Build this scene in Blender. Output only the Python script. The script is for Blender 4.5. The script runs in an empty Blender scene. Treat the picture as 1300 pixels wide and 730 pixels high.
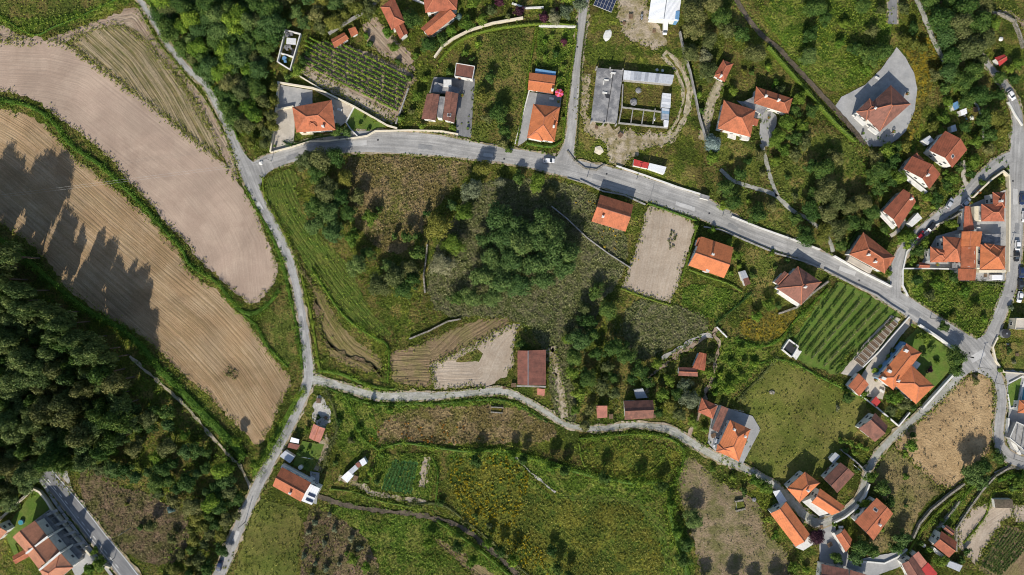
import bpy, bmesh, math, random
import numpy as np
from mathutils import Vector, Matrix, geometry
S, H = 0.3, 266.0
sc = bpy.context.scene
COL = sc.collection
random.seed(7); RNG = np.random.default_rng(11)
# ------------------------------------------------------------------ camera, sky, sun, exposure
cd = bpy.data.cameras.new('camera'); cam = bpy.data.objects.new('camera', cd); COL.objects.link(cam)
cam.location = (0, 0, H); cam.rotation_euler = (0, 0, 0)
cd.sensor_width = 36; cd.lens = 36 * H / 390.0; cd.clip_start = 1; cd.clip_end = 9000
sc.camera = cam
SUN_EL = math.radians(35); SD = Vector((-0.27, -0.963)).normalized()       # horizontal direction towards the sun
w = bpy.data.worlds.new('World'); sc.world = w; w.use_nodes = True
nt = w.node_tree; bg = nt.nodes['Background']; sky = nt.nodes.new('ShaderNodeTexSky')
sky.sky_type = 'NISHITA'; sky.sun_disc = False; sky.sun_elevation = SUN_EL
sky.sun_rotation = math.atan2(SD.x, SD.y) % (2 * math.pi)
nt.links.new(sky.outputs[0], bg.inputs[0]); bg.inputs[1].default_value = 0.125
sd = bpy.data.lights.new('sun', 'SUN'); sun = bpy.data.objects.new('sun', sd); COL.objects.link(sun)
sd.energy = 5.0; sd.angle = math.radians(0.5); sd.color = (1.0, 0.935, 0.83)
sun.rotation_euler = Vector((SD.x * math.cos(SUN_EL), SD.y * math.cos(SUN_EL), math.sin(SUN_EL))).to_track_quat('Z', 'Y').to_euler()
sun.location = (-60, -200, 200)
sc.view_settings.view_transform = 'Standard'; sc.view_settings.look = 'None'
sc.view_settings.gamma = 1.0; sc.view_settings.use_curve_mapping = False
sc.view_settings.exposure = 0.06
sc.cycles.filter_width = 1.05; sc.cycles.max_bounces = 5; sc.cycles.transparent_max_bounces = 4

# ------------------------------------------------------------------ helpers
def G(x, y, h=0.0):
    """survey point (x, y) read at height h -> metres on the site plan"""
    k = S * (1 - h / H)
    return ((x - 650) * k, (365 - y) * k)
def GV(x, y, h=0.0):
    a = G(x, y, h); return Vector((a[0], a[1], 0))
def tag(o, label=None, cat=None, group=None, kind=None):
    if label: o['label'] = label
    if cat: o['category'] = cat
    if group: o['group'] = group
    if kind: o['kind'] = kind
    return o
def empty(name, loc=(0, 0, 0), rz=0.0):
    o = bpy.data.objects.new(name, None); o.location = loc; o.rotation_euler = (0, 0, rz); o.empty_display_size = .3
    COL.objects.link(o); return o
def link(name, me, mat=None, parent=None, loc=None, rz=None):
    o = bpy.data.objects.new(name, me); COL.objects.link(o)
    if mat is not None and not me.materials: me.materials.append(mat)
    if parent is not None: o.parent = parent
    if loc is not None: o.location = loc
    if rz is not None: o.rotation_euler = (0, 0, rz)
    return o
def pydata(name, vs, fs):
    me = bpy.data.meshes.new(name); me.from_pydata([tuple(v) for v in vs], [], fs); me.update(); return me
def fattr(me, name, vals, domain='POINT'):
    a = me.attributes.new(name, 'FLOAT', domain); a.data.foreach_set('value', np.asarray(vals, dtype=np.float32))
def boxdata(vs, fs, c, s, rz=0.0):
    b = len(vs); ca, sa = math.cos(rz), math.sin(rz)
    for dz in (-.5, .5):
        for dx, dy in ((-.5, -.5), (.5, -.5), (.5, .5), (-.5, .5)):
            x, y = dx * s[0], dy * s[1]
            vs.append((c[0] + x * ca - y * sa, c[1] + x * sa + y * ca, c[2] + dz * s[2]))
    for f in ((3, 2, 1, 0), (4, 5, 6, 7), (0, 1, 5, 4), (1, 2, 6, 5), (2, 3, 7, 6), (3, 0, 4, 7)):
        fs.append(tuple(b + i for i in f))
def boxmesh(name, specs):
    vs, fs = [], []
    for sp in specs: boxdata(vs, fs, *sp)
    return pydata(name, vs, fs)
def cylmesh(name, r0, r1, z0, z1, n=10, bend=None):
    vs, fs = [], []
    for z, r in ((z0, r0), (z1, r1)):
        for i in range(n):
            a = 2 * math.pi * i / n; vs.append((r * math.cos(a), r * math.sin(a), z))
    for i in range(n):
        j = (i + 1) % n; fs.append((i, j, n + j, n + i))
    fs.append(tuple(range(n - 1, -1, -1))); fs.append(tuple(range(n, 2 * n)))
    return pydata(name, vs, fs)

# ------------------------------------------------------------------ materials
def nodes(m):
    m.use_nodes = True; return m.node_tree, m.node_tree.nodes['Principled BSDF']
def N(nt, t, **kw):
    n = nt.nodes.new(t)
    for k, v in kw.items(): setattr(n, k, v)
    return n
def mixc(nt, fac, a, b, mode='MIX'):
    n = N(nt, 'ShaderNodeMix', data_type='RGBA', blend_type=mode)
    for sock, v in ((n.inputs[0], fac), (n.inputs[6], a), (n.inputs[7], b)):
        if isinstance(v, (int, float)): sock.default_value = v
        elif isinstance(v, tuple): sock.default_value = (*v, 1)
        else: nt.links.new(v, sock)
    return n.outputs[2]
def noise(nt, vec, scale, detail=3, rough=.6, lo=0.0, hi=1.0, a=.35, b=.65, dist=0.0):
    n = N(nt, 'ShaderNodeTexNoise'); n.inputs['Scale'].default_value = scale; n.inputs['Detail'].default_value = detail
    n.inputs['Roughness'].default_value = rough; n.inputs['Distortion'].default_value = dist
    nt.links.new(vec, n.inputs['Vector'])
    m = N(nt, 'ShaderNodeMapRange'); nt.links.new(n.outputs[0], m.inputs[0])
    for i, v in enumerate((a, b, lo, hi)): m.inputs[i + 1].default_value = v
    return m.outputs[0]
def bump(nt, bs, h, strength, dist):
    b = N(nt, 'ShaderNodeBump'); b.inputs['Strength'].default_value = strength; b.inputs['Distance'].default_value = dist
    nt.links.new(h, b.inputs['Height']); nt.links.new(b.outputs[0], bs.inputs['Normal'])
def lanevec(nt, fl, fa):
    a = N(nt, 'ShaderNodeAttribute', attribute_name='lane'); b = N(nt, 'ShaderNodeAttribute', attribute_name='along')
    c = N(nt, 'ShaderNodeCombineXYZ')
    for src, f, i in ((a, fl, 0), (b, fa, 1)):
        m = N(nt, 'ShaderNodeMath', operation='MULTIPLY'); m.inputs[1].default_value = f
        nt.links.new(src.outputs['Fac'], m.inputs[0]); nt.links.new(m.outputs[0], c.inputs[i])
    return c.outputs[0], a.outputs['Fac'], b.outputs['Fac']
def ground(name, c1, c2, c3, big=.035, mid=.25, fine=1.8, var=.45, bmp=.6, streak=None, period=None, rough=.95, flecks=None, patch=(.42, .6), lum=(.9, 1.1)):
    """earth / grass / crop surface: three tones, fine speckle, optional streaks along 'along' and rows across 'lane'"""
    m = bpy.data.materials.new(name); nt, bs = nodes(m); bs.inputs['Roughness'].default_value = rough
    bs.inputs['Specular IOR Level'].default_value = .15
    pos = N(nt, 'ShaderNodeNewGeometry').outputs['Position']
    col = mixc(nt, noise(nt, pos, big, 4, .6, a=.4, b=.6), c1, c2)
    col = mixc(nt, noise(nt, pos, mid, 4, .65, a=patch[0], b=patch[1]), col, c3)
    f = noise(nt, pos, fine, 4, .75, lo=1 - var, hi=1 + var, a=.3, b=.7)
    hs = f
    if streak:
        cs, fl, fa, amt = streak
        v, la, al = lanevec(nt, fl, fa)
        s = noise(nt, v, 1.0, 3, .6, a=.4, b=.62, hi=amt)
        col = mixc(nt, s, col, cs)
        hs = s
    if period:
        per, cp, amt = period
        v, la, al = lanevec(nt, 1, 1)
        wob = noise(nt, pos, .12, 2, .5, lo=-.25 * per, hi=.25 * per, a=.3, b=.7)
        ad = N(nt, 'ShaderNodeMath', operation='ADD'); nt.links.new(la, ad.inputs[0]); nt.links.new(wob, ad.inputs[1])
        mu = N(nt, 'ShaderNodeMath', operation='MULTIPLY'); mu.inputs[1].default_value = 2 * math.pi / per; nt.links.new(ad.outputs[0], mu.inputs[0])
        si = N(nt, 'ShaderNodeMath', operation='SINE'); nt.links.new(mu.outputs[0], si.inputs[0])
        mr = N(nt, 'ShaderNodeMapRange'); nt.links.new(si.outputs[0], mr.inputs[0])
        mr.inputs[1].default_value = -.2; mr.inputs[2].default_value = 1; mr.inputs[3].default_value = 0; mr.inputs[4].default_value = amt
        gate = N(nt, 'ShaderNodeMath', operation='MULTIPLY'); nt.links.new(mr.outputs[0], gate.inputs[0])
        nt.links.new(noise(nt, pos, .9, 3, .7, a=.35, b=.6), gate.inputs[1])
        col = mixc(nt, gate.outputs[0], col, cp)
    if flecks:
        cf, sc_, th = flecks
        col = mixc(nt, noise(nt, pos, sc_, 2, .6, a=th, b=th + .05), col, cf)
    g = N(nt, 'ShaderNodeCombineXYZ')
    for i in range(3): nt.links.new(f, g.inputs[i])
    col = mixc(nt, 1.0, col, g.outputs[0], 'MULTIPLY')
    l_ = noise(nt, pos, .055, 4, .6, lo=lum[0], hi=lum[1], a=.36, b=.64, dist=.6); g2 = N(nt, 'ShaderNodeCombineXYZ')
    for i in range(3): nt.links.new(l_, g2.inputs[i])
    col = mixc(nt, 1.0, col, g2.outputs[0], 'MULTIPLY')
    nt.links.new(col, bs.inputs['Base Color'])
    if bmp: bump(nt, bs, hs if streak else f, bmp, .5)
    return m
def plain(name, c, rough=.7, metal=0.0, var=.15, scale=1.2, c2=None, emit=None, spec=.4, bmp=0.0, th=(.45, .62)):
    m = bpy.data.materials.new(name); nt, bs = nodes(m); bs.inputs['Roughness'].default_value = rough
    bs.inputs['Metallic'].default_value = metal; bs.inputs['Specular IOR Level'].default_value = spec
    pos = N(nt, 'ShaderNodeNewGeometry').outputs['Position']
    a = tuple(v * (1 - var) for v in c); b = tuple(min(1, v * (1 + var)) for v in c)
    f = noise(nt, pos, scale, 4, .65, a=.3, b=.7)
    col = mixc(nt, f, a, b)
    if c2: col = mixc(nt, noise(nt, pos, scale * .6, 5, .7, a=th[0], b=th[1]), col, c2)
    nt.links.new(col, bs.inputs['Base Color'])
    if bmp: bump(nt, bs, f, bmp, .2)
    return m
def roofmat(name, c, old=.25, c2=None):
    m = bpy.data.materials.new(name); nt, bs = nodes(m); bs.inputs['Roughness'].default_value = .8
    bs.inputs['Specular IOR Level'].default_value = .25
    pos = N(nt, 'ShaderNodeNewGeometry').outputs['Position']
    v, la, al = lanevec(nt, .25, 2.2)
    streak = noise(nt, v, 1.0, 3, .7, a=.35, b=.68)
    dark = c2 or (c[0] * .36, c[1] * .45, c[2] * .5)
    col = mixc(nt, noise(nt, pos, 3.0, 3, .7, a=.3, b=.7), tuple(x * .86 for x in c), tuple(min(1, x * 1.14) for x in c))
    k = N(nt, 'ShaderNodeMath', operation='MULTIPLY'); k.inputs[1].default_value = old; nt.links.new(streak, k.inputs[0])
    col = mixc(nt, k.outputs[0], col, dark)
    k2 = N(nt, 'ShaderNodeMath', operation='MULTIPLY'); k2.inputs[1].default_value = min(.8, old * 1.25)
    nt.links.new(noise(nt, pos, .4, 5, .75, a=.46, b=.62), k2.inputs[0]); col = mixc(nt, k2.outputs[0], col, dark)
    oi = N(nt, 'ShaderNodeObjectInfo'); mr = N(nt, 'ShaderNodeMapRange'); nt.links.new(oi.outputs['Random'], mr.inputs[0])
    mr.inputs[3].default_value = .84; mr.inputs[4].default_value = 1.16
    g = N(nt, 'ShaderNodeCombineXYZ')
    for i in range(3): nt.links.new(mr.outputs[0], g.inputs[i])
    col = mixc(nt, 1.0, col, g.outputs[0], 'MULTIPLY')
    nt.links.new(col, bs.inputs['Base Color'])
    # channels between the tile courses
    mu = N(nt, 'ShaderNodeMath', operation='MULTIPLY'); mu.inputs[1].default_value = 2 * math.pi / .42; nt.links.new(al, mu.inputs[0])
    si = N(nt, 'ShaderNodeMath', operation='SINE'); nt.links.new(mu.outputs[0], si.inputs[0]); bump(nt, bs, si.outputs[0], .35, .05)
    return m
def leafmat(name, c1, c2, c3, trans=.18, rnd=.35):
    m = bpy.data.materials.new(name); nt, bs = nodes(m); bs.inputs['Roughness'].default_value = .65
    bs.inputs['Specular IOR Level'].default_value = .2
    t = N(nt, 'ShaderNodeAttribute', attribute_name='tone').outputs['Fac']
    r = N(nt, 'ShaderNodeValToRGB'); e = r.color_ramp.elements
    e[0].position = 0; e[0].color = (*c1, 1); e[1].position = 1; e[1].color = (*c3, 1); x = e.new(.5); x.color = (*c2, 1)
    nt.links.new(t, r.inputs[0])
    oi = N(nt, 'ShaderNodeObjectInfo'); mr = N(nt, 'ShaderNodeMapRange'); nt.links.new(oi.outputs['Random'], mr.inputs[0])
    mr.inputs[3].default_value = 1 - rnd; mr.inputs[4].default_value = 1 + rnd
    mr2 = N(nt, 'ShaderNodeMath', operation='POWER'); nt.links.new(mr.outputs[0], mr2.inputs[0]); mr2.inputs[1].default_value = .6
    g = N(nt, 'ShaderNodeCombineXYZ'); nt.links.new(mr.outputs[0], g.inputs[0]); nt.links.new(mr2.outputs[0], g.inputs[1]); nt.links.new(mr2.outputs[0], g.inputs[2])
    col = mixc(nt, 1.0, r.outputs[0], g.outputs[0], 'MULTIPLY')
    nt.links.new(col, bs.inputs['Base Color'])
    tr = N(nt, 'ShaderNodeBsdfTranslucent'); nt.links.new(col, tr.inputs[0])
    mx = N(nt, 'ShaderNodeMixShader'); mx.inputs[0].default_value = trans
    nt.links.new(bs.outputs[0], mx.inputs[1]); nt.links.new(tr.outputs[0], mx.inputs[2])
    nt.links.new(mx.outputs[0], nt.nodes['Material Output'].inputs[0])
    return m

M = {}
# ground covers (albedo)
M['grass'] = ground('rough_grass', (.135, .16, .02), (.075, .11, .015), (.21, .175, .05), big=.05, mid=.13, fine=1.3, var=.7, bmp=1.0, flecks=((.26, .28, .04), .5, .62), patch=(.47, .56), lum=(.6, 1.4))
M['even'] = ground('even_meadow', (.115, .13, .024), (.09, .11, .02), (.16, .15, .04), big=.03, mid=.07, fine=1.8, var=.3, bmp=.5, lum=(.75, 1.25))
M['lush'] = ground('lush_grass', (.11, .18, .02), (.075, .135, .016), (.2, .22, .045), big=.05, mid=.15, fine=1.2, var=.7, bmp=1.0, patch=(.48, .56), lum=(.65, 1.3))
M['olive'] = ground('olive_meadow', (.135, .155, .027), (.095, .125, .022), (.21, .175, .052), big=.05, mid=.12, fine=1.4, var=.55, bmp=.9, patch=(.46, .56), lum=(.7, 1.3))
M['brown_meadow'] = ground('dry_meadow', (.19, .15, .05), (.13, .14, .03), (.28, .205, .1), big=.06, mid=.12, fine=1.2, var=.65, bmp=.9, patch=(.46, .56), lum=(.7, 1.25))
M['dry_meadow'] = ground('parched_meadow', (.28, .205, .1), (.22, .17, .075), (.16, .15, .045), mid=.12, fine=1.2, var=.4, bmp=.7, lum=(.8, 1.2))
M['mossy'] = ground('grey_green_scrub', (.135, .145, .05), (.1, .125, .035), (.2, .185, .1), mid=.3, fine=1.3, var=.7, bmp=1.0)
M['flower'] = ground('flowering_meadow', (.095, .14, .02), (.065, .1, .015), (.17, .165, .025), big=.05, mid=.12, fine=1.2, var=.6, bmp=.9, flecks=((.4, .3, .01), .9, .7), lum=(.65, 1.3))
M['yellow'] = ground('yellow_flowers', (.3, .22, .02), (.22, .17, .03), (.1, .09, .02), mid=.4, fine=1.2, var=.5, bmp=.9)
M['plowed'] = ground('ploughed_soil', (.4, .3, .232), (.36, .268, .205), (.425, .325, .25), mid=.12, fine=2.0, var=.11, bmp=.18, streak=((.33, .245, .185), 1.3, .04, .35), lum=(.86, 1.1))
M['verge'] = ground('bare_field_edge', (.34, .25, .19), (.29, .21, .15), (.38, .3, .22), fine=1.6, var=.2, bmp=.4, streak=((.2, .15, .1), 1.1, .08, .6))
M['stubble'] = ground('stubble_field', (.355, .24, .14), (.305, .205, .115), (.38, .275, .17), mid=.1, fine=1.8, var=.22, bmp=.4, streak=((.215, .155, .075), 1.3, .035, .6), period=(3.1, (.22, .14, .075), .3), lum=(.8, 1.16))
M['striped'] = ground('mown_field', (.12, .11, .038), (.095, .095, .03), (.2, .155, .07), fine=1.5, var=.35, bmp=.5, streak=((.33, .26, .17), 1.0, .035, .85))
M['tan_strip'] = ground('tan_field', (.26, .19, .1), (.15, .13, .045), (.22, .16, .08), fine=1.4, var=.3, bmp=.5, streak=((.12, .11, .03), .8, .05, .7))
M['mown_green'] = ground('green_field', (.07, .12, .017), (.09, .12, .02), (.12, .13, .028), fine=1.2, var=.55, bmp=.7, streak=((.04, .075, .01), 1.2, .09, .5))
M['pale'] = ground('pale_tilled_soil', (.44, .37, .29), (.39, .32, .25), (.37, .3, .23), fine=1.6, var=.18, bmp=.3, streak=((.33, .26, .19), 1.3, .05, .5))
M['brown'] = ground('brown_soil', (.26, .185, .11), (.21, .15, .085), (.2, .17, .07), mid=.15, fine=1.4, var=.35, bmp=.6, streak=((.14, .1, .055), 1.3, .08, .6))
M['clearing'] = ground('scrub_clearing', (.23, .16, .1), (.18, .125, .075), (.1, .1, .03), mid=.16, fine=1.2, var=.5, bmp=1.0, lum=(.75, 1.25))
M['earth'] = ground('stony_earth', (.29, .22, .14), (.24, .18, .11), (.15, .14, .055), mid=.16, fine=1.4, var=.35, bmp=.7, flecks=((.5, .45, .38), 1.2, .72))
M['straw'] = ground('flattened_straw', (.45, .32, .175), (.39, .27, .14), (.33, .225, .115), mid=.2, fine=1.2, var=.22, bmp=.8, lum=(.85, 1.12))
M['dirt'] = ground('pale_dirt', (.44, .37, .28), (.37, .3, .22), (.24, .2, .1), mid=.3, fine=1.6, var=.3, bmp=.5)
M['gravel'] = ground('gravel', (.42, .4, .36), (.36, .34, .3), (.47, .45, .41), fine=2.4, var=.3, bmp=.5)
M['concrete'] = ground('concrete_yard', (.33, .33, .325), (.29, .29, .285), (.37, .365, .355), mid=.2, fine=2.0, var=.12, bmp=.15)
M['paving'] = ground('pale_paving', (.45, .4, .33), (.4, .36, .3), (.5, .45, .38), fine=2.5, var=.14, bmp=.2)
M['dark_lane'] = ground('dark_path', (.11, .09, .065), (.085, .075, .05), (.14, .11, .08), fine=1.6, var=.3, bmp=.6)  # dark brown path; along the tall hedge it stands in for shading
M['lawn'] = ground('mown_lawn', (.085, .15, .022), (.1, .165, .028), (.125, .165, .036), fine=1.8, var=.25, bmp=.4)
M['asphalt'] = ground('worn_asphalt', (.355, .345, .325), (.305, .298, .285), (.4, .39, .37), big=.06, mid=.25, fine=2.2, var=.16, bmp=.15, streak=((.235, .23, .22), .9, .04, .7), rough=.9, lum=(.86, 1.12))
M['asphalt2'] = ground('grey_asphalt', (.2, .2, .2), (.175, .175, .178), (.225, .225, .225), big=.06, mid=.4, fine=2.5, var=.12, bmp=.15, streak=((.15, .15, .153), .9, .05, .5), rough=.9)
M['track'] = ground('dirt_track', (.47, .4, .31), (.4, .34, .26), (.32, .28, .18), mid=.5, fine=1.8, var=.28, bmp=.4, streak=((.26, .23, .12), 1.2, .12, .6))
M['laneway'] = ground('concrete_lane', (.42, .41, .375), (.37, .355, .325), (.3, .3, .24), mid=.4, fine=2.2, var=.22, bmp=.25, streak=((.25, .25, .2), 1.0, .15, .5))
M['dark_crop'] = ground('vegetable_leaves', (.035, .11, .03), (.05, .135, .035), (.07, .15, .04), fine=1.6, var=.5, bmp=.8)
M['patch'] = ground('asphalt_repair', (.23, .228, .225), (.2, .2, .2), (.26, .26, .255), fine=2.5, var=.15, bmp=.15)
M['lpatch'] = ground('pale_repair', (.46, .45, .43), (.42, .415, .4), (.5, .49, .47), fine=2.5, var=.12, bmp=.15)
# built things
M['white'] = plain('white_render', (.66, .65, .61), .85, var=.1, c2=(.48, .46, .41), th=(.5, .75))
M['cream'] = plain('cream_render', (.66, .59, .45), .85, var=.08, c2=(.45, .4, .3), th=(.55, .8))
M['greyw'] = plain('grey_render', (.33, .32, .3), .9, var=.12, c2=(.2, .19, .17))
M['stone'] = plain('fieldstone', (.3, .27, .23), .95, var=.45, scale=2.2, c2=(.12, .12, .07), bmp=.8)
M['slab'] = plain('stained_concrete', (.17, .17, .175), .9, var=.25, scale=.5, c2=(.33, .32, .31), bmp=.1)
M['r_orange'] = roofmat('new_orange_tile', (.62, .2, .08), .28)
M['r_salmon'] = roofmat('salmon_tile', (.5, .215, .125), .35)
M['r_terra'] = roofmat('terracotta_tile', (.47, .15, .072), .42)
M['r_red'] = roofmat('red_clay_tile', (.4, .122, .066), .45)
M['r_old'] = roofmat('weathered_tile', (.26, .115, .082), .55)
M['r_brown'] = roofmat('brown_tile', (.2, .085, .06), .5)
M['r_pink'] = roofmat('pinkish_tile', (.5, .2, .14), .3)
M['r_metal'] = roofmat('pale_metal_sheet', (.45, .47, .5), .25, (.25, .26, .28))
M['r_white'] = roofmat('white_metal_sheet', (.75, .76, .77), .15, (.45, .46, .48))
M['r_redm'] = roofmat('red_metal_sheet', (.45, .05, .045), .25)
M['r_rust'] = roofmat('rust_sheet', (.25, .1, .072), .45)
M['ridge'] = plain('ridge_tile', (.42, .15, .08), .8, var=.3)
M['ridge_d'] = plain('worn_ridge_tile', (.23, .1, .07), .85, var=.3)
M['glass'] = plain('window_glass', (.035, .045, .055), .12, var=.3, spec=.6)
M['frame'] = plain('window_frame', (.6, .59, .56), .5, var=.05)
M['door'] = plain('painted_door', (.16, .07, .035), .6, var=.2)
M['metal'] = plain('galvanised_metal', (.4, .41, .42), .45, metal=.6, var=.15)
M['dark_metal'] = plain('dark_metal', (.05, .05, .052), .5, metal=.3)
M['rubber'] = plain('tyre_rubber', (.02, .02, .02), .85)
M['wood'] = plain('timber', (.2, .13, .08), .85, var=.3)
M['bark'] = plain('bark', (.11, .08, .055), .95, var=.35, scale=3, bmp=.5)
M['soil'] = plain('bed_soil', (.12, .08, .05), .95, var=.3)
M['blue'] = plain('blue_sheet', (.13, .27, .45), .45, var=.2)
M['solar'] = plain('solar_cell', (.025, .035, .07), .2, var=.15, spec=.7)
M['sh1'] = plain('bleached_sheet', (.5, .52, .55), .5, var=.15)
M['sh2'] = plain('dull_sheet', (.34, .36, .39), .55, var=.2)
M['sh3'] = plain('white_sheet', (.66, .67, .68), .5, var=.12)
M['sh4'] = plain('faded_blue_sheet', (.2, .32, .44), .5, var=.2)
M['pool'] = plain('pool_water', (.06, .28, .33), .08, var=.1, spec=.6)
M['redp'] = plain('red_paint', (.5, .05, .04), .5)
M['pinkp'] = plain('pink_canvas', (.75, .13, .28), .7)
M['orangep'] = plain('orange_plastic', (.8, .25, .03), .6)
M['paint'] = plain('road_paint', (.72, .72, .7), .7, var=.12, scale=3)
M['junk'] = plain('scrap', (.2, .2, .21), .7, var=.5, scale=2)
LEAF = {
 'dark': leafmat('dark_leaves', (.03, .068, .012), (.06, .12, .02), (.135, .2, .04)),
 'deep': leafmat('oak_leaves', (.04, .085, .02), (.085, .15, .036), (.165, .235, .065)),
 'light': leafmat('fresh_leaves', (.07, .125, .012), (.125, .2, .022), (.22, .29, .04)),
 'olive': leafmat('olive_leaves', (.06, .078, .02), (.12, .14, .04), (.23, .235, .085)),
 'grey': leafmat('grey_green_leaves', (.1, .12, .06), (.17, .19, .1), (.28, .29, .17)),
 'wood': leafmat('pine_wood_leaves', (.045, .08, .024), (.105, .16, .042), (.24, .29, .095), rnd=.22),
 'yellow': leafmat('yellowing_leaves', (.09, .11, .016), (.155, .165, .028), (.25, .25, .045), rnd=.2),
 'purple': leafmat('plum_leaves', (.045, .012, .024), (.08, .022, .04), (.14, .05, .065)),
 'blue': leafmat('spruce_needles', (.07, .13, .11), (.14, .22, .2), (.27, .37, .34)),
 'bramble': leafmat('bramble_leaves', (.05, .11, .01), (.12, .215, .02), (.26, .36, .04)),
 'weed': leafmat('weed_leaves', (.07, .1, .015), (.15, .185, .028), (.29, .3, .065)),
 'lweed': leafmat('green_weed_leaves', (.085, .14, .013), (.18, .25, .026), (.33, .38, .055)),
 'dweed': leafmat('dry_weed_stalks', (.11, .1, .035), (.2, .17, .07), (.34, .29, .14)),
 'mweed': leafmat('mossy_weed_tufts', (.1, .125, .04), (.175, .2, .07), (.31, .33, .155)),
 'yflower': leafmat('yellow_blossom', (.3, .22, .01), (.45, .32, .015), (.6, .42, .02)),
 'rflower': leafmat('orange_blossom', (.3, .12, .015), (.38, .17, .02), (.45, .25, .03)),
 'straw': leafmat('straw_stalks', (.26, .18, .1), (.38, .27, .155), (.47, .35, .21)),
}

# ------------------------------------------------------------------ flat sheets: fields, yards, lawns
ZI = [0]; SHEETS = []; EDGES = []
def nextz():
    ZI[0] += 1; return .004 * ZI[0]
def inpoly(P, px, py):
    P = np.asarray(P); x, y = np.asarray(px), np.asarray(py); ins = np.zeros(x.shape, bool); j = len(P) - 1
    for i in range(len(P)):
        xi, yi, xj, yj = *P[i], *P[j]
        c = ((yi > y) != (yj > y)) & (x < (xj - xi) * (y - yi) / (yj - yi + 1e-12) + xi); ins ^= c; j = i
    return ins
def project(guide, pts):
    """signed distance from, and distance along, a guide line"""
    g = np.array(guide, float)
    d0 = g[0] - g[1]; d1 = g[-1] - g[-2]
    g = np.vstack([g[0] + d0 / np.linalg.norm(d0) * 300, g, g[-1] + d1 / np.linalg.norm(d1) * 300])
    best = np.full(len(pts), 1e9); lane = np.zeros(len(pts)); al = np.zeros(len(pts)); acc = 0
    for a, b in zip(g[:-1], g[1:]):
        v = b - a; L = np.linalg.norm(v); u = v / L; r = pts - a
        t = np.clip(r @ u, 0, L); q = a + np.outer(t, u); d = np.linalg.norm(pts - q, axis=1)
        s = np.sign(u[0] * r[:, 1] - u[1] * r[:, 0]); k = d < best
        best[k] = d[k]; lane[k] = (s * d)[k]; al[k] = (acc + t)[k]; acc += L
    return lane, al
def jitter_ring(P, step, amp):
    out = []; n = len(P)
    for i in range(n):
        a, b = np.array(P[i]), np.array(P[(i + 1) % n]); L = np.linalg.norm(b - a); k = max(1, int(L / step))
        nn = np.array([-(b - a)[1], (b - a)[0]]) / (L + 1e-9)
        for j in range(k):
            p = a + (b - a) * j / k
            out.append(p + nn * random.gauss(0, amp))
    return out
def smooth_ring(P, it=1):
    for _ in range(it):
        Q = []
        for i in range(len(P)):
            a, b = P[i], P[(i + 1) % len(P)]
            Q += [(.75 * a[0] + .25 * b[0], .75 * a[1] + .25 * b[1]), (.25 * a[0] + .75 * b[0], .25 * a[1] + .75 * b[1])]
        P = Q
    return P
def sheet(name, px, mat, guide=None, amp=.35, smooth=1, step=1.0, grid=4.0, z=None, label=None):
    P = [G(*p) for p in px]
    if smooth: P = smooth_ring(P, smooth)
    ring = jitter_ring(P, step, amp) if amp > 0 else [np.array(p) for p in P]
    SHEETS.append((mat, np.array(ring)))
    n = len(ring); pts = [Vector(p) for p in ring]
    if guide is not None:
        A = np.array(ring); x0, y0 = A.min(0); x1, y1 = A.max(0)
        gx, gy = np.meshgrid(np.arange(x0, x1, grid), np.arange(y0, y1, grid)); gx, gy = gx.ravel(), gy.ravel()
        ins = inpoly(A, gx, gy); pts += [Vector((a, b)) for a, b in zip(gx[ins], gy[ins])]
    vo, _, fo, *_ = geometry.delaunay_2d_cdt(pts, [], [list(range(n))], 1, 1e-4)
    z = nextz() if z is None else z
    me = pydata(name, [(v.x, v.y, z) for v in vo], [tuple(f) for f in fo])
    if me.polygons and me.polygons[0].normal.z < 0: me.flip_normals()
    if guide is not None:
        lane, al = project([G(*p) for p in guide], np.array([(v.x, v.y) for v in vo]))
        fattr(me, 'lane', lane); fattr(me, 'along', al)
    o = link(name, me, M[mat]); o['kind'] = 'structure'
    if label: o['label'] = label
    return o
def catmull(P, step):
    P = [np.array(p, float) for p in P]; Q = [2 * P[0] - P[1]] + P + [2 * P[-1] - P[-2]]; out = []
    for i in range(1, len(Q) - 2):
        a, b, c, d = Q[i - 1:i + 3]; L = np.linalg.norm((c - b)[:2]); k = max(1, int(L / step))
        for j in range(k):
            t = j / k; out.append(.5 * (2 * b + (c - a) * t + (2 * a - 5 * b + 4 * c - d) * t * t + (3 * b - a - 3 * c + d) * t ** 3))
    out.append(P[-1]); return np.array(out)
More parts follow.
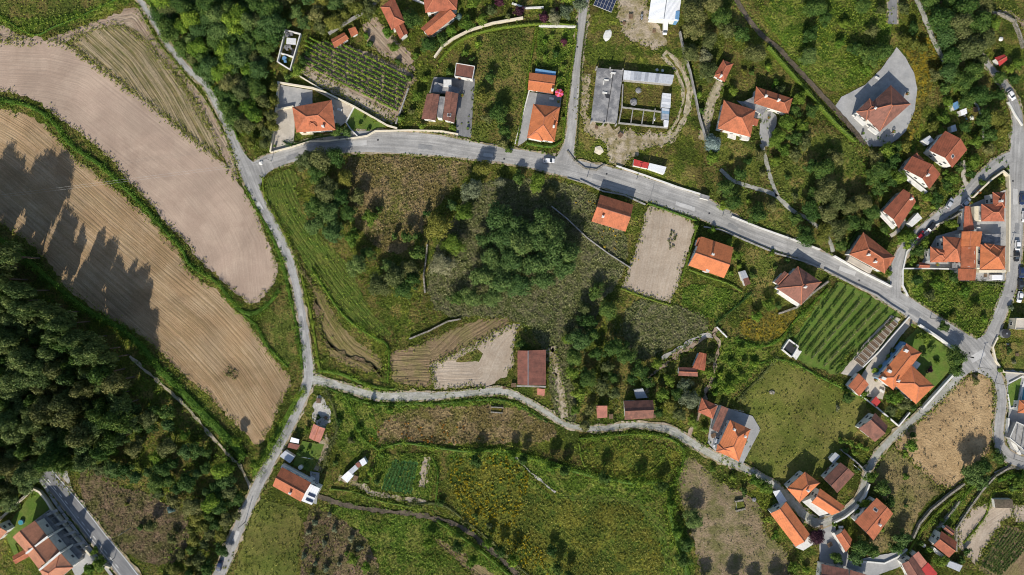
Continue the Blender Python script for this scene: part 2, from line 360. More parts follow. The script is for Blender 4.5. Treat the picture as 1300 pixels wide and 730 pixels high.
def ribbon(name, pts, mat, width=None, amp=.1, step=1.5, z=None, label=None, off=0.0, kind='structure'):
    """road / track as a flat strip; pts (x, y[, w])"""
    Q = []
    for p in pts:
        wv = (p[2] if len(p) > 2 else width) * S; g = G(p[0], p[1]); Q.append((g[0], g[1], wv))
    C = catmull(Q, step); T = np.gradient(C[:, :2], axis=0); T /= np.linalg.norm(T, axis=1)[:, None] + 1e-9
    Nn = np.stack([-T[:, 1], T[:, 0]], 1); s = np.concatenate([[0], np.cumsum(np.linalg.norm(np.diff(C[:, :2], axis=0), axis=1))])
    if C[:, 2].max() > 1.3: SHEETS.append((mat, np.vstack([C[:, :2] + Nn * C[:, 2:3] / 2, (C[:, :2] - Nn * C[:, 2:3] / 2)[::-1]]))); EDGES.append((C, Nn))
    z = nextz() if z is None else z; vs = []; lane = []; al = []; fr = (-1, -.6, -.2, .2, .6, 1)
    for i in range(len(C)):
        for f in fr:
            w2 = C[i, 2] / 2 * f + off; w2 += random.gauss(0, amp) if abs(f) == 1 else 0
            vs.append((C[i, 0] + Nn[i, 0] * w2, C[i, 1] + Nn[i, 1] * w2, z)); lane.append(w2); al.append(s[i])
    m = len(fr); fs = [(i * m + j + 1, i * m + j, (i + 1) * m + j, (i + 1) * m + j + 1) for i in range(len(C) - 1) for j in range(m - 1)]
    me = pydata(name, vs, fs)
    if me.polygons[0].normal.z < 0: me.flip_normals()
    fattr(me, 'lane', lane); fattr(me, 'along', al)
    o = link(name, me, M[mat])
    if kind: o['kind'] = kind
    if label: o['label'] = label
    return o

# ------------------------------------------------------------------ foliage
def leafmesh(name, C, Nr, size, tone, mat):
    """many small leaf-spray faces; one quad each"""
    n = len(C); Nr = Nr / (np.linalg.norm(Nr, axis=1)[:, None] + 1e-9)
    r = RNG.normal(size=(n, 3)); T = np.cross(Nr, r); T /= np.linalg.norm(T, axis=1)[:, None] + 1e-9; B = np.cross(Nr, T)
    sz = np.asarray(size)[:, None] * .5; asp = RNG.uniform(.55, .95, (n, 1))
    V = np.empty((n, 4, 3)); V[:, 0] = C + T * sz; V[:, 1] = C + B * sz * asp; V[:, 2] = C - T * sz * RNG.uniform(.7, 1, (n, 1)); V[:, 3] = C - B * sz * asp
    V[:, 0] -= Nr * sz * .35; V[:, 2] -= Nr * sz * .35
    me = bpy.data.meshes.new(name); me.vertices.add(n * 4); me.vertices.foreach_set('co', V.astype(np.float32).ravel())
    me.loops.add(n * 4); me.loops.foreach_set('vertex_index', np.arange(n * 4, dtype=np.int32))
    me.polygons.add(n); me.polygons.foreach_set('loop_start', np.arange(0, n * 4, 4, dtype=np.int32))
    me.update(calc_edges=True)
    fattr(me, 'tone', np.clip(tone, 0, 1), 'FACE')
    if mat: me.materials.append(mat)
    return me
def sph(n):
    v = RNG.normal(size=(n, 3)); return v / np.linalg.norm(v, axis=1)[:, None]
def crown_data(R, Ht, zb, nleaf, leaf, nlobe, style):
    """lobed crown: boughs round the trunk, each a cluster of leaf sprays; uneven outline and gaps"""
    Cs, Ns, Ts, Ss = [], [], [], []
    d = sph(nlobe); d[:, 2] = np.abs(d[:, 2]) * 1.1 - .25
    if style == 'cone':
        z = RNG.uniform(0, 1, nlobe); a = RNG.uniform(0, 6.28, nlobe); rr = (1 - z) * .75 + .05
        ctr = np.stack([np.cos(a) * rr * R, np.sin(a) * rr * R, zb + z * Ht], 1); lr = (.2 + .35 * (1 - z)) * R
    else:
        rad = RNG.uniform(.35, .8, nlobe)[:, None]; ctr = d * rad * np.array([R, R, Ht * .55]) * np.array([RNG.uniform(.85, 1.15), RNG.uniform(.85, 1.15), 1])
        ctr[:, 2] += zb + Ht * .45; lr = RNG.uniform(.2, .42, nlobe) * R
        ctr[0] = (0, 0, zb + Ht * .6); lr[0] = R * .5
    wt = lr ** 2; k = RNG.choice(nlobe, nleaf, p=wt / wt.sum())
    s = sph(nleaf); s[:, 2] = np.where(s[:, 2] < -.3, -s[:, 2], s[:, 2])
    rr = RNG.uniform(.55, 1.12, nleaf)[:, None]
    Cc = ctr[k] + s * lr[k][:, None] * rr * np.array([1, 1, .8])
    Nn = s + RNG.normal(size=(nleaf, 3)) * .42 + np.array([0, 0, .3])
    lt = RNG.uniform(.2, .8, nlobe)
    return Cc, Nn, np.full(nleaf, leaf) * RNG.uniform(.6, 1.3, nleaf), lt[k] + RNG.normal(0, .17, nleaf)
def core(R, Ht, zb):
    """solid inner core in the darkest leaf tone so the crown is not hollow"""
    bm = bmesh.new(); bmesh.ops.create_icosphere(bm, subdivisions=2, radius=1)
    for v in bm.verts:
        k = random.uniform(.36, .6); v.co = Vector((v.co.x * R * k, v.co.y * R * k, zb + Ht * .42 + v.co.z * Ht * .5 * k))
    vs = [tuple(v.co) for v in bm.verts]; fs = [tuple(q.index for q in f.verts) for f in bm.faces]; bm.free(); return vs, fs
def trunkmesh(R, Ht, zb):
    vs, fs = [], []
    def limb(a, b, r0, r1, n=6):
        a, b = Vector(a), Vector(b); q = (b - a).to_track_quat('Z', 'Y'); base = len(vs)
        for p, r in ((a, r0), (b, r1)):
            for i in range(n):
                t = 2 * math.pi * i / n; vs.append(tuple(p + q @ Vector((r * math.cos(t), r * math.sin(t), 0))))
        for i in range(n): j = (i + 1) % n; fs.append((base + i, base + j, base + n + j, base + n + i))
    r = max(.07, R * .06); fork = zb + Ht * .3
    limb((0, 0, -.3), (R * .02, 0, fork), r * 1.25, r * .8)
    limb((R * .02, 0, fork), (0, R * .03, zb + Ht * .75), r * .8, r * .3)
    for i in range(5):
        a = 2 * math.pi * (i + random.random() * .6) / 5; h0 = fork * random.uniform(.75, 1.05)
        limb((0, 0, h0), (math.cos(a) * R * .6, math.sin(a) * R * .6, zb + Ht * random.uniform(.4, .65)), r * .5, r * .15, 5)
    return pydata('tree_trunk', vs, fs)
PROTO = {}
def protos(size, style):
    key = (size, style)
    if key in PROTO: return PROTO[key]
    R = {'s': 1.5, 'm': 3.0, 'l': 4.8}[size]; nl = {'s': 330, 'm': 1400, 'l': 3600}[size]; nlobe = {'s': 7, 'm': 15, 'l': 26}[size]
    leaf = {'s': .38, 'm': .44, 'l': .5}[size]
    out = []
    for i in range({'s': 4, 'm': 5, 'l': 5}[size]):
        Ht = R * (1.5 if style == 'round' else 3.2 if style == 'cone' else 1.2); zb = R * (.35 if size != 's' else .05)
        C, Nn, sz, tn = crown_data(R, Ht, zb, nl, leaf, nlobe, style)
        me = leafmesh('tree_crown', C, Nn, sz, tn, LEAF['dark'])
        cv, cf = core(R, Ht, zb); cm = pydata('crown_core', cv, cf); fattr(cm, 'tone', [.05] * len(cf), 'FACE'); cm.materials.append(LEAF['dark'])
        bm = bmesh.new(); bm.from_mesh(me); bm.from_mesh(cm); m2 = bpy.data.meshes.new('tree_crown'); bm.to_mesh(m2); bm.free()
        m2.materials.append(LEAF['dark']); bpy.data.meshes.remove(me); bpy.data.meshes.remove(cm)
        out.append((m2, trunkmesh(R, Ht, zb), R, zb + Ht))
    PROTO[key] = out; return out
AUTO = []      # (object, noun phrase, x, y) labelled at the end by what they stand beside
NAMES = {'dark': ('broadleaf_tree', 'dark green broadleaf tree'), 'deep': ('oak_tree', 'deep green rounded oak tree'), 'light': ('leafy_tree', 'bright green leafy tree'),
         'olive': ('olive_tree', 'speckled olive green tree'), 'grey': ('olive_tree', 'pale grey-green tree'), 'wood': ('pine_tree', 'dark pine tree'),
         'yellow': ('yellowing_tree', 'yellowish green tree'), 'purple': ('plum_tree', 'dark purple plum tree'), 'blue': ('spruce_tree', 'blue-green spruce tree'), 'bramble': ('leafy_tree', 'fresh green tree')}
def tree(x, y, r, kind='dark', style='round', label=None, group=None, hs=1.0):
    """x, y, r: crown centre and radius on the survey"""
    Rm = r * S; size = 's' if Rm < 2.0 else 'm' if Rm < 3.9 else 'l'
    me, tm, R0, top = random.choice(protos(size, style)); k = Rm / R0; zc = top * k * hs * .6
    gx, gy = G(x, y, zc); shrub = Rm < 1.9 and style == 'round'
    nm, ph = NAMES[kind]
    if shrub: nm, ph = 'shrub', ph.replace('tree', 'shrub')
    e = empty(nm, (gx, gy, 0), random.uniform(0, 6.28)); e.scale = (k, k * random.uniform(.9, 1.1), k * hs)
    c = link('crown' if not shrub else 'foliage', me, None, e); c.material_slots[0].link = 'OBJECT'; c.material_slots[0].material = LEAF[kind]
    link('trunk' if not shrub else 'stem', tm, M['bark'], e)
    e['category'] = 'shrub' if shrub else 'tree'
    if label: e['label'] = label; e['group'] = group
    else: AUTO.append((e, ph, x, y))
    return e
def scatter_pts(px, n, mind=0):
    P = np.array([G(*p) for p in px]); x0, y0 = P.min(0); x1, y1 = P.max(0); out = []
    tries = 0
    while len(out) < n and tries < n * 40:
        tries += 1
        x, y = random.uniform(x0, x1), random.uniform(y0, y1)
        if inpoly(P, np.array([x]), np.array([y]))[0] and all((x - a) ** 2 + (y - b) ** 2 > mind ** 2 for a, b in (out if mind else [])): out.append((x, y))
    return out
def wood(px, n, kinds, rr, mind, label, group, hs=1.0, anchors=None):
    for (gx, gy) in scatter_pts(px, n, mind):
        x, y = gx / S + 650, 365 - gy / S; r = random.uniform(*rr)
        lb = label
        if anchors:
            a = min(anchors, key=lambda q: (q[0] - x) ** 2 + (q[1] - y) ** 2); lb = label + ', ' + a[2]
        tree(x, y, r, random.choice(kinds), hs=hs * random.uniform(.85, 1.2), label=lb, group=group)
def ground_cover(name, px, dens, rr, nl, leaf, kind, label, flat=.6, cat='undergrowth'):
    """thicket / tussocks nobody could count: clumps of leaf sprays over an area, one object"""
    P = np.array([G(*p) for p in px]); x0, y0 = P.min(0); x1, y1 = P.max(0)
    n = int((x1 - x0) * (y1 - y0) * dens); x = RNG.uniform(x0, x1, n); y = RNG.uniform(y0, y1, n)
    k = inpoly(P, x, y); x, y = x[k], y[k]; n = len(x)
    if n == 0: return
    # patchiness
    ph = np.sin(x * .23 + 1.3 * np.sin(y * .17)) + np.sin(y * .29 + 1.1 * np.sin(x * .13 + 2)); keep = RNG.uniform(-2.6, 1.4, n) < ph
    x, y = x[keep], y[keep]; n = len(x)
    r = RNG.uniform(*rr, n); ct = RNG.uniform(.15, .8, n)
    idx = np.repeat(np.arange(n), nl); s = sph(len(idx)); s[:, 2] = np.abs(s[:, 2])
    C = np.stack([x[idx], y[idx], np.full(len(idx), .45)], 1) + s * r[idx][:, None] * RNG.uniform(.5, 1.1, (len(idx), 1)) * np.array([1, 1, flat * 1.6])
    Nn = s + RNG.normal(size=s.shape) * .5 + np.array([0, 0, .2])
    me = leafmesh(name, C, Nn, leaf * RNG.uniform(.6, 1.4, len(idx)), ct[idx] + RNG.normal(0, .15, len(idx)), LEAF[kind])
    o = link(name, me); tag(o, label, cat, kind='stuff'); return o
def hedge(name, pts, wpx, h, kind, label, clipped=False, cat='hedge', leaf=.42, dens=5.0, group=None):
    if not clipped: h *= 1.35 + (.35 if pts[0][1] > 540 else 0)
    Q = [(*G(*p[:2]), (p[2] if len(p) > 2 else wpx) * S * (1 if clipped else 1.15)) for p in pts]; C = catmull(Q, 1.0)
    T = np.gradient(C[:, :2], axis=0); T /= np.linalg.norm(T, axis=1)[:, None] + 1e-9; Nn = np.stack([-T[:, 1], T[:, 0]], 1)
    L = len(C); nleaf = int(L * dens * (np.mean(C[:, 2]) + h)); k = RNG.integers(0, L - 1, nleaf); t = RNG.uniform(0, 1, nleaf)
    base = C[k] * (1 - t)[:, None] + C[k + 1] * t[:, None]
    hw = base[:, 2] / 2
    if clipped:
        th = RNG.uniform(-.2, math.pi + .2, nleaf); ox = np.clip(np.cos(th) * 1.5, -1, 1); oz = np.clip(np.sin(th) * 1.5, 0, 1); rr = RNG.uniform(.8, 1.1, nleaf)
        P = np.stack([base[:, 0] + Nn[k, 0] * ox * hw * rr, base[:, 1] + Nn[k, 1] * ox * hw * rr, oz * h * rr], 1)
        nn = np.stack([Nn[k, 0] * ox, Nn[k, 1] * ox, oz], 1) + RNG.normal(size=(nleaf, 3)) * .3
        tn = .5 + .1 * np.sin(k * .5) + RNG.normal(0, .2, nleaf)
    else:      # overlapping bushes of uneven size
        nb = max(3, int(L * np.mean(C[:, 2]) * .5)); kb = RNG.integers(0, L - 1, nb); u = np.clip(RNG.normal(0, .33, nb), -.85, .85); rb = RNG.uniform(.45, 1.25, nb) * min(1.4, .55 + h * .4)
        bx = C[kb, 0] + Nn[kb, 0] * u * C[kb, 2] / 2 + RNG.normal(0, .4, nb); by = C[kb, 1] + Nn[kb, 1] * u * C[kb, 2] / 2 + RNG.normal(0, .4, nb); bz = h * RNG.uniform(.15, .75, nb) * (1 - .5 * np.abs(u))
        bt = RNG.uniform(.15, .85, nb); nleaf = int(nb * (11 + 9 * np.mean(rb))); kk = RNG.choice(nb, nleaf, p=rb ** 2 / (rb ** 2).sum())
        s_ = RNG.normal(size=(nleaf, 3)); s_ /= np.linalg.norm(s_, axis=1)[:, None]; s_[:, 2] = np.where(s_[:, 2] < -.1, -s_[:, 2], s_[:, 2])
        P = np.stack([bx[kk], by[kk], bz[kk]], 1) + s_ * (rb[kk] * RNG.uniform(.6, 1.12, nleaf))[:, None] * np.array([1, 1, .8]); P[:, 2] = np.maximum(P[:, 2], .1)
        nn = s_ + RNG.normal(size=(nleaf, 3)) * .45 + np.array([0, 0, .25]); tn = bt[kk] + RNG.normal(0, .18, nleaf)
    e = empty(name, (float(C[0, 0]), float(C[0, 1]), 0)); off = np.array([C[0, 0], C[0, 1], 0])
    link('foliage', leafmesh(name + '_foliage', P - off, nn, leaf * RNG.uniform(.6, 1.3, nleaf), tn, LEAF[kind]), None, e)
    # solid inside in a dark leaf tone
    vs, fs = [], []; sec = [(-.62, 0), (-.58, .6), (0, .78), (.58, .6), (.62, 0)]; cl = 1.1 if clipped else .5
    st = max(1, L // max(2, L // 2))
    idx = list(range(0, L, 2))
    for i in idx:
        for sx, sz in sec: vs.append((C[i, 0] - off[0] + Nn[i, 0] * sx * C[i, 2] / 2 * cl, C[i, 1] - off[1] + Nn[i, 1] * sx * C[i, 2] / 2 * cl, sz * h * cl))
    for i in range(len(idx) - 1):
        for j in range(4): fs.append((i * 5 + j, i * 5 + j + 1, (i + 1) * 5 + j + 1, (i + 1) * 5 + j))
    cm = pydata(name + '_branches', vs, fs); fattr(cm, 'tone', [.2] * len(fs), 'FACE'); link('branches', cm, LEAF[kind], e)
    tag(e, label, cat, group); return e
def wall(name, pts, h, th, mat, label, cat='wall', cap=None, group=None):
    """free-standing wall along a polyline, mitred, with a coping"""
    P = [np.array(G(*p)) for p in pts]; L, R = [], []
    for i in range(len(P)):
        d0 = P[i] - P[i - 1] if i else P[1] - P[0]; d1 = P[i + 1] - P[i] if i < len(P) - 1 else d0
        d0 = d0 / np.linalg.norm(d0); d1 = d1 / np.linalg.norm(d1); t = d0 + d1; t /= np.linalg.norm(t) + 1e-9
        nn = np.array([-t[1], t[0]]); k = 1 / max(.5, abs(nn @ np.array([-d0[1], d0[0]]))); L.append((P[i], nn * k))
    def prism(w, z0, z1, nm, mt, par):
        vs, fs = [], []
        for p, nn in L:
            for s_, z in ((-1, z0), (1, z0), (1, z1), (-1, z1)): vs.append((p[0] - o0[0] + nn[0] * s_ * w / 2, p[1] - o0[1] + nn[1] * s_ * w / 2, z))
        for i in range(len(L) - 1):
            b = i * 4; c = b + 4
            for j in range(4): k = (j + 1) % 4; fs.append((b + j, c + j, c + k, b + k))
        fs += [(0, 1, 2, 3), (len(vs) - 1, len(vs) - 2, len(vs) - 3, len(vs) - 4)]
        return link(nm, pydata(name, vs, fs), M[mt], par)
    o0 = P[0]; e = empty(name, (o0[0], o0[1], 0))
    prism(th, -.3, h, 'wall_body', mat, e); prism(th + .1, h - .02, h + .07, 'coping', cap or mat, e)
    tag(e, label, cat, group); return e

# ------------------------------------------------------------------ houses
FR = boxmesh('window_frame', [((0, 0, .62), (1.34, .1, .1)), ((0, 0, -.62), (1.5, .16, .08)), ((-.62, 0, 0), (.1, .1, 1.16)), ((.62, 0, 0), (.1, .1, 1.16)), ((0, 0, 0), (.06, .08, 1.16))]); FR.materials.append(M['frame'])
PN = boxmesh('window_pane', [((0, 0, 0), (1.16, .04, 1.16))]); PN.materials.append(M['glass'])
DR = boxmesh('door_leaf', [((0, 0, 1.05), (1.0, .1, 2.1)), ((0, .03, .55), (.7, .1, .7)), ((0, .03, 1.5), (.7, .1, .7))]); DR.materials.append(M['door'])
GD = boxmesh('garage_door', [((0, 0, .3 + .5 * i), (2.5, .08 + .02 * (i % 2), .48)) for i in range(4)]); GD.materials.append(M['metal'])
CH = boxmesh('chimney_stack', [((0, 0, 0), (.75, .6, 1.9)), ((0, 0, 1.02), (.95, .8, .14)), ((0, 0, 1.2), (.5, .4, .24))]); CH.materials.append(M['white'])
SK = boxmesh('skylight', [((0, 0, 0), (1.2, 1.5, .1))]); SK.materials.append(M['frame'])
SKP = boxmesh('skylight_pane', [((0, 0, .07), (.95, 1.25, .03))]); SKP.materials.append(M['glass'])
SP = boxmesh('solar_panel', [((0, 0, .12), (1.0, 1.65, .05))]); SP.materials.append(M['solar'])
def roof_mesh(P, h, kind, pitch, off, th=.16, lift=0):
    """P: four plan corners, ridge parallel to P0P1 -> mesh, ridge lines, height function"""
    P = [Vector((p[0], p[1], 0)) for p in P]; Lg = ((P[1] - P[0]).length + (P[2] - P[3]).length) / 2; W = ((P[3] - P[0]).length + (P[2] - P[1]).length) / 2
    u = (P[1] - P[0]).normalized(); E = [p + Vector((0, 0, h)) for p in P]; lines = []; rise = math.tan(pitch) * W / 2
    if kind == 'flat': polys = [E]; rise = 0; per = E
    elif kind == 'shed': E = [E[0], E[1], E[2] + Vector((0, 0, rise)), E[3] + Vector((0, 0, rise))]; polys = [E]; per = E
    else:
        k = min(.47, .5 * W / Lg) if kind == 'hip' else 0
        m0 = E[0].lerp(E[3], off); m1 = E[1].lerp(E[2], off); up = Vector((0, 0, rise))
        R0 = m0.lerp(m1, k) + up; R1 = m1.lerp(m0, k) + up; lines.append((R0, R1))
        if kind == 'hip':
            polys = [[E[0], E[1], R1, R0], [E[2], E[3], R0, R1], [E[3], E[0], R0], [E[1], E[2], R1]]; per = E
            lines += [(E[0], R0), (E[3], R0), (E[1], R1), (E[2], R1)]
        else: polys = [[E[0], E[1], R1, R0], [E[2], E[3], R0, R1]]; per = [E[0], E[1], R1, E[2], E[3], R0]
    vs, fs, lane, al = [], [], [], []
    for q in polys:
        b = len(vs); d = (q[1] - q[0]).normalized()
        for p in q: vs.append(p); r = p - q[0]; al.append(r.dot(d)); lane.append((r - d * r.dot(d)).length)
        fs.append(tuple(range(b, b + len(q))))
        b = len(vs)
        for p in q: vs.append(p - Vector((0, 0, th))); al.append(0); lane.append(0)
        fs.append(tuple(range(b + len(q) - 1, b - 1, -1)))
    for i in range(len(per)):
        a, b_ = per[i], per[(i + 1) % len(per)]; b = len(vs); dz = Vector((0, 0, th))
        vs += [a, a - dz, b_ - dz, b_]; lane += [0] * 4; al += [0] * 4; fs.append((b, b + 1, b + 2, b + 3))
    def zat(p):
        if kind == 'flat': return h
        def dist(a, b): v = (b - a).normalized(); r = p - a; return abs(v.x * r.y - v.y * r.x)
        if kind == 'shed': return h + rise * dist(P[0], P[1]) / W
        c = [dist(P[0], P[1]) / (W * off), dist(P[2], P[3]) / (W * (1 - off))]
        if kind == 'hip': c += [dist(P[0], P[3]) / (k * Lg), dist(P[1], P[2]) / (k * Lg)]
        return h + rise * min(1, *c)
    return vs, fs, lane, al, lines, zat, rise, u
def capmesh(a, b, w=.34, hgt=.12):
    d = (b - a); L = d.length; d.normalize(); s = d.cross(Vector((0, 0, 1))).normalized() * w / 2; up = s.cross(d).normalized() * hgt
    if up.z < 0: up = -up
    vs = []
    for p in (a, b): vs += [p - s - up * .2, p - s * .5 + up, p + s * .5 + up, p + s - up * .2]
    return pydata('ridge_cap', vs, [(0, 1, 5, 4), (1, 2, 6, 5), (2, 3, 7, 6), (0, 3, 2, 1), (4, 5, 6, 7), (3, 0, 4, 7)])
PLACED = []
def house(name, label, blocks, cat='house', extra=(), group=None):
    allp = [G(*p, b.get('h', 3)) for b in blocks for p in b['c']]; cx = sum(p[0] for p in allp) / len(allp); cy = sum(p[1] for p in allp) / len(allp)
    e = empty(name, (cx, cy, 0)); tag(e, label, cat, group); door_done = False
    polys = []
    for b in blocks:
        hh = b.get('h', 5.2); polys.append([(G(*p, hh)[0] - cx, G(*p, hh)[1] - cy) for p in b['c']])
    for bi, b in enumerate(blocks):
        h = b.get('h', 5.2) + bi * .03; kind = b.get('t', 'hip'); pitch = math.radians(b.get('p', 22) + (4 if kind in ('hip', 'gable') else 0)); off = b.get('off', .5)
        P = [Vector((*q, 0)) for q in polys[bi]]
        a = (P[1] - P[0]).cross(P[2] - P[1]).z
        if a < 0: P.reverse()
        rr = b.get('r'); L01 = (P[1] - P[0]).length; L12 = (P[2] - P[1]).length
        if rr == 'short': flip = L01 > L12
        elif isinstance(rr, tuple):      # ridge runs along this survey direction
            d = Vector((rr[0], -rr[1], 0)).normalized(); flip = abs((P[1] - P[0]).normalized().dot(d)) < abs((P[2] - P[1]).normalized().dot(d))
        else: flip = L01 < L12
        if flip: P = P[1:] + P[:1]
        lo = b.get('low')
        if lo is not None:               # shed: the low eave faces this survey direction
            d = Vector((lo[0], -lo[1], 0)); m = (P[0] + P[1] - P[2] - P[3]) / 2
            if m.dot(d) < 0: P = P[2:] + P[:2]
        vs, fs, lane, al, lines, zat, rise, u = roof_mesh([(p.x, p.y) for p in P], h, kind, pitch, off)
        me = pydata('roof', vs, fs); fattr(me, 'lane', lane); fattr(me, 'along', al)
        roof = link('roof', me, M[b.get('m', 'r_terra')], e)
        for q0, q1 in lines:
            link('ridge_cap', capmesh(q0 + Vector((0, 0, .03)), q1 + Vector((0, 0, .03))), M[b.get('cap', 'ridge')], roof)
        cen = sum(P, Vector()) / 4
        if kind == 'flat' and b.get('parapet'):
            wv, wf = [], []
            for i in range(4):
                p, q = P[i], P[(i + 1) % 4]; d = q - p; n_ = Vector((-d.y, d.x, 0)).normalized() * .1
                boxdata(wv, wf, ((p.x + q.x) / 2 + n_.x, (p.y + q.y) / 2 + n_.y, h + .12), (d.length - (.2 if i % 2 else -.02), .22, .3 + (.006 if i % 2 else 0)), math.atan2(d.y, d.x))
            link('parapet', pydata('parapet', wv, wf), M[b['parapet']], roof)
        if b.get('sheets'):
            n_ = b['sheets']; zz = [zat(p) for p in P]
            for i in range(n_):
                q = []
                for t_, s_ in (((i + .03) / n_, 0), ((i + .97) / n_, 0), ((i + .97) / n_, 1), ((i + .03) / n_, 1)):
                    p_ = P[0].lerp(P[1], t_).lerp(P[3].lerp(P[2], t_), .03 + .94 * s_); q.append((p_.x, p_.y, zat(p_) + .03 + .03 * (i % 2)))
                sv = q + [(a_, b_, c_ + .05) for a_, b_, c_ in q]
                link('roof_sheet', pydata('roof_sheet', sv, [(3, 2, 1, 0), (4, 5, 6, 7), (0, 1, 5, 4), (1, 2, 6, 5), (2, 3, 7, 6), (3, 0, 4, 7)]), M[random.choice(b.get('sm', ['sh1', 'sh2', 'sh3']))], roof)
        # walls
        over = b.get('over', .6); wv, wf = [], []
        if not b.get('open'):
            I = []
            for i in range(4):
                p = P[i]; d1 = (P[(i + 1) % 4] - p).normalized(); d2 = (P[i - 1] - p).normalized(); I.append(p + (d1 + d2) * over)
            tz = h - .1
            for i in range(4):
                p, q = I[i], I[(i + 1) % 4]; k = len(wv); zt = [tz, tz]
                if kind == 'shed': zt = [zat(p) - .1, zat(q) - .1]
                wv += [(p.x, p.y, -.3), (q.x, q.y, -.3), (q.x, q.y, zt[1]), (p.x, p.y, zt[0])]
                if kind == 'gable' and i in (1, 3):
                    m = p.lerp(q, off if i == 3 else off) if i == 1 else p.lerp(q, 1 - off)
                    wv.append((m.x, m.y, h + rise - .16)); wf.append((k, k + 1, k + 2, k + 4, k + 3))
                else: wf.append((k, k + 1, k + 2, k + 3))
            link('wall', pydata('wall', wv, wf), M[b.get('w', 'white')], e)
            for i in range(4):
                p, q = I[i], I[(i + 1) % 4]; d = q - p; L = d.length; d.normalize(); nn = Vector((d.y, -d.x, 0)); rz = math.atan2(d.y, d.x)
                def inside(pt): return any(j != bi and inpoly(polys[j], np.array([pt.x]), np.array([pt.y]))[0] for j in range(len(blocks)))
                n = int(L / 3.3) if b.get('win', True) else 0
                isdoor = (not door_done) and i == b.get('door', 0) and b.get('win', True) and L > 2.5
                for fl in range(1 if h < 4.6 else 2):
                    for j in range(n):
                        t = (j + .5) / n; pt = p + d * L * t
                        if inside(pt + nn * .3): continue
                        if fl == 0 and isdoor and not door_done:
                            link('door', DR, None, e, (pt.x + nn.x * .03, pt.y + nn.y * .03, .38), rz); door_done = True; continue
                        z = (1.55 if fl == 0 else 4.1) if h >= 4.6 else min(1.6, h - 1.0)
                        f_ = link('window', FR, None, e, (pt.x + nn.x * .04, pt.y + nn.y * .04, z), rz)
                        link('pane', PN, None, f_, (0, 0, 0))
        else:
            pv, pf = [], []
            for i in range(4):
                p = P[i].lerp(cen, .08); boxdata(pv, pf, (p.x, p.y, (zat(p) - .1) / 2), (.18, .18, zat(p) - .1))
            for i in range(0, len(pv), 8): link('post', pydata('post', pv[i:i + 8], pf[:6]), M['metal'], e)
        for uv in b.get('ch', ()):
            pt = (P[0].lerp(P[1], uv[0])).lerp(P[3].lerp(P[2], uv[0]), uv[1]); link('chimney', CH, None, roof, (pt.x, pt.y, zat(pt) + .45), math.atan2(u.y, u.x))
        for uv in list(b.get('sk', ())) + [(*s_, 1) for s_ in b.get('pv', ())]:
            pt = (P[0].lerp(P[1], uv[0])).lerp(P[3].lerp(P[2], uv[0]), uv[1]); z = zat(pt)
            vv = Vector((-u.y, u.x, 0)); g1 = (zat(pt + vv * .3) - zat(pt - vv * .3)) / .6; nrm = Vector((-vv.x * g1, -vv.y * g1, 1)).normalized(); xx = u; yy = nrm.cross(xx)
            mt = Matrix((xx, yy, nrm)).transposed().to_4x4(); mt.translation = Vector((pt.x, pt.y, z + .04))
            o = link('solar_panel' if len(uv) == 3 else 'skylight', SP if len(uv) == 3 else SK, None, roof); o.matrix_local = mt
            if len(uv) == 2: link('pane', SKP, None, o)
    for (nm, quad, z0, z1, mt) in extra:
        Q = [(G(*p, z1)[0] - cx, G(*p, z1)[1] - cy) for p in quad]; n = len(Q)
        vs = [(q[0], q[1], z0) for q in Q] + [(q[0], q[1], z1) for q in Q]
        fs = [tuple(range(n - 1, -1, -1)), tuple(range(n, 2 * n))] + [(i, (i + 1) % n, n + (i + 1) % n, n + i) for i in range(n)]
        me = pydata(nm, vs, fs); bm = bmesh.new(); bm.from_mesh(me); bmesh.ops.recalc_face_normals(bm, faces=bm.faces); bm.to_mesh(me); bm.free()
        link(nm, me, M[mt], e)
    PLACED.append((sum(p[0] for b in blocks for p in b['c']) / (4 * len(blocks)), sum(p[1] for b in blocks for p in b['c']) / (4 * len(blocks)), e))
    return e
LAND = []   # (x, y, phrase) landmarks for labels
def land(x, y, ph): LAND.append((x, y, ph))

# ------------------------------------------------------------------ vehicles
def loft(name, secs, ch=.12):
    vs, fs = [], []
    for x, hw, z0, z1 in secs:
        c = min(ch, (z1 - z0) * .4, hw * .4)
        for y, z in ((-hw, z0), (hw, z0), (hw, z1 - c), (hw - c, z1), (-hw + c, z1), (-hw, z1 - c)): vs.append((x, y, z))
    n = 6
    for i in range(len(secs) - 1):
        for j in range(n): k = (j + 1) % n; fs.append((i * n + j, i * n + k, (i + 1) * n + k, (i + 1) * n + j))
    fs += [tuple(range(n)), tuple(range(len(vs) - 1, len(vs) - n - 1, -1))]
    me = pydata(name, vs, fs); bm = bmesh.new(); bm.from_mesh(me); bmesh.ops.recalc_face_normals(bm, faces=bm.faces); bm.to_mesh(me); bm.free()
    for p in me.polygons: p.use_smooth = False
    return me
CARB = loft('car_body', [(-2.12, .68, .38, .72), (-2.02, .82, .25, .9), (-1.2, .88, .22, .97), (.5, .9, .22, .97), (1.2, .88, .22, .9), (1.9, .82, .25, .74), (2.12, .64, .36, .58)])
CARG = loft('car_glass', [(-1.85, .66, .85, .93), (-1.3, .72, .9, 1.34), (-.1, .74, .9, 1.42), (.35, .73, .9, 1.38), (1.15, .7, .85, .93)], .1); CARG.materials.append(M['glass'])
CARR = loft('car_roof', [(-1.4, .6, 1.28, 1.36), (-.9, .68, 1.36, 1.44), (-.1, .7, 1.4, 1.47), (.3, .66, 1.36, 1.42)], .04)
VANB = loft('van_body', [(-2.5, .92, .3, 2.0), (-2.4, .96, .25, 2.1), (1.0, .97, .25, 2.1), (1.1, .96, .25, 1.15), (2.2, .88, .28, .95), (2.45, .75, .35, .7)], .15)
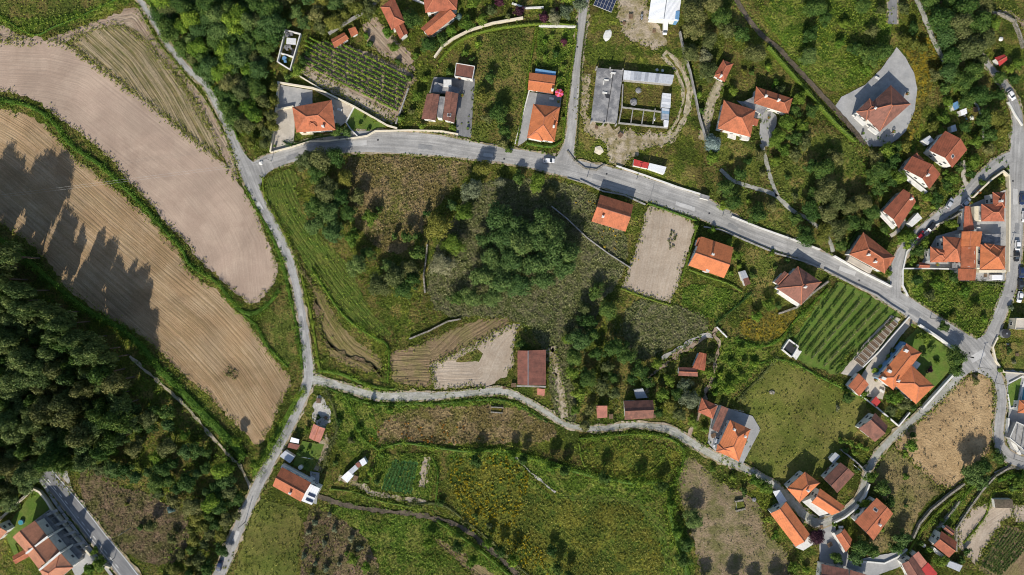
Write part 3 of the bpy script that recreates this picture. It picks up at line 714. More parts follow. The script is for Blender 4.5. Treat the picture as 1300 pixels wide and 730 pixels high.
VANG = loft('van_windscreen', [(.95, .88, 1.1, 2.02), (1.25, .86, 1.08, 1.75), (1.75, .82, 1.0, 1.08)], .1); VANG.materials.append(M['glass'])
WH = cylmesh('tyre', .32, .32, -.11, .11, 12); WH.materials.append(M['rubber']); RIM = cylmesh('rim', .2, .18, -.13, .13, 10); RIM.materials.append(M['metal'])
HL = boxmesh('headlight', [((0, 0, 0), (.14, .34, .14))]); HL.materials.append(plain('lamp_glass', (.7, .7, .68), .15))
TL = boxmesh('tail_light', [((0, 0, 0), (.1, .3, .16))]); TL.materials.append(M['redp'])
MI = boxmesh('mirror', [((0, 0, 0), (.12, .2, .13))]); MI.materials.append(M['dark_metal'])
CPAINT = {}
def car(x, y, ang, colour, label, van=False, sc_=1.0, name='parked_car', group=None):
    """ang: heading in the survey, degrees clockwise from right"""
    g = G(x, y, .7); e = empty(name, (g[0], g[1], Z0 + .045), -math.radians(ang)); e.scale = (sc_,) * 3
    if colour not in CPAINT:
        c = {'white': (.75, .75, .75), 'black': (.02, .02, .022), 'silver': (.45, .47, .5), 'red': (.3, .015, .02), 'navy': (.02, .035, .09), 'grey': (.15, .16, .17)}[colour]
        m = plain('car_paint_' + colour, c, .28, var=.03, spec=.6); CPAINT[colour] = m
    pm = CPAINT[colour]
    def part(nm, me, par=e, loc=None, rz=None, paint=False):
        o = link(nm, me, None, par, loc, rz)
        if paint:
            if not me.materials: me.materials.append(pm)
            o.material_slots[0].link = 'OBJECT'; o.material_slots[0].material = pm
        return o
    if van: part('body', VANB, paint=True); part('windscreen', VANG); wx, ww = 1.55, .88; fx, rx = 2.36, -2.5
    else: part('body', CARB, paint=True); part('cabin_glass', CARG); part('roof_panel', CARR, paint=True); wx, ww = 1.3, .8; fx, rx = 2.0, -2.06
    for sx in (-1, 1):
        for sy in (-1, 1):
            o = part('wheel', WH, loc=(sx * wx, sy * ww, .32)); o.rotation_euler = (math.pi / 2, 0, 0); part('rim', RIM, o)
    for sy in (-1, 1):
        part('headlight', HL, loc=(fx, sy * .56, .58)); part('tail_light', TL, loc=(rx, sy * .62, .74)); part('mirror', MI, loc=(.85, sy * .98, 1.0))
    tag(e, label, 'van' if van else 'car', group); return e
def pole(x, y, label, h=8.5, arm=0.0):
    g = G(x, y); e = empty('utility_pole', (g[0], g[1], 0)); link('post', cylmesh('pole_post', .14, .09, -.3, h, 8), M['greyw'], e)
    link('crossarm', boxmesh('crossarm', [((0, 0, h - .4), (1.6, .1, .12), arm)]), M['dark_metal'], e)
    for s_ in (-.7, .7): link('insulator', cylmesh('insulator', .06, .05, 0, .2, 6), M['white'], e, (math.cos(arm) * s_, math.sin(arm) * s_, h - .34))
    tag(e, label, 'utility pole', 'concrete utility poles along the roads'); return e
def simple(name, specs, label, cat, x, y, ang=0, group=None, z=0.0):
    """a small object from named parts: (part, mesh, material)"""
    g = G(x, y); e = empty(name, (g[0], g[1], z), -math.radians(ang))
    for nm, me, mt in specs: link(nm, me, M[mt] if mt else None, e)
    tag(e, label, cat, group); return e
def row(name, a, b, wpx, h, kind, label, posts=True, group=None, cat='vine row', leaf=.36, dens=9, fill=.8):
    A, B = np.array(G(*a)), np.array(G(*b)); d = B - A; L = np.linalg.norm(d); u = d / L; nn = np.array([-u[1], u[0]]); wm = wpx * S
    n = int(L * dens * (wm + h * .5)); t = RNG.uniform(0, L, n); gap = np.sin(t * .9 + RNG.uniform(0, 6)) + np.sin(t * 2.1); k = gap > -2 + (1 - fill) * 2.2; t = t[k]; n = len(t)
    off = np.clip(RNG.normal(0, .3, n), -.7, .7) * wm; z = h * RNG.uniform(.35, 1.05, n)
    P = np.stack([u[0] * t + nn[0] * off, u[1] * t + nn[1] * off, z], 1); nr = RNG.normal(size=(n, 3)) * .6 + np.array([0, 0, .9]) + np.stack([nn[0] * off, nn[1] * off, off * 0], 1) * 2 / max(wm, .1)
    e = empty(name, (A[0], A[1], 0)); link('foliage', leafmesh(name + '_foliage', P, nr, leaf * RNG.uniform(.6, 1.3, n), RNG.uniform(.2, .95, n), LEAF[kind]), None, e)
    if posts:
        m = boxmesh('post', [((0, 0, h / 2), (.12, .12, h + .3))]); m.materials.append(M['wood'])
        for i in range(max(2, int(L / 6)) + 1): q = u * L * i / max(2, int(L / 6)); link('post', m, None, e, (q[0], q[1], 0))
    tag(e, label, cat, group); return e
def add(me_specs): return boxmesh('part', me_specs)

# ================================================================== THE PLACE
gme = pydata('ground', [(-4000, -4000, 0), (4000, -4000, 0), (4000, 4000, 0), (-4000, 4000, 0)], [(0, 1, 2, 3)])
tag(link('ground', gme, M['grass']), 'rough green and brown grassland under the whole valley', kind='structure')
# ---- fields and other ground patches (structure)
gf1 = [(-30, 78), (60, 82), (110, 95), (160, 135), (210, 175), (260, 215), (300, 262), (325, 310), (330, 372)]
sheet('green_meadow', [(-60, -60), (165, -60), (170, 2), (150, 10), (100, 28), (50, 42), (-60, 33)], 'lush')
sheet('olive_meadow', [(-60, -60), (140, -60), (140, 2), (110, 10), (80, 18), (40, 25), (0, 18), (-60, 10)], 'olive')
sheet('dirt_track', [(-40, 30), (0, 30), (14, 39), (30, 46), (60, 49), (62, 55), (0, 54), (-40, 52)], 'verge', [(-30, 42), (62, 52)])
sheet('field_edge', [(55, 52), (82, 41), (100, 35), (155, 14), (168, 7), (180, 14), (190, 37), (207, 62), (225, 82), (250, 112), (262, 127), (276, 147), (291, 180), (300, 205), (305, 232), (290, 215), (280, 192), (258, 152), (231, 107), (198, 72), (183, 49), (155, 33), (120, 40), (82, 56)], 'verge', [(60, 48), (120, 30), (170, 18), (195, 55), (240, 110), (285, 185), (302, 230)])
sheet('ploughed_field', [(-60, 50), (60, 51), (82, 54), (105, 70), (130, 88), (175, 122), (215, 152), (262, 190), (285, 207), (302, 230), (322, 262), (333, 290), (346, 318), (355, 345), (345, 365), (327, 384), (317, 387), (305, 378), (292, 365), (262, 338), (246, 325), (240, 310), (214, 288), (192, 258), (165, 233), (145, 205), (117, 181), (89, 160), (69, 145), (52, 130), (27, 120), (-60, 108)], 'plowed', gf1, amp=.3, label='smooth pale pinkish ploughed field curving down to the lane')
sheet('mown_field', [(80, 52), (120, 37), (155, 29), (185, 44), (200, 67), (235, 103), (262, 150), (284, 203), (262, 192), (215, 154), (175, 124), (130, 90), (105, 72)], 'striped', [(150, 30), (185, 62), (225, 120), (270, 205)], amp=.25, label='olive field with pale mowing swathes')
sheet('stubble_field', [(-60, 128), (25, 143), (45, 150), (62, 165), (78, 183), (100, 203), (125, 223), (155, 248), (185, 273), (210, 300), (230, 325), (238, 345), (260, 360), (275, 368), (292, 388), (310, 403), (325, 421), (335, 438), (352, 461), (371, 477), (366, 498), (352, 523), (341, 547), (327, 569), (310, 549), (280, 518), (255, 494), (225, 468), (200, 443), (175, 423), (140, 403), (113, 388), (85, 368), (75, 350), (50, 320), (25, 298), (-60, 250)], 'stubble', [(-40, 150), (20, 185), (80, 235), (140, 288), (200, 340), (270, 400), (320, 455), (350, 500)], amp=.35, label='large tan stubble field with curving tractor lines')
sheet('olive_field', [(345, 385), (362, 375), (374, 392), (378, 440), (376, 458), (366, 462), (350, 445), (336, 425), (330, 408)], 'olive')
sheet('tan_field', [(396, 362), (403, 362), (415, 381), (430, 408), (450, 433), (481, 450), (486, 473), (460, 471), (435, 461), (415, 448), (408, 423), (400, 393)], 'tan_strip', [(398, 362), (420, 405), (445, 440), (488, 465)])
sheet('green_field', [(335, 235), (345, 222), (365, 214), (380, 220), (376, 245), (386, 275), (405, 300), (430, 320), (446, 345), (458, 370), (470, 395), (488, 412), (500, 428), (470, 425), (440, 408), (415, 378), (395, 350), (375, 312), (355, 282), (340, 258)], 'mown_green', [(345, 215), (365, 265), (395, 310), (430, 360), (480, 420)], label='green mown strip curving beside the left lane')
sheet('dry_meadow', [(445, 197), (520, 199), (590, 204), (603, 216), (565, 250), (540, 280), (530, 310), (500, 325), (465, 305), (440, 262), (436, 215)], 'brown_meadow', label='brown dry meadow below the main road')
sheet('scrub_ground', [(536, 360), (560, 300), (600, 235), (660, 225), (700, 228), (760, 245), (800, 300), (790, 360), (740, 400), (700, 420), (620, 400), (560, 405)], 'mossy')
sheet('scrub_ground', [(660, 400), (700, 370), (750, 360), (768, 380), (745, 430), (722, 470), (735, 520), (725, 545), (700, 520), (695, 450)], 'mossy')
sheet('brown_soil', [(494, 446), (520, 442), (548, 430), (590, 412), (620, 402), (655, 405), (640, 420), (605, 440), (546, 465), (552, 492), (520, 489), (500, 487), (494, 465)], 'brown', [(490, 480), (560, 478), (600, 440), (650, 410)])
sheet('tilled_plot', [(660, 411), (653, 436), (651, 466), (637, 482), (618, 491), (552, 494), (545, 464), (575, 450), (605, 435), (630, 421), (645, 412)], 'pale', [(550, 480), (610, 478), (625, 440), (650, 412)], smooth=0, label='fan-shaped pale tilled plot left of the big barn')
sheet('weedy_patch', [(576, 458), (590, 450), (604, 442), (611, 446), (612, 458), (595, 460)], 'olive')
sheet('tilled_plot', [(822, 262), (850, 268), (875, 279), (883, 286), (880, 298), (872, 325), (860, 363), (851, 385), (820, 376), (789, 364), (800, 335), (812, 300)], 'pale', [(845, 262), (838, 310), (822, 380)], smooth=0, label='pale tilled plot right of the roadside gabled house')
sheet('terraced_garden', [(1058, 356), (1080, 363), (1110, 377), (1146, 400), (1133, 405), (1097, 440), (1067, 478), (1040, 470), (1008, 455), (1000, 440), (1020, 412)], 'lawn', label='green terraced vine garden')
sheet('dark_meadow', [(983, 458), (1010, 462), (1035, 478), (1070, 494), (1102, 509), (1095, 530), (1085, 548), (1062, 580), (1050, 602), (1020, 612), (992, 612), (960, 592), (945, 575), (963, 540), (943, 512), (938, 500), (953, 480)], 'even', label='open olive-green meadow left of the vegetable gardens')
sheet('straw_field', [(1225, 482), (1240, 473), (1256, 479), (1261, 500), (1262, 520), (1259, 545), (1258, 570), (1245, 585), (1228, 600), (1222, 612), (1197, 622), (1160, 590), (1150, 575), (1132, 570), (1146, 549), (1173, 530), (1197, 508), (1213, 490)], 'straw', amp=.4, label='straw-brown field of flattened stalks inside the road bend')
sheet('dry_meadow', [(1140, 562), (1135, 570), (1160, 590), (1197, 622), (1175, 640), (1160, 665), (1150, 690), (1120, 700), (1098, 707), (1108, 660), (1128, 645), (1115, 625), (1106, 607), (1120, 580)], 'dry_meadow')
sheet('tilled_plot', [(1262, 636), (1285, 640), (1320, 645), (1320, 652), (1275, 658), (1263, 675), (1247, 700), (1238, 718), (1222, 702), (1214, 685), (1217, 665), (1235, 648)], 'pale', [(1220, 695), (1240, 660), (1270, 640)], smooth=0)
sheet('tilled_plot', [(1285, 645), (1330, 640), (1330, 665), (1290, 662)], 'pale', [(1285, 650), (1320, 652)], smooth=0)
sheet('crop_plot', [(1273, 666), (1330, 682), (1330, 760), (1265, 740), (1239, 718)], 'brown', [(1273, 666), (1239, 718)], smooth=0)
sheet('rough_clearing', [(872, 577), (885, 585), (900, 600), (920, 615), (955, 630), (967, 647), (972, 680), (998, 695), (1003, 715), (1003, 760), (895, 760), (884, 700), (878, 672), (868, 645), (857, 612), (862, 590)], 'earth', label='stony brown clearing left of the long orange roof')
sheet('flower_meadow', [(567, 602), (573, 582), (610, 574), (637, 578), (662, 592), (690, 612), (705, 622), (800, 622), (832, 650), (848, 680), (855, 760), (690, 760), (640, 702), (590, 660), (568, 632)], 'flower', label='dark green meadow freckled with yellow flowers')
sheet('contour_band', [(706, 625), (800, 627), (836, 648), (850, 690), (856, 760), (846, 760), (840, 692), (826, 656), (796, 637), (708, 634)], 'mown_green', [(706, 630), (800, 632), (842, 680), (850, 760)])
sheet('contour_band', [(590, 580), (636, 582), (662, 600), (700, 628), (698, 634), (655, 606), (632, 590), (592, 588)], 'lush')
sheet('contour_band', [(748, 566), (800, 560), (846, 570), (858, 584), (845, 602), (790, 606), (748, 596)], 'mown_green', [(748, 580), (800, 570), (850, 590)])
sheet('mown_band', [(330, 628), (352, 640), (384, 646), (378, 700), (376, 760), (290, 760), (305, 700), (318, 660)], 'even')
sheet('green_bank', [(565, 575), (610, 568), (650, 570), (700, 590), (740, 606), (800, 616), (850, 612), (858, 640), (880, 700), (885, 760), (858, 760), (850, 690), (834, 652), (800, 628), (705, 628), (664, 596), (637, 582), (610, 578), (575, 586)], 'lush', label='bright green bank curving round the flower meadow')
sheet('green_bank', [(415, 495), (470, 510), (480, 545), (478, 568), (440, 580), (425, 560)], 'lush')
sheet('green_bank', [(470, 512), (560, 506), (640, 506), (672, 516), (706, 540), (690, 534), (640, 518), (560, 520), (480, 528)], 'lush')
sheet('lower_slope', [(395, 640), (520, 652), (560, 662), (600, 690), (650, 745), (500, 745), (470, 690), (440, 660)], 'lush')
sheet('brown_strip', [(545, 682), (560, 684), (620, 722), (640, 745), (620, 745), (585, 715)], 'brown', [(545, 682), (625, 740)])
sheet('brown_strip', [(520, 640), (550, 650), (590, 674), (640, 712), (632, 716), (585, 684), (548, 660), (518, 650)], 'flower')
sheet('lower_meadow', [(478, 548), (500, 522), (560, 516), (640, 513), (692, 530), (712, 548), (690, 562), (640, 562), (560, 564), (520, 562), (482, 567)], 'brown_meadow')
sheet('lower_meadow', [(735, 562), (800, 556), (850, 565), (868, 582), (850, 610), (790, 612), (740, 600)], 'flower')
sheet('scrub_clearing', [(392, 642), (415, 650), (448, 667), (472, 692), (492, 760), (380, 760), (384, 690)], 'clearing')
sheet('scrub_clearing', [(100, 600), (122, 590), (152, 620), (190, 625), (212, 640), (240, 652), (240, 690), (215, 722), (160, 706), (130, 670), (104, 635)], 'clearing', label='reddish brown clearing between the wood and the two-lane road')
sheet('vegetable_ground', [(478, 575), (552, 576), (548, 634), (470, 622)], 'lush', smooth=0); sheet('crop_plot', [(500, 583), (531, 588), (522, 627), (484, 622)], 'dark_crop', smooth=0); sheet('bare_strip', [(538, 580), (546, 580), (540, 618), (531, 618)], 'pale', [(542, 580), (535, 618)], smooth=0)
sheet('flower_patch', [(935, 412), (960, 398), (985, 393), (1006, 389), (1014, 400), (992, 428), (968, 434), (945, 428)], 'yellow', label='patch of yellow flowering weeds below the hip-roofed roadside house')
sheet('vineyard_ground', [(384, 87), (388, 60), (402, 52), (438, 56), (520, 87), (530, 98), (517, 118), (505, 157), (480, 146), (388, 93)], 'verge', [(385, 60), (520, 122)], smooth=0, label='bare pale soil under the vineyard rows')
sheet('vineyard_path', [(378, 88), (392, 90), (450, 118), (498, 146), (504, 158), (490, 156), (440, 128), (395, 104)], 'pale', [(380, 92), (500, 154)], smooth=0)
sheet('earth_yard', [(460, 31), (477, 21), (487, 33), (505, 55), (522, 68), (527, 92), (492, 74), (466, 56)], 'verge', [(468, 30), (524, 90)], smooth=0)
sheet('meadow', [(607, 45), (678, 33), (668, 180), (594, 178)], 'olive', smooth=0)
sheet('garden_grass', [(684, 36), (730, 36), (718, 120), (704, 118), (708, 90), (680, 84)], 'lush', smooth=0)
sheet('rough_grass_yard', [(746, 0), (870, 40), (892, 175), (890, 240), (790, 214), (735, 190), (732, 100)], 'grass', smooth=0)
sheet('scrub_ground', [(795, 378), (860, 388), (900, 400), (897, 424), (850, 440), (812, 462), (790, 440)], 'mossy', label='grey-green scrub below the pale plot')
sheet('weedy_plot', [(868, 360), (905, 362), (945, 375), (930, 395), (908, 408), (880, 395), (862, 385)], 'lush')
sheet('weedy_plot', [(922, 425), (960, 438), (985, 455), (950, 480), (935, 500), (905, 500), (895, 480), (915, 450)], 'lush')
sheet('grassy_lot', [(1152, 345), (1218, 344), (1276, 360), (1268, 395), (1250, 425), (1238, 430), (1214, 414), (1190, 396), (1165, 385), (1152, 372)], 'lush')
sheet('garden_ground', [(990, 330), (1030, 320), (1048, 350), (1020, 380), (990, 398), (960, 395), (945, 360), (948, 310)], 'olive')
sheet('green_meadow', [(955, 0), (1045, -10), (1135, 10), (1125, 80), (1090, 108), (1060, 118), (1040, 110), (1005, 75)], 'lush')
sheet('scrubby_bank', [(1140, 50), (1195, 45), (1190, 90), (1175, 130), (1160, 180), (1140, 178), (1160, 140), (1165, 100)], 'yellow', label='bank of yellowing scrub right of the paved yard')
sheet('dry_orchard', [(890, 185), (960, 180), (1040, 150), (1090, 190), (1110, 240), (1085, 300), (1058, 320), (1000, 300), (930, 270), (895, 245)], 'olive')
sheet('field_plot', [(1262, 436), (1268, 444), (1275, 470), (1340, 474), (1340, 434)], 'olive', smooth=0)
sheet('earth_bank', [(1245, 14), (1290, 14), (1330, 60), (1330, 75), (1300, 40), (1285, 22)], 'verge', [(1245, 14), (1300, 60)])
# yards and pavings
sheet('paved_yard', [(1138, 60), (1149, 73), (1160, 93), (1164, 113), (1161, 140), (1150, 166), (1140, 176), (1125, 186), (1103, 186), (1085, 170), (1060, 135), (1068, 123), (1098, 108), (1118, 88)], 'concrete', amp=.05, smooth=0, label='grey paved yard around the brown-roofed villa')
sheet('dirt_yard', [(782, -20), (822, -20), (822, 25), (836, 30), (846, 45), (846, 62), (826, 62), (805, 54), (790, 45), (785, 25)], 'dirt', amp=.5)
sheet('dirt_yard', [(736, 100), (752, 94), (746, 140), (748, 156), (775, 162), (845, 171), (866, 160), (860, 172), (848, 182), (830, 188), (812, 190), (795, 206), (787, 212), (772, 202), (770, 180), (752, 176), (738, 165)], 'dirt', amp=.6)
sheet('gravel_yard', [(401, 503), (409, 501), (419, 522), (421, 532), (412, 543), (398, 538), (396, 520)], 'gravel', amp=.3)
sheet('white_gravel', [(411, 553), (424, 555), (416, 578), (405, 600), (397, 596), (405, 572)], 'dirt', amp=.6)
sheet('concrete_yard', [(356, 108), (397, 115), (397, 133), (373, 139), (353, 138)], 'concrete', amp=.03, smooth=0)
sheet('paved_forecourt', [(352, 140), (375, 135), (374, 170), (372, 187), (346, 193)], 'paving', amp=.03, smooth=0)
sheet('paved_forecourt', [(400, 115), (412, 119), (450, 137), (440, 155), (424, 166), (420, 126)], 'paving', amp=.03, smooth=0)
sheet('villa_lawn', [(450, 137), (492, 161), (478, 166), (467, 172), (455, 175), (440, 156)], 'lawn', amp=.05, smooth=0)
sheet('concrete_yard', [(551, 98), (603, 100), (598, 175), (579, 172), (580, 118), (545, 118)], 'asphalt2', [(590, 100), (585, 172)], amp=.03, smooth=0)
sheet('driveway', [(671, 117), (713, 122), (711, 137), (679, 134), (669, 178), (657, 186), (663, 150)], 'concrete', amp=.03, smooth=0)
sheet('driveway', [(968, 142), (985, 142), (986, 158), (979, 172), (978, 186), (966, 186), (963, 165)], 'concrete', amp=.1)
sheet('driveway', [(935, 128), (978, 134), (976, 152), (958, 150)], 'concrete', amp=.03, smooth=0)
sheet('orange_house_yard', [(1152, 403), (1160, 408), (1144, 425), (1127, 450), (1112, 476), (1124, 492), (1120, 507), (1100, 503), (1092, 478), (1104, 460)], 'paving', amp=.05, smooth=0)
sheet('villa_lawn', [(1164, 416), (1208, 445), (1204, 472), (1180, 498), (1150, 440), (1148, 432)], 'lawn', amp=.05, smooth=0, label='walled lawn right of the large orange villa')
sheet('paved_courtyard', [(1226, 262), (1278, 240), (1278, 357), (1217, 357), (1205, 340), (1166, 340), (1188, 300), (1215, 292)], 'concrete', amp=.03, smooth=0)
sheet('paved_courtyard', [(1040, 655), (1055, 652), (1062, 676), (1076, 702), (1078, 712), (1150, 698), (1160, 712), (1100, 735), (1040, 718)], 'concrete', amp=.1, smooth=0)
sheet('villa_lawn', [(45, 620), (52, 624), (66, 643), (74, 655), (44, 665), (20, 690), (28, 710), (22, 712), (8, 680), (15, 660)], 'lawn', amp=.05, smooth=0)
sheet('terrace_paving', [(44, 661), (68, 643), (112, 697), (120, 712), (98, 735), (92, 722)], 'concrete', amp=.03, smooth=0)
sheet('garden_lawn', [(384, 560), (412, 564), (404, 585), (396, 600), (372, 590), (376, 575)], 'lawn', amp=.1, smooth=0)
sheet('driveway', [(394, 598), (406, 600), (405, 616), (402, 640), (392, 636)], 'concrete', amp=.05, smooth=0)
sheet('gravel_apron', [(78, 588), (86, 598), (93, 622), (88, 624), (66, 600)], 'gravel', amp=.1, smooth=0)
sheet('triangular_lawn', [(1279, 489), (1296, 479), (1290, 513), (1280, 516)], 'lawn', amp=.03, smooth=0, label='small triangular lawn edged in white at the right')
sheet('concrete_yard', [(1277, 436), (1330, 440), (1330, 600), (1300, 590), (1284, 578), (1278, 560), (1280, 520), (1276, 480)], 'concrete', amp=.03, smooth=0, z=.004 * 48.5)
sheet('gravel_yard', [(905, 512), (955, 528), (965, 545), (942, 590), (934, 586), (908, 572), (898, 562)], 'concrete', amp=.05, smooth=0)
# ---- roads
Z0 = nextz() + .02
R1 = [(290, 212, 10), (318, 220, 17), (335, 209, 19), (352, 203, 18), (372, 196, 19), (395, 189, 22), (430, 182, 25), (470, 180, 27), (510, 181, 27), (550, 184, 26), (590, 190, 22), (630, 196, 19), (665, 201, 20), (697, 208, 21), (735, 217, 24), (780, 228, 28), (830, 244, 28), (882, 261, 27), (915, 276, 24), (950, 294, 20), (1000, 313, 19), (1050, 333, 20), (1100, 358, 21), (1140, 382, 22), (1185, 411, 22), (1225, 437, 24), (1245, 448, 24)]
ribbon('main_road', R1[1:], 'asphalt', z=Z0, label='pale grey main road crossing the village')
R2 = [(168, -12, 6), (180, 3, 6), (190, 18, 6), (200, 35, 6), (212, 55, 6), (232, 80, 7), (252, 100, 7), (260, 106, 7), (272, 127, 8), (285, 152, 9), (296, 177, 10), (307, 203, 13), (317, 228, 15), (327, 250, 13), (342, 277, 12), (357, 305, 11), (369, 335, 10), (377, 366, 9), (384, 403, 10), (389, 441, 11), (392, 471, 12), (390, 489, 12), (382, 511, 11), (368, 541, 11), (345, 583, 12), (326, 620, 13), (308, 660, 13), (293, 695, 14), (280, 726, 14), (268, 752, 14)]
ribbon('left_lane', R2, 'asphalt', z=Z0 + .006, label='narrow lane winding down the left side')
sheet('road_junction', [(296, 192), (306, 186), (314, 200), (326, 209), (345, 206), (352, 212), (338, 221), (330, 236), (332, 252), (320, 252), (310, 222)], 'asphalt', z=Z0 + .012, amp=.05, guide=[(300, 190), (325, 250)])
R3 = [(388, 486, 10), (400, 482, 11), (415, 485, 9), (440, 492, 8), (460, 498, 9), (485, 503, 9), (519, 503, 10), (557, 502, 8), (595, 499, 7), (635, 496, 8), (650, 500, 7), (670, 509, 6), (695, 524, 6), (722, 540, 5), (753, 544, 6), (779, 542, 7), (805, 539, 6), (830, 541, 7), (852, 546, 9), (872, 558, 9), (890, 569, 9), (910, 580, 9), (940, 592, 8), (970, 607, 7), (993, 623, 7), (1006, 638, 9), (1020, 652, 10), (1037, 664, 10), (1055, 660, 9), (1077, 646, 8), (1091, 630, 8), (1100, 602, 8), (1111, 580, 8), (1127, 561, 8), (1142, 547, 8), (1165, 527, 8), (1190, 505, 8), (1211, 484, 8), (1227, 464, 9), (1234, 452, 9)]
ribbon('village_lane', R3, 'laneway', z=Z0 - .006, label='narrow concrete lane looping through the lower houses')
ribbon('right_road', [(1244, 448, 22), (1250, 437, 18), (1259, 423, 16), (1270, 396, 15), (1281, 366, 15), (1286, 340, 16), (1288, 308, 18), (1289, 258, 20), (1290, 220, 20), (1291, 183, 17), (1291, 152, 13), (1285, 128, 11), (1276, 108, 9), (1261, 92, 8), (1248, 74, 6), (1236, 55, 5)], 'asphalt', z=Z0 + .018, label='road running up the right edge')
ribbon('side_road', [(1284, 200, 16), (1268, 207, 15), (1255, 217, 14), (1240, 231, 14), (1220, 253, 14), (1200, 269, 14), (1182, 284, 14), (1164, 300, 14), (1148, 316, 14), (1139, 335, 14), (1136, 352, 14), (1136, 378, 15)], 'asphalt', z=Z0 + .024, label='side road curving round the walled house group')
ribbon('right_road', [(1240, 446, 30), (1256, 462, 16), (1267, 484, 12), (1271, 504, 12), (1269, 529, 12), (1267, 549, 12), (1270, 567, 13), (1281, 580, 15), (1300, 587, 14), (1330, 590, 14)], 'asphalt', z=Z0 + .03, label='road bending down round the straw field')
sheet('road_junction', [(1215, 425), (1228, 430), (1244, 430), (1260, 418), (1264, 425), (1256, 438), (1256, 450), (1264, 468), (1268, 480), (1256, 482), (1244, 473), (1232, 472), (1222, 478), (1210, 484), (1206, 478), (1220, 468), (1222, 455), (1212, 442)], 'asphalt', z=Z0 + .036, amp=.05, guide=[(1210, 420), (1262, 480)])
ribbon('side_road', [(745, -12, 10), (740, 15, 10), (737, 45, 10), (734, 75, 10), (729, 125, 11), (724, 175, 12), (720, 193, 17), (716, 206, 24)], 'asphalt', z=Z0 + .042, label='straight side road climbing from the main road to the top')
ribbon('two_lane_road', [(56, 596, 20), (66, 609, 20), (82, 628, 21), (104, 655, 21), (128, 686, 21), (150, 712, 21), (175, 742, 21)], 'asphalt2', z=Z0, label='two-lane road past the terraced villas')
for k in range(13):   # dashes
    t0 = k * 11.5 + 4; a = (60, 604); b = (170, 742); L = math.hypot(110, 138); ux, uy = 110 / L, 138 / L
    if t0 + 6 < L: ribbon('lane_dash', [(a[0] + ux * t0 - 1, a[1] + uy * t0 + 1), (a[0] + ux * (t0 + 5.5) - 1, a[1] + uy * (t0 + 5.5) + 1)], 'paint', .7, amp=0, z=Z0 + .012)
ribbon('edge_line', [(64, 594), (90, 624), (112, 650), (136, 681), (158, 707), (185, 742)], 'paint', .6, amp=0, z=Z0 + .012)
ribbon('edge_line', [(56, 607), (72, 625), (95, 655), (117, 684), (140, 712), (160, 738)], 'paint', .5, amp=0, z=Z0 + .012)
ribbon('pavement', [(50, 606), (60, 620), (70, 636), (90, 663), (112, 692), (132, 716), (150, 740)], 'concrete', 4, amp=.02, z=Z0 + .12, label='pavement strip beside the terraced villas')
for nm, pts, w_ in [('garden_path', [(914, 215), (930, 229), (955, 238), (980, 246), (995, 258), (1006, 268), (1022, 276), (1040, 290), (1052, 304), (1057, 320)], 5),
                    ('garden_path', [(966, 183), (972, 203), (979, 230), (987, 249)], 5), ('garden_path', [(1040, 262), (1050, 275), (1055, 290)], 3)]:
    ribbon(nm, pts, 'laneway', w_, z=Z0 - .01)
ribbon('gravel_drive', [(914, 104), (904, 125), (898, 148), (895, 166), (893, 178)], 'track', 8, z=Z0 - .01)
ribbon('dirt_track', [(842, 68), (852, 76), (861, 87), (869, 105), (872, 122), (867, 147), (855, 168), (845, 178)], 'track', 9, amp=.3, z=Z0 - .014, label='curved double-rut dirt track round the ruined shed')
ribbon('grass_strip', [(845, 70), (860, 88), (868, 106), (870, 122), (865, 147), (854, 167)], 'grass', 2.6, amp=.25, z=Z0 - .008)
ribbon('farm_track', [(165, 452), (190, 475), (215, 496), (240, 520), (262, 546), (285, 571), (305, 591), (314, 608), (320, 624)], 'track', 3.6, amp=.25, z=Z0 - .01, label='thin pale track along the edge of the pine wood')
ribbon('dark_path', [(930, -8), (948, 22), (966, 44), (988, 62), (1012, 88), (1040, 118), (1068, 148), (1098, 184)], 'dark_lane', 6, z=Z0 - .01)  # shading beside the tall hedge, put into the strip's dark colour
ribbon('dark_path', [(402, 628), (440, 641), (480, 648), (522, 652), (552, 658), (584, 668), (622, 697), (662, 735), (680, 760)], 'dark_lane', 6, amp=.3, z=Z0 - .01)  # dark brown path
ribbon('dry_path', [(430, 605), (450, 613), (480, 626), (520, 634), (541, 638)], 'dirt', 6.5, amp=.4, z=Z0 - .01)
ribbon('driveway', [(1132, -10), (1133, 12), (1132, 31)], 'asphalt2', 11, z=Z0 - .01)
ribbon('shaded_lane', [(1155, -15), (1168, 10), (1176, 30), (1186, 55), (1198, 78)], 'laneway', 6, z=Z0 - .01)
ribbon('walled_track', [(1213, 700), (1215, 668), (1233, 640), (1248, 620), (1262, 604), (1282, 594), (1310, 594)], 'dirt', 4, amp=.15, z=Z0 - .004)
ribbon('footpath', [(820, 505), (826, 478), (845, 462), (870, 443), (895, 428), (910, 418)], 'verge', 6, amp=.5, z=Z0 - .01)
ribbon('footpath', [(840, 455), (862, 442), (880, 432), (895, 426), (905, 428)], 'gravel', 4, amp=.4, z=Z0 - .008)
ribbon('footpath', [(872, 556), (884, 532), (895, 505), (906, 470), (912, 440), (906, 422)], 'verge', 4, amp=.4, z=Z0 - .01)
ribbon('footpath', [(1228, 120), (1240, 135), (1247, 155), (1248, 180)], 'gravel', 3, z=Z0 - .01)
ribbon('footpath', [(1130, 300), (1140, 292), (1147, 280), (1138, 268)], 'paving', 5, z=Z0 - .01)
ribbon('footpath', [(1213, 215), (1223, 206), (1222, 225), (1228, 238)], 'paving', 6, z=Z0 - .01)
ribbon('scree_strip', [(650, 575), (666, 592), (682, 606), (705, 625)], 'gravel', 2.2, amp=.3, z=Z0 - .01)
ribbon('sandy_strip', [(700, 440), (706, 470), (712, 500), (716, 530)], 'dirt', 8, amp=.8, z=Z0 - .012)
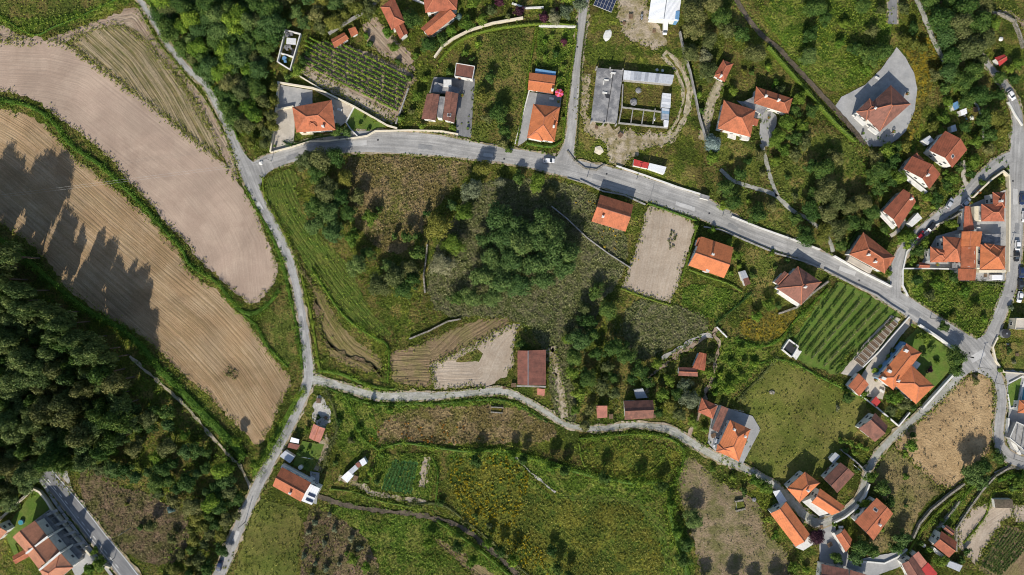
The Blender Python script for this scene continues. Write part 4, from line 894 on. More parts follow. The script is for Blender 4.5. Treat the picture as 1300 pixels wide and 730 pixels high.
ribbon('shading_strip', [(400, 378), (405, 405), (414, 432), (440, 452), (470, 462), (485, 478)], 'clearing', 4, amp=.6, z=Z0 - .012)  # ribbed shading in the tan field, painted as a darker strip
# kerbs where the photograph shows a real step
for pts in ([(600, 180), (630, 184), (662, 189), (690, 196)], [(470, 167), (520, 166), (560, 168), (582, 172)], [(1262, 600), (1280, 591), (1305, 594)]):
    wall('kerb', pts, .14, .3, 'greyw', 'low concrete kerb edging the road', cat='kerb', group='kerbs along the road')

for (C, Nn) in list(EDGES):      # dusty ragged shoulders under the carriageways
    if C[:, 2].max() < 2.2: continue
    vs, fs = [], []
    for i in range(len(C)):
        for s_ in (-1, 1):
            w2 = s_ * (C[i, 2] / 2 + .35 + abs(random.gauss(0, .4))); vs.append((C[i, 0] + Nn[i, 0] * w2, C[i, 1] + Nn[i, 1] * w2, Z0 - .03))
    for i in range(len(C) - 1): fs.append((2 * i + 1, 2 * i, 2 * i + 2, 2 * i + 3))
    me = pydata('road_shoulder', vs, fs); fattr(me, 'lane', [0] * len(vs)); fattr(me, 'along', [0] * len(vs))
    if me.polygons[0].normal.z < 0: me.flip_normals()
    tag(link('road_shoulder', me, M['dirt']), kind='structure')

for i, (x, y, a, l, w_, m_) in enumerate(((372, 199, 18, 16, 6, 'patch'), (455, 182, 4, 22, 7, 'lpatch'), (540, 187, -6, 18, 6, 'patch'), (620, 197, -8, 12, 5, 'lpatch'), (760, 226, -14, 16, 6, 'patch'), (828, 242, -17, 1.2, 24, 'patch'), (870, 262, -18, 26, 5, 'lpatch'), (930, 288, -24, 14, 5, 'patch'), (1075, 344, -20, 22, 6, 'lpatch'), (1160, 397, -28, 16, 6, 'patch'), (1240, 452, 30, 20, 9, 'lpatch'), (1225, 452, 80, 1.0, 22, 'patch'), (1288, 250, 90, 20, 6, 'lpatch'), (1290, 290, 90, 14, 6, 'patch'), (1275, 385, 70, 16, 5, 'patch'), (384, 410, -82, 18, 3.5, 'patch'), (335, 605, 62, 18, 4, 'patch'), (300, 680, 66, 14, 5, 'lpatch'), (330, 262, -60, 12, 5, 'lpatch'), (1200, 268, 38, 14, 5, 'patch'), (730, 120, 84, 16, 4, 'patch'), (95, 650, -50, 14, 5, 'patch'))):  # the thin entries draw dark lines across the road
    ca, sa = math.cos(math.radians(a)), math.sin(math.radians(a)); q = [(x + dx * l / 2 * ca + dy * w_ / 2 * sa, y - dx * l / 2 * sa + dy * w_ / 2 * ca) for dx, dy in ((-1, -1), (1, -1), (1, 1), (-1, 1))]
    sheet('road_patch', q, m_, smooth=0, amp=.08, z=Z0 + .05)

# ================================================================== BUILDINGS
def B(c, t='hip', h=5.0, m='r_terra', **k): d = dict(c=c, t=t, h=h, m=m); d.update(k); return d
V = 'terraced villa'
house('villa', 'red-brown hip-roofed villa in the cream-walled plot beside the vineyard', [B([(371, 136), (421, 127), (426, 165), (376, 168)], ch=[(.72, .12)], p=20), B([(392, 153), (402, 153), (402, 161), (392, 161)], 'hip', 6.2, win=False, over=.2)], 'house', [('porch', [(378, 166), (398, 165), (398, 170), (383, 171)], 0, .9, 'cream')])
land(398, 148, 'the cream-walled villa')
house('house', 'white house with two separate brown gabled roofs and a white roof tank', [B([(542, 119), (558, 120), (553, 153), (535, 151)], 'gable', 5.2, 'r_old', p=14, cap='ridge_d'), B([(566, 116), (582, 119), (577, 156), (562, 152)], 'gable', 5.2, 'r_old', p=14, sk=[(.2, .5)], cap='ridge_d'), B([(553, 122), (566, 123), (561, 150), (555, 149)], 'flat', 4.4, 'slab', win=False, over=.05)], extra=[('water_tank', [(563, 101), (573, 101), (573, 110), (563, 110)], 0, 3.2, 'white'), ('rear_wing', [(552, 104), (585, 112), (582, 118), (549, 117)], 0, 2.6, 'slab')])
land(560, 136, 'the twin brown-roofed house')
house('garage', 'low garage with a flat brown roof framed by a white parapet', [B([(579, 80), (603, 84), (600, 101), (577, 97)], 'flat', 3.2, 'r_brown', over=.06, parapet='white')], 'garage')
house('garage', 'plain bright orange gabled garage behind the orange villa', [B([(672, 92), (706, 96), (702, 119), (670, 114)], 'gable', 3.2, 'r_orange', p=10, ch=[(.95, .15)])], 'garage')
house('glasshouse', 'pale blue glass lean-to against the orange garage', [B([(680, 87), (706, 91), (705, 96), (679, 92)], 'shed', 2.4, 'blue', p=8, win=False, over=.02, w='frame')], 'greenhouse')
house('villa', 'bright orange villa with crossing hip roofs beside the straight side road', [B([(677, 132), (711, 136), (704, 180), (669, 175)], 'hip', 5.4, 'r_orange', p=22, ch=[(.4, .12)], cap='ridge'), B([(673, 160), (692, 163), (689, 179), (670, 175)], 'hip', 5.5, 'r_orange', p=16, win=False), B([(693, 140), (710, 137), (708, 156), (694, 154)], 'hip', 5.6, 'r_orange', p=14, win=False)])
land(690, 158, 'the bright orange villa')
house('house', 'old red hip-roofed house at the top edge left of the purple plums', [B([(483, 9), (500, -4), (514, 28), (497, 38)], 'hip', 5.2, 'r_red', p=24), B([(500, 34), (511, 27), (518, 42), (508, 50)], 'gable', 4.2, 'r_red', p=20)])
house('house', 'red-roofed top-edge house with a long diagonal wing', [B([(536, -14), (582, -14), (580, 12), (540, 16)], 'hip', 5.6, 'r_red', p=24, ch=[(.4, .7)]), B([(534, 36), (545, 47), (579, 20), (566, 8)], 'gable', 4.8, 'r_terra', p=22)])
land(545, 20, 'the top-edge house with a diagonal wing')
house('outbuilding', 'small hip-roofed red outbuilding at the end of a gravel drive', [B([(918, 76), (931, 81), (920, 104), (906, 96)], 'hip', 3.2, 'r_red', p=22, ch=[(.1, .5)])], 'outbuilding')
land(918, 90, 'the small hip-roofed outbuilding')
house('house', 'red hip-roofed house joined by a grey flat roof to a long low wing', [B([(919, 127), (959, 140), (953, 174), (911, 163)], 'hip', 5.2, 'r_terra', p=24), B([(960, 110), (1006, 125), (1001, 145), (957, 131)], 'hip', 4.8, 'r_terra', p=20, ch=[(.25, .5), (.6, .5)]), B([(942, 130), (958, 122), (976, 134), (968, 146)], 'flat', 3.2, 'slab', win=False), B([(953, 149), (963, 152), (961, 160), (953, 158)], 'shed', 3.0, 'r_red', p=10, win=False)], extra=[('porch', [(925, 168), (935, 170), (934, 177), (924, 174)], 0, 1, 'white'), ('terrace', [(942, 171), (952, 172), (951, 178), (941, 176)], 0, 2.2, 'white')])
land(937, 152, 'the hip-roofed house with a long wing')
house('villa', 'large dark brown villa standing in a teardrop-shaped grey yard', [B([(1131, 108), (1156, 132), (1117, 167), (1093, 143)], 'hip', 5.2, 'r_old', p=26, r='short', cap='ridge'), B([(1104, 125), (1115, 136), (1100, 153), (1087, 142)], 'hip', 5.6, 'r_old', p=24, ch=[(.7, .2)], cap='ridge')], extra=[('balcony', [(1088, 146), (1100, 157), (1097, 160), (1085, 149)], 2.6, 3.5, 'white'), ('balcony', [(1105, 160), (1116, 168), (1113, 171), (1102, 163)], 2.6, 3.5, 'white')])
land(1122, 140, 'the brown villa in the grey yard')
house('house', 'white house with a two-slope red-brown gabled roof above the lane', [B([(1200, 166), (1228, 190), (1209, 213), (1180, 191)], 'gable', 5.4, 'r_red', p=22, r=(-19, 23), sk=[(.3, .3)], over=.5)])
house('house', 'white house under a broken L-shaped red roof, middle one of three above the lane', [B([(1158, 198), (1194, 221), (1180, 240), (1147, 214)], 'gable', 5.2, 'r_red', p=22, r=(14, -19), off=.45, ch=[(.3, .4)]), B([(1157, 199), (1164, 194), (1173, 203), (1165, 213)], 'hip', 4.6, 'r_red', p=20)], extra=[('balcony', [(1148, 219), (1178, 243), (1175, 247), (1147, 225)], 2.6, 3.2, 'white')])
house('house', 'red gabled house with a white terrace facing the parked cars', [B([(1147, 240), (1163, 256), (1141, 290), (1121, 268)], 'gable', 5.2, 'r_red', p=22, r=(26, -28), ch=[(.85, .45)])], extra=[('terrace', [(1153, 283), (1165, 270), (1171, 277), (1158, 288)], 0, 2.6, 'white'), ('balcony', [(1118, 268), (1137, 288), (1134, 291), (1118, 274)], 2.6, 3.4, 'white')])
land(1203, 190, 'the two-slope red gabled house'); land(1170, 218, 'the broken L-roofed house'); land(1143, 265, 'the gabled house with a white terrace')
house('villa', 'white corner villa with a large red hip roof beside the main road', [B([(1096, 295), (1136, 326), (1123, 347), (1078, 323)], 'hip', 5.4, 'r_terra', p=24, ch=[(.35, .3), (.6, .2)]), B([(1115, 312), (1136, 326), (1130, 337), (1112, 322)], 'hip', 5.5, 'r_terra', p=18, win=False)], extra=[('terrace', [(1079, 325), (1108, 341), (1105, 347), (1076, 331)], 0, 2.6, 'paving')])
land(1105, 322, 'the white corner villa')
house('house', 'red-roofed L-shaped house in the upper corner of the walled group', [B([(1246, 259), (1275, 259), (1275, 281), (1246, 281)], 'hip', 5.6, 'r_red', p=24), B([(1260, 244), (1276, 244), (1276, 264), (1261, 264)], 'hip', 5.6, 'r_red', p=22, ch=[(.4, .6)])], extra=[('side_terrace', [(1237, 262), (1246, 261), (1246, 281), (1237, 281)], 0, 3.0, 'cream')])
house('house', 'long narrow row with one orange and two brown-red roofs in the walled group', [B([(1225, 262), (1232, 262), (1237, 292), (1223, 294)], 'gable', 4.8, 'r_red', p=20), B([(1221, 294), (1247, 294), (1244, 313), (1220, 313)], 'gable', 5.4, 'r_orange', p=22, r=(0, 1), off=.7), B([(1220, 313), (1239, 313), (1239, 340), (1219, 340)], 'shed', 4.6, 'r_terra', p=4, low=(0, 1)), B([(1216, 341), (1239, 341), (1238, 356), (1216, 356)], 'shed', 3.4, 'r_terra', p=5, low=(0, 1))], extra=[('side_terrace', [(1239, 313), (1245, 313), (1245, 342), (1240, 342)], 0, 3.0, 'cream'), ('roof_terrace', [(1247, 297), (1270, 297), (1270, 308), (1247, 308)], 0, 3.2, 'slab')])
house('house', 'bright orange square hip-roofed house beside the white van', [B([(1245, 310), (1276, 312), (1276, 342), (1244, 342)], 'hip', 5.6, 'r_orange', p=26), B([(1250, 309), (1262, 310), (1260, 322), (1249, 321)], 'hip', 5.8, 'r_orange', p=22, win=False), B([(1262, 312), (1276, 313), (1275, 328), (1262, 327)], 'hip', 5.8, 'r_terra', p=22, win=False)], extra=[('front_terrace', [(1243, 343), (1277, 343), (1277, 346), (1243, 346)], 0, 2.8, 'cream')])
house('house', 'stepped orange-red hip-roofed house at the left of the walled group', [B([(1197, 300), (1220, 302), (1219, 333), (1198, 332)], 'hip', 5.6, 'r_terra', p=24, r='short'), B([(1181, 313), (1202, 318), (1202, 333), (1181, 333)], 'hip', 5.0, 'r_terra', p=24), B([(1189, 316), (1200, 318), (1200, 326), (1189, 324)], 'hip', 5.6, 'r_terra', p=22, win=False)], extra=[('bay', [(1179, 318), (1182, 318), (1182, 322), (1179, 322)], 0, 3, 'white'), ('carport_roof', [(1209, 334), (1219, 334), (1219, 340), (1209, 340)], 2.4, 2.6, 'slab')])
house('shed', 'small red-roofed shed at the left end of the walled group', [B([(1167, 333), (1180, 335), (1180, 340), (1166, 340)], 'gable', 2.6, 'r_red', win=False)], 'shed')
land(1260, 262, 'the red L-shaped walled house'); land(1260, 326, 'the orange square house'); land(1205, 318, 'the stepped orange-red house')
house('house', 'bright orange asymmetrical gabled house beside the pale tilled plot', [B([(890, 300), (931, 314), (919, 353), (874, 337)], 'gable', 4.8, 'r_orange', p=20, r=(41, 14), off=.42, ch=[(.45, .55)]), B([(886, 302), (892, 301), (890, 314), (883, 312)], 'shed', 5.0, 'r_terra', p=6, win=False)], extra=[('rooflight', [(899, 335), (903, 337), (900, 346), (896, 344)], 0, 5.3, 'frame')])
land(902, 327, 'the orange asymmetrical house')
house('house', 'old gabled roadside house with a dark north slope above the pale plot', [B([(762, 247), (804, 260), (794, 294), (751, 281)], 'gable', 5.2, 'r_terra', p=24, r=(42, 13), off=.52, ch=[(.25, .25)], cap='ridge_d')])
land(777, 270, 'the old gabled roadside house')
house('house', 'dull red hip-roofed house with a white front and a small left wing', [B([(1013, 338), (1043, 358), (1017, 387), (986, 366)], 'hip', 5.4, 'r_old', p=24, ch=[(.5, .4)], cap='ridge'), B([(996, 344), (1003, 350), (990, 364), (983, 358)], 'gable', 4.6, 'r_old', p=20)], extra=[('terrace', [(990, 368), (1016, 385), (1013, 389), (988, 372)], 0, 2.2, 'white')])
land(1012, 362, 'the dull red hip-roofed house')
house('villa', 'very large bright orange L-shaped villa with a white terrace strip', [B([(1151, 436), (1170, 448), (1134, 495), (1115, 480)], 'hip', 5.8, 'r_orange', p=20, ch=[(.2, .2)], cap='ridge'), B([(1146, 466), (1153, 461), (1186, 490), (1163, 513), (1134, 487)][0:1] + [(1153, 461), (1186, 490), (1163, 513)][0:0] + [(1157, 462), (1186, 490), (1163, 513), (1134, 487)][0:3], 'hip', 5.8, 'r_orange', p=20) if False else B([(1157, 463), (1186, 490), (1163, 513), (1133, 486)], 'hip', 5.8, 'r_orange', p=20, cap='ridge')], extra=[('terrace', [(1148, 434), (1152, 437), (1116, 482), (1112, 479)], 0, 3.0, 'blue'), ('awning', [(1163, 458), (1169, 462), (1164, 469), (1158, 464)], 0, 3.0, 'white'), ('chimney', [(1150, 443), (1154, 445), (1152, 448), (1148, 446)], 0, 7, 'white'), ('chimney', [(1129, 469), (1133, 471), (1131, 474), (1127, 472)], 0, 7, 'white'), ('chimney', [(1121, 478), (1126, 480), (1124, 483), (1119, 481)], 0, 7, 'white')])
land(1150, 475, 'the large orange L-shaped villa')
house('outbuilding', 'square terracotta-roofed outbuilding left of the large orange villa', [B([(1090, 474), (1103, 488), (1091, 503), (1077, 490)], 'gable', 3.0, 'r_terra', p=8, over=.1)], 'outbuilding')
house('shed', 'tiny bright red shed left of the palm garden', [B([(1112, 503), (1118, 510), (1112, 517), (1106, 510)], 'shed', 2.6, 'r_redm', p=6, win=False)], 'shed')
house('house', 'old brown gabled house below the tiny red shed', [B([(1111, 524), (1127, 541), (1111, 561), (1090, 544)], 'gable', 4.8, 'r_old', p=20, r=(16, 17), off=.6, cap='ridge_d')])
land(1108, 542, 'the old brown gabled house')
house('house', 'bright orange hip-roofed house touching the lane below the meadow', [B([(927, 533), (953, 545), (938, 586), (909, 572)], 'hip', 5.2, 'r_orange', p=24, ch=[(.75, .2), (.8, .75)]), B([(911, 564), (940, 563), (938, 585), (909, 573)], 'hip', 5.3, 'r_orange', p=20, win=False)])
land(930, 558, 'the orange hip-roofed lane house')
house('carport', 'narrow brown-roofed carport above the orange lane house', [B([(916, 515), (925, 519), (912, 549), (904, 545)], 'shed', 2.8, 'r_old', p=5, win=False, over=.05)], 'carport')
house('outbuilding', 'small square red pyramid-roofed outbuilding', [B([(891, 505), (911, 515), (905, 532), (886, 523)], 'hip', 3.6, 'r_red', p=24)], 'outbuilding')
land(898, 517, 'the pyramid-roofed outbuilding')
house('ruined_house', 'crumbling old red-roofed farmhouse among overgrown bushes', [B([(888, 447), (897, 449), (895, 471), (879, 467)], 'gable', 4.2, 'r_red', p=24), B([(862, 466), (884, 467), (886, 478), (861, 477)], 'gable', 4.0, 'r_rust', p=20)])
house('house', 'small old gabled cottage with a black weathered north slope', [B([(792, 509), (829, 508), (829, 531), (793, 533)], 'gable', 4.6, 'r_old', p=24, r=(1, 0), off=.5, cap='ridge_d')])
house('shed', 'small pinkish-roofed shed left of the old gabled cottage', [B([(757, 515), (771, 515), (771, 530), (758, 531)], 'shed', 3.0, 'r_pink', p=8)], 'shed')
land(880, 465, 'the crumbling farmhouse'); land(810, 520, 'the small old cottage')
house('barn', 'big rust-red barn roof between the fan-shaped plot and the dry scrub', [B([(657, 445), (693, 444), (693, 489), (657, 488)], 'gable', 4.6, 'r_rust', p=14, r=(0, 1), off=.63, win=False, cap='metal', w='greyw')], 'barn', [('lean_to_edge', [(656, 489), (693, 490), (693, 492), (656, 491)], 3.4, 3.6, 'greyw')])
house('shed', 'tiny pinkish lean-to below the big rust-red barn', [B([(682, 493), (692, 494), (691, 503), (682, 501)], 'shed', 2.4, 'r_pink', p=6, win=False)], 'shed')
land(675, 467, 'the big rust-red barn')
house('house', 'white house with a long terracotta gable roof beside the left lane', [B([(358, 593), (395, 613), (382, 637), (346, 617)], 'gable', 5.4, 'r_terra', p=20, r=(37, 20), off=.5, ch=[(.6, .2)]), B([(391, 613), (406, 620), (396, 641), (381, 635)], 'shed', 4.8, 'r_white', p=4, pv=[(.2, .2), (.2, .45), (.5, .2), (.5, .45)], over=.1)], extra=[('terrace', [(358, 590), (396, 611), (394, 615), (356, 594)], 0, 3.0, 'white')])
house('outbuilding', 'pinkish flat-roofed outbuilding beside the white gravel yard', [B([(398, 538), (413, 544), (406, 562), (392, 556)], 'gable', 3.2, 'r_pink', p=8)], 'outbuilding')
house('shed', 'small rusty shed with a white water tank beside the left lane', [B([(367, 562), (381, 565), (377, 571), (365, 568)], 'shed', 2.4, 'r_rust', p=6, win=False), B([(370, 555), (380, 558), (379, 563), (368, 561)], 'shed', 2.6, 'r_white', p=4, win=False)], 'shed')
land(375, 613, 'the white lane-side house'); land(402, 550, 'the pinkish outbuilding')
house('row_house', 'row of three salmon-orange villas with white party walls at the lower left', [B([(16, 682), (44, 661), (60, 681), (33, 701)], 'gable', 8.2, 'r_salmon', p=20, r=(44, 60), off=.5), B([(33, 701), (60, 681), (76, 701), (49, 722)], 'gable', 8.3, 'r_salmon', p=20, r=(44, 60)), B([(49, 722), (76, 701), (93, 720), (62, 745)], 'hip', 8.4, 'r_salmon', p=20), B([(16, 706), (32, 697), (38, 706), (20, 716)], 'gable', 4.0, 'r_terra', p=16)], 'villa row',
      [('party_wall', [(32, 702), (60, 680), (61, 682), (33, 704)], 0, 10.3, 'white'), ('party_wall', [(49, 723), (76, 700), (77, 702), (50, 725)], 0, 10.3, 'white'), ('terrace', [(46, 660), (57, 652), (105, 704), (94, 718)], 0, 2.8, 'slab')] +
      [('pergola', [(57 + k * 11.5, 653 + k * 13), (72 + k * 11.5, 646 + k * 13.5), (74 + k * 11.5, 649 + k * 13.5), (59 + k * 11.5, 656 + k * 13)], 2.7, 3.0, 'greyw') for k in range(4)] +
      [('garden_divider', [(62 + k * 11.5, 659 + k * 13), (77 + k * 11.5, 652 + k * 13.5), (77.6 + k * 11.5, 652.8 + k * 13.5), (62.6 + k * 11.5, 660 + k * 13)], 0, 2.0, 'greyw') for k in range(4)])
house('villa', 'salmon-roofed villa cut off by the left edge', [B([(-18, 678), (-2, 663), (9, 675), (-8, 692)], 'gable', 5.6, 'r_salmon', p=20)])
land(52, 700, 'the row of salmon villas')
house('house', 'long bright orange gabled house with a white terrace at its lower end', [B([(998, 637), (1028, 678), (1010, 694), (978, 652)], 'gable', 5.4, 'r_orange', p=20, r=(30, 41), off=.5), B([(981, 624), (990, 622), (999, 636), (990, 641)], 'shed', 3.0, 'r_white', p=4, win=False)], extra=[('terrace', [(1028, 679), (1034, 690), (1020, 699), (1010, 695)], 0, 2.8, 'white'), ('lean_to', [(988, 641), (998, 637), (993, 648), (979, 651)], 0, 2.6, 'white')])
house('house', 'orange two-block house with a white skylight above the shaded courtyard', [B([(1022, 599), (1041, 613), (1015, 638), (999, 620)], 'hip', 5.4, 'r_orange', p=26, ch=[(.5, .3)]), B([(1041, 620), (1073, 643), (1056, 654), (1030, 638)], 'gable', 5.2, 'r_orange', p=18, r=(32, 23))], extra=[('side_terrace', [(1019, 637), (1031, 632), (1052, 652), (1040, 655)], 0, 2.8, 'white')])
house('house', 'brown gabled house with a pale shed above it, at the lower-right lane bend', [B([(1067, 587), (1085, 602), (1063, 626), (1046, 608)], 'gable', 4.8, 'r_old', p=20, r=(-21, 21), off=.6, cap='ridge_d'), B([(1052, 583), (1060, 574), (1067, 579), (1058, 589)], 'shed', 2.8, 'r_metal', p=5, win=False)])
house('house', 'large terracotta gabled house on the dry meadow inside the lane bend', [B([(1113, 632), (1134, 652), (1109, 686), (1085, 662)], 'gable', 5.4, 'r_terra', p=16, r=(-26, 30), ch=[(.45, .3)], sk=[(.7, .75)])])
house('outbuilding', 'small tapered orange-roofed outbuilding below the paved courtyard', [B([(1072, 671), (1082, 685), (1074, 701), (1061, 680)], 'gable', 3.4, 'r_terra', p=14)], 'outbuilding', [('white_edge_wall', [(1057, 677), (1059, 676), (1073, 700), (1071, 702)], 0, 1.8, 'white')])
house('house', 'old red-brown roof cut off by the bottom edge', [B([(1043, 716), (1077, 723), (1075, 745), (1040, 742)], 'gable', 4.8, 'r_old', p=14, cap='ridge_d'), B([(1079, 723), (1102, 730), (1100, 750), (1077, 746)], 'shed', 4.4, 'r_brown', p=6)])
house('house', 'bottom-edge house with brown, pale pink and bright red roof panels', [B([(1145, 716), (1158, 706), (1175, 730), (1160, 745)], 'gable', 4.8, 'r_old', p=14, cap='ridge_d'), B([(1158, 706), (1166, 700), (1177, 714), (1169, 723)], 'shed', 4.4, 'r_pink', p=4), B([(1169, 723), (1178, 714), (1190, 728), (1180, 742)], 'shed', 4.5, 'r_redm', p=4)])
house('house', 'small red house between the terraced strips and the pale plot', [B([(1195, 674), (1215, 688), (1205, 708), (1185, 692)], 'gable', 4.6, 'r_red', p=20, r=(20, 14)), B([(1201, 666), (1212, 674), (1208, 681), (1197, 672)], 'gable', 3.6, 'r_old', p=16)], extra=[('terrace', [(1186, 695), (1204, 709), (1202, 713), (1184, 699)], 0, 2.0, 'white')])
land(1003, 665, 'the long orange gabled house'); land(1035, 625, 'the two-block orange house'); land(1065, 606, 'the brown gabled bend house'); land(1109, 658, 'the large terracotta house'); land(1200, 688, 'the small red house by the terraces')
house('warehouse', 'white metal-roofed warehouse at the top edge', [B([(828, -10), (866, -10), (861, 27), (823, 24)], 'gable', 5.0, 'r_white', p=8, r=(0, 1), win=False, cap='metal', off=.5)], 'warehouse', [('side_panel', [(858, 14), (863, 14), (862, 25), (857, 24)], 0, 5.4, 'blue')])
land(843, 10, 'the white warehouse')
bx = house('ruined_building', 'unfinished flat-roofed concrete building with dark stains and rooftop openings', [B([(758, 86), (791, 89), (783, 156), (750, 153)], 'flat', 3.4, 'slab', win=False, over=.3, w='greyw')], 'ruined building',
      [('roof_opening_kerb', [(776, 91), (782, 92), (781, 94), (775, 93)], 3.4, 3.75, 'white'), ('roof_opening_kerb', [(776, 94), (777.5, 94), (777, 98), (775.5, 98)], 3.4, 3.7, 'white'), ('roof_opening_kerb', [(767, 100), (773, 101), (772.7, 102.5), (766.7, 101.5)], 3.4, 3.75, 'white'), ('roof_opening_kerb', [(766, 102), (767.5, 102), (767, 107), (765.5, 107)], 3.4, 3.7, 'white'), ('roof_opening_kerb', [(765, 116), (771, 117), (770.7, 119), (764.7, 118)], 3.4, 3.75, 'white'), ('roof_opening', [(768, 119), (775, 120), (774, 125), (769, 124)], 3.4, 3.43, 'dark_metal'),
       ('roof_joint', [(779, 88), (779.8, 88), (769.8, 155), (769, 155)], 3.4, 3.52, 'dark_metal')] + [('column', [(x, y), (x + 1.6, y), (x + 1.6, y + 1.6), (x, y + 1.6)], 0, 4.2, 'greyw') for x, y in ((757, 84), (774, 85), (790, 87), (750, 153), (766, 155), (782, 156))])
house('metal_shed', 'long pale corrugated-metal roof across the top of the livestock pens', [B([(792, 89), (856, 95), (853, 107), (791, 101)], 'shed', 3.0, 'r_metal', p=6, low=(0, -1), win=False, sheets=14, over=.1, w='greyw')], 'shed')
house('metal_shed', 'narrow lean-to of white and blue sheets down the right of the livestock pens', [B([(841, 118), (852, 119), (851, 137), (839, 136)], 'shed', 2.6, 'r_white', p=5, sheets=5, sm=['sh1', 'sh3', 'sh3'], win=False, over=.1, w='greyw'), B([(840, 137), (850, 138), (849, 152), (840, 151)], 'shed', 2.5, 'blue', p=5, sheets=4, sm=['sh1', 'sh4', 'sh2'], win=False, over=.1, w='greyw'), B([(843, 152), (849, 153), (848, 161), (843, 161)], 'shed', 2.6, 'r_white', p=4, win=False, over=.1)], 'shed')
land(822, 125, 'the livestock pens')
house('metal_shed', 'low long shed half red and half white beside the main road', [B([(805, 202), (824, 207), (822, 214), (804, 210)], 'shed', 2.6, 'r_redm', p=3, win=False, over=.05), B([(824.5, 207), (846, 212), (843, 221), (822.5, 214)], 'shed', 2.6, 'r_white', p=3, win=False, over=.05)], 'shed')
land(825, 211, 'the red and white shed')
house('shed', 'larger of two small red-roofed sheds along the vineyard wall', [B([(420, 50), (437, 41), (443, 49), (425, 61)], 'gable', 3.0, 'r_terra', p=16)], 'shed')
house('shed', 'smaller square red-roofed shed along the vineyard wall', [B([(442, 37), (451, 34), (455, 42), (446, 47)], 'shed', 2.8, 'r_terra', p=8)], 'shed')
house('shed', 'small bright red-roofed shed among the trees at the upper right', [B([(1263, 73), (1275, 69), (1279, 76), (1269, 84)], 'gable', 2.8, 'r_redm', p=14)], 'shed')
house('ruined_building', 'roofless grey concrete shell at the right edge', [B([(1290, 535), (1312, 545), (1304, 575), (1281, 556)], 'flat', 3.6, 'greyw', win=False, over=.2, w='greyw', parapet='white')], 'ruined building', [('beam', [(1292, 540), (1293, 540), (1290, 562), (1289, 562)], 3.7, 4.0, 'slab'), ('beam', [(1300, 544), (1301, 544), (1297, 568), (1296, 568)], 3.7, 4.0, 'slab')])
house('house', 'small orange roof beside the turquoise pool at the right edge', [B([(1294, 508), (1315, 508), (1315, 526), (1292, 524)], 'hip', 4.0, 'r_orange', p=16)])
house('house', 'cream-walled flat-roofed house at the right edge above the brown lot', [B([(1290, 404), (1320, 404), (1320, 418), (1288, 418)], 'flat', 3.8, 'paving', over=.05, parapet='cream', w='cream')])
land(1290, 505, 'the pool terrace at the right edge')
house('tank_house', 'small open concrete tank with white walls between meadow and vine terraces', [B([(1004, 432), (1013, 439), (1005, 449), (996, 442)], 'flat', .8, 'dark_metal', win=False, over=0)], 'water tank', [('tank_wall', [(1003, 431), (1014.5, 439.5), (1013.5, 440.7), (1002, 432.2)], 0, 1.5, 'white'), ('tank_wall', [(1003, 431), (995, 443), (993.7, 442), (1001.7, 430.5)], 0, 1.5, 'white'), ('tank_wall', [(994, 443), (1006, 453), (1005, 454), (993, 444)], 0, 1.5, 'white'), ('tank_wall', [(1014.5, 440), (1007, 453), (1005.7, 452.3), (1013, 440)], 0, 1.5, 'white'), ('walkway', [(1007, 453), (1012, 443), (1018, 446), (1011, 457)], 0, .5, 'white')])
house('tank_house', 'tiny stone tank with yellow-green water in the lower meadow', [B([(625, 518), (637, 519), (636, 523), (625, 522)], 'flat', .6, 'yellow', win=False, over=0)], 'water tank', [('tank_wall', [(623, 516), (639, 517), (639, 518.5), (623, 517.5)], 0, 1, 'stone'), ('tank_wall', [(623, 522.5), (638, 523.5), (638, 525), (623, 524)], 0, 1, 'stone')])
house('tank_house', 'mossy stone cistern on the stony clearing', [B([(935, 636), (944, 637), (946, 645), (936, 649)], 'flat', .7, 'olive', win=False, over=0)], 'water tank', [('tank_wall', [(933, 636), (944, 634), (944, 636), (934, 638)], 0, 1.1, 'stone'), ('tank_wall', [(934, 648), (946, 645), (947, 647), (935, 650)], 0, 1.1, 'stone')])
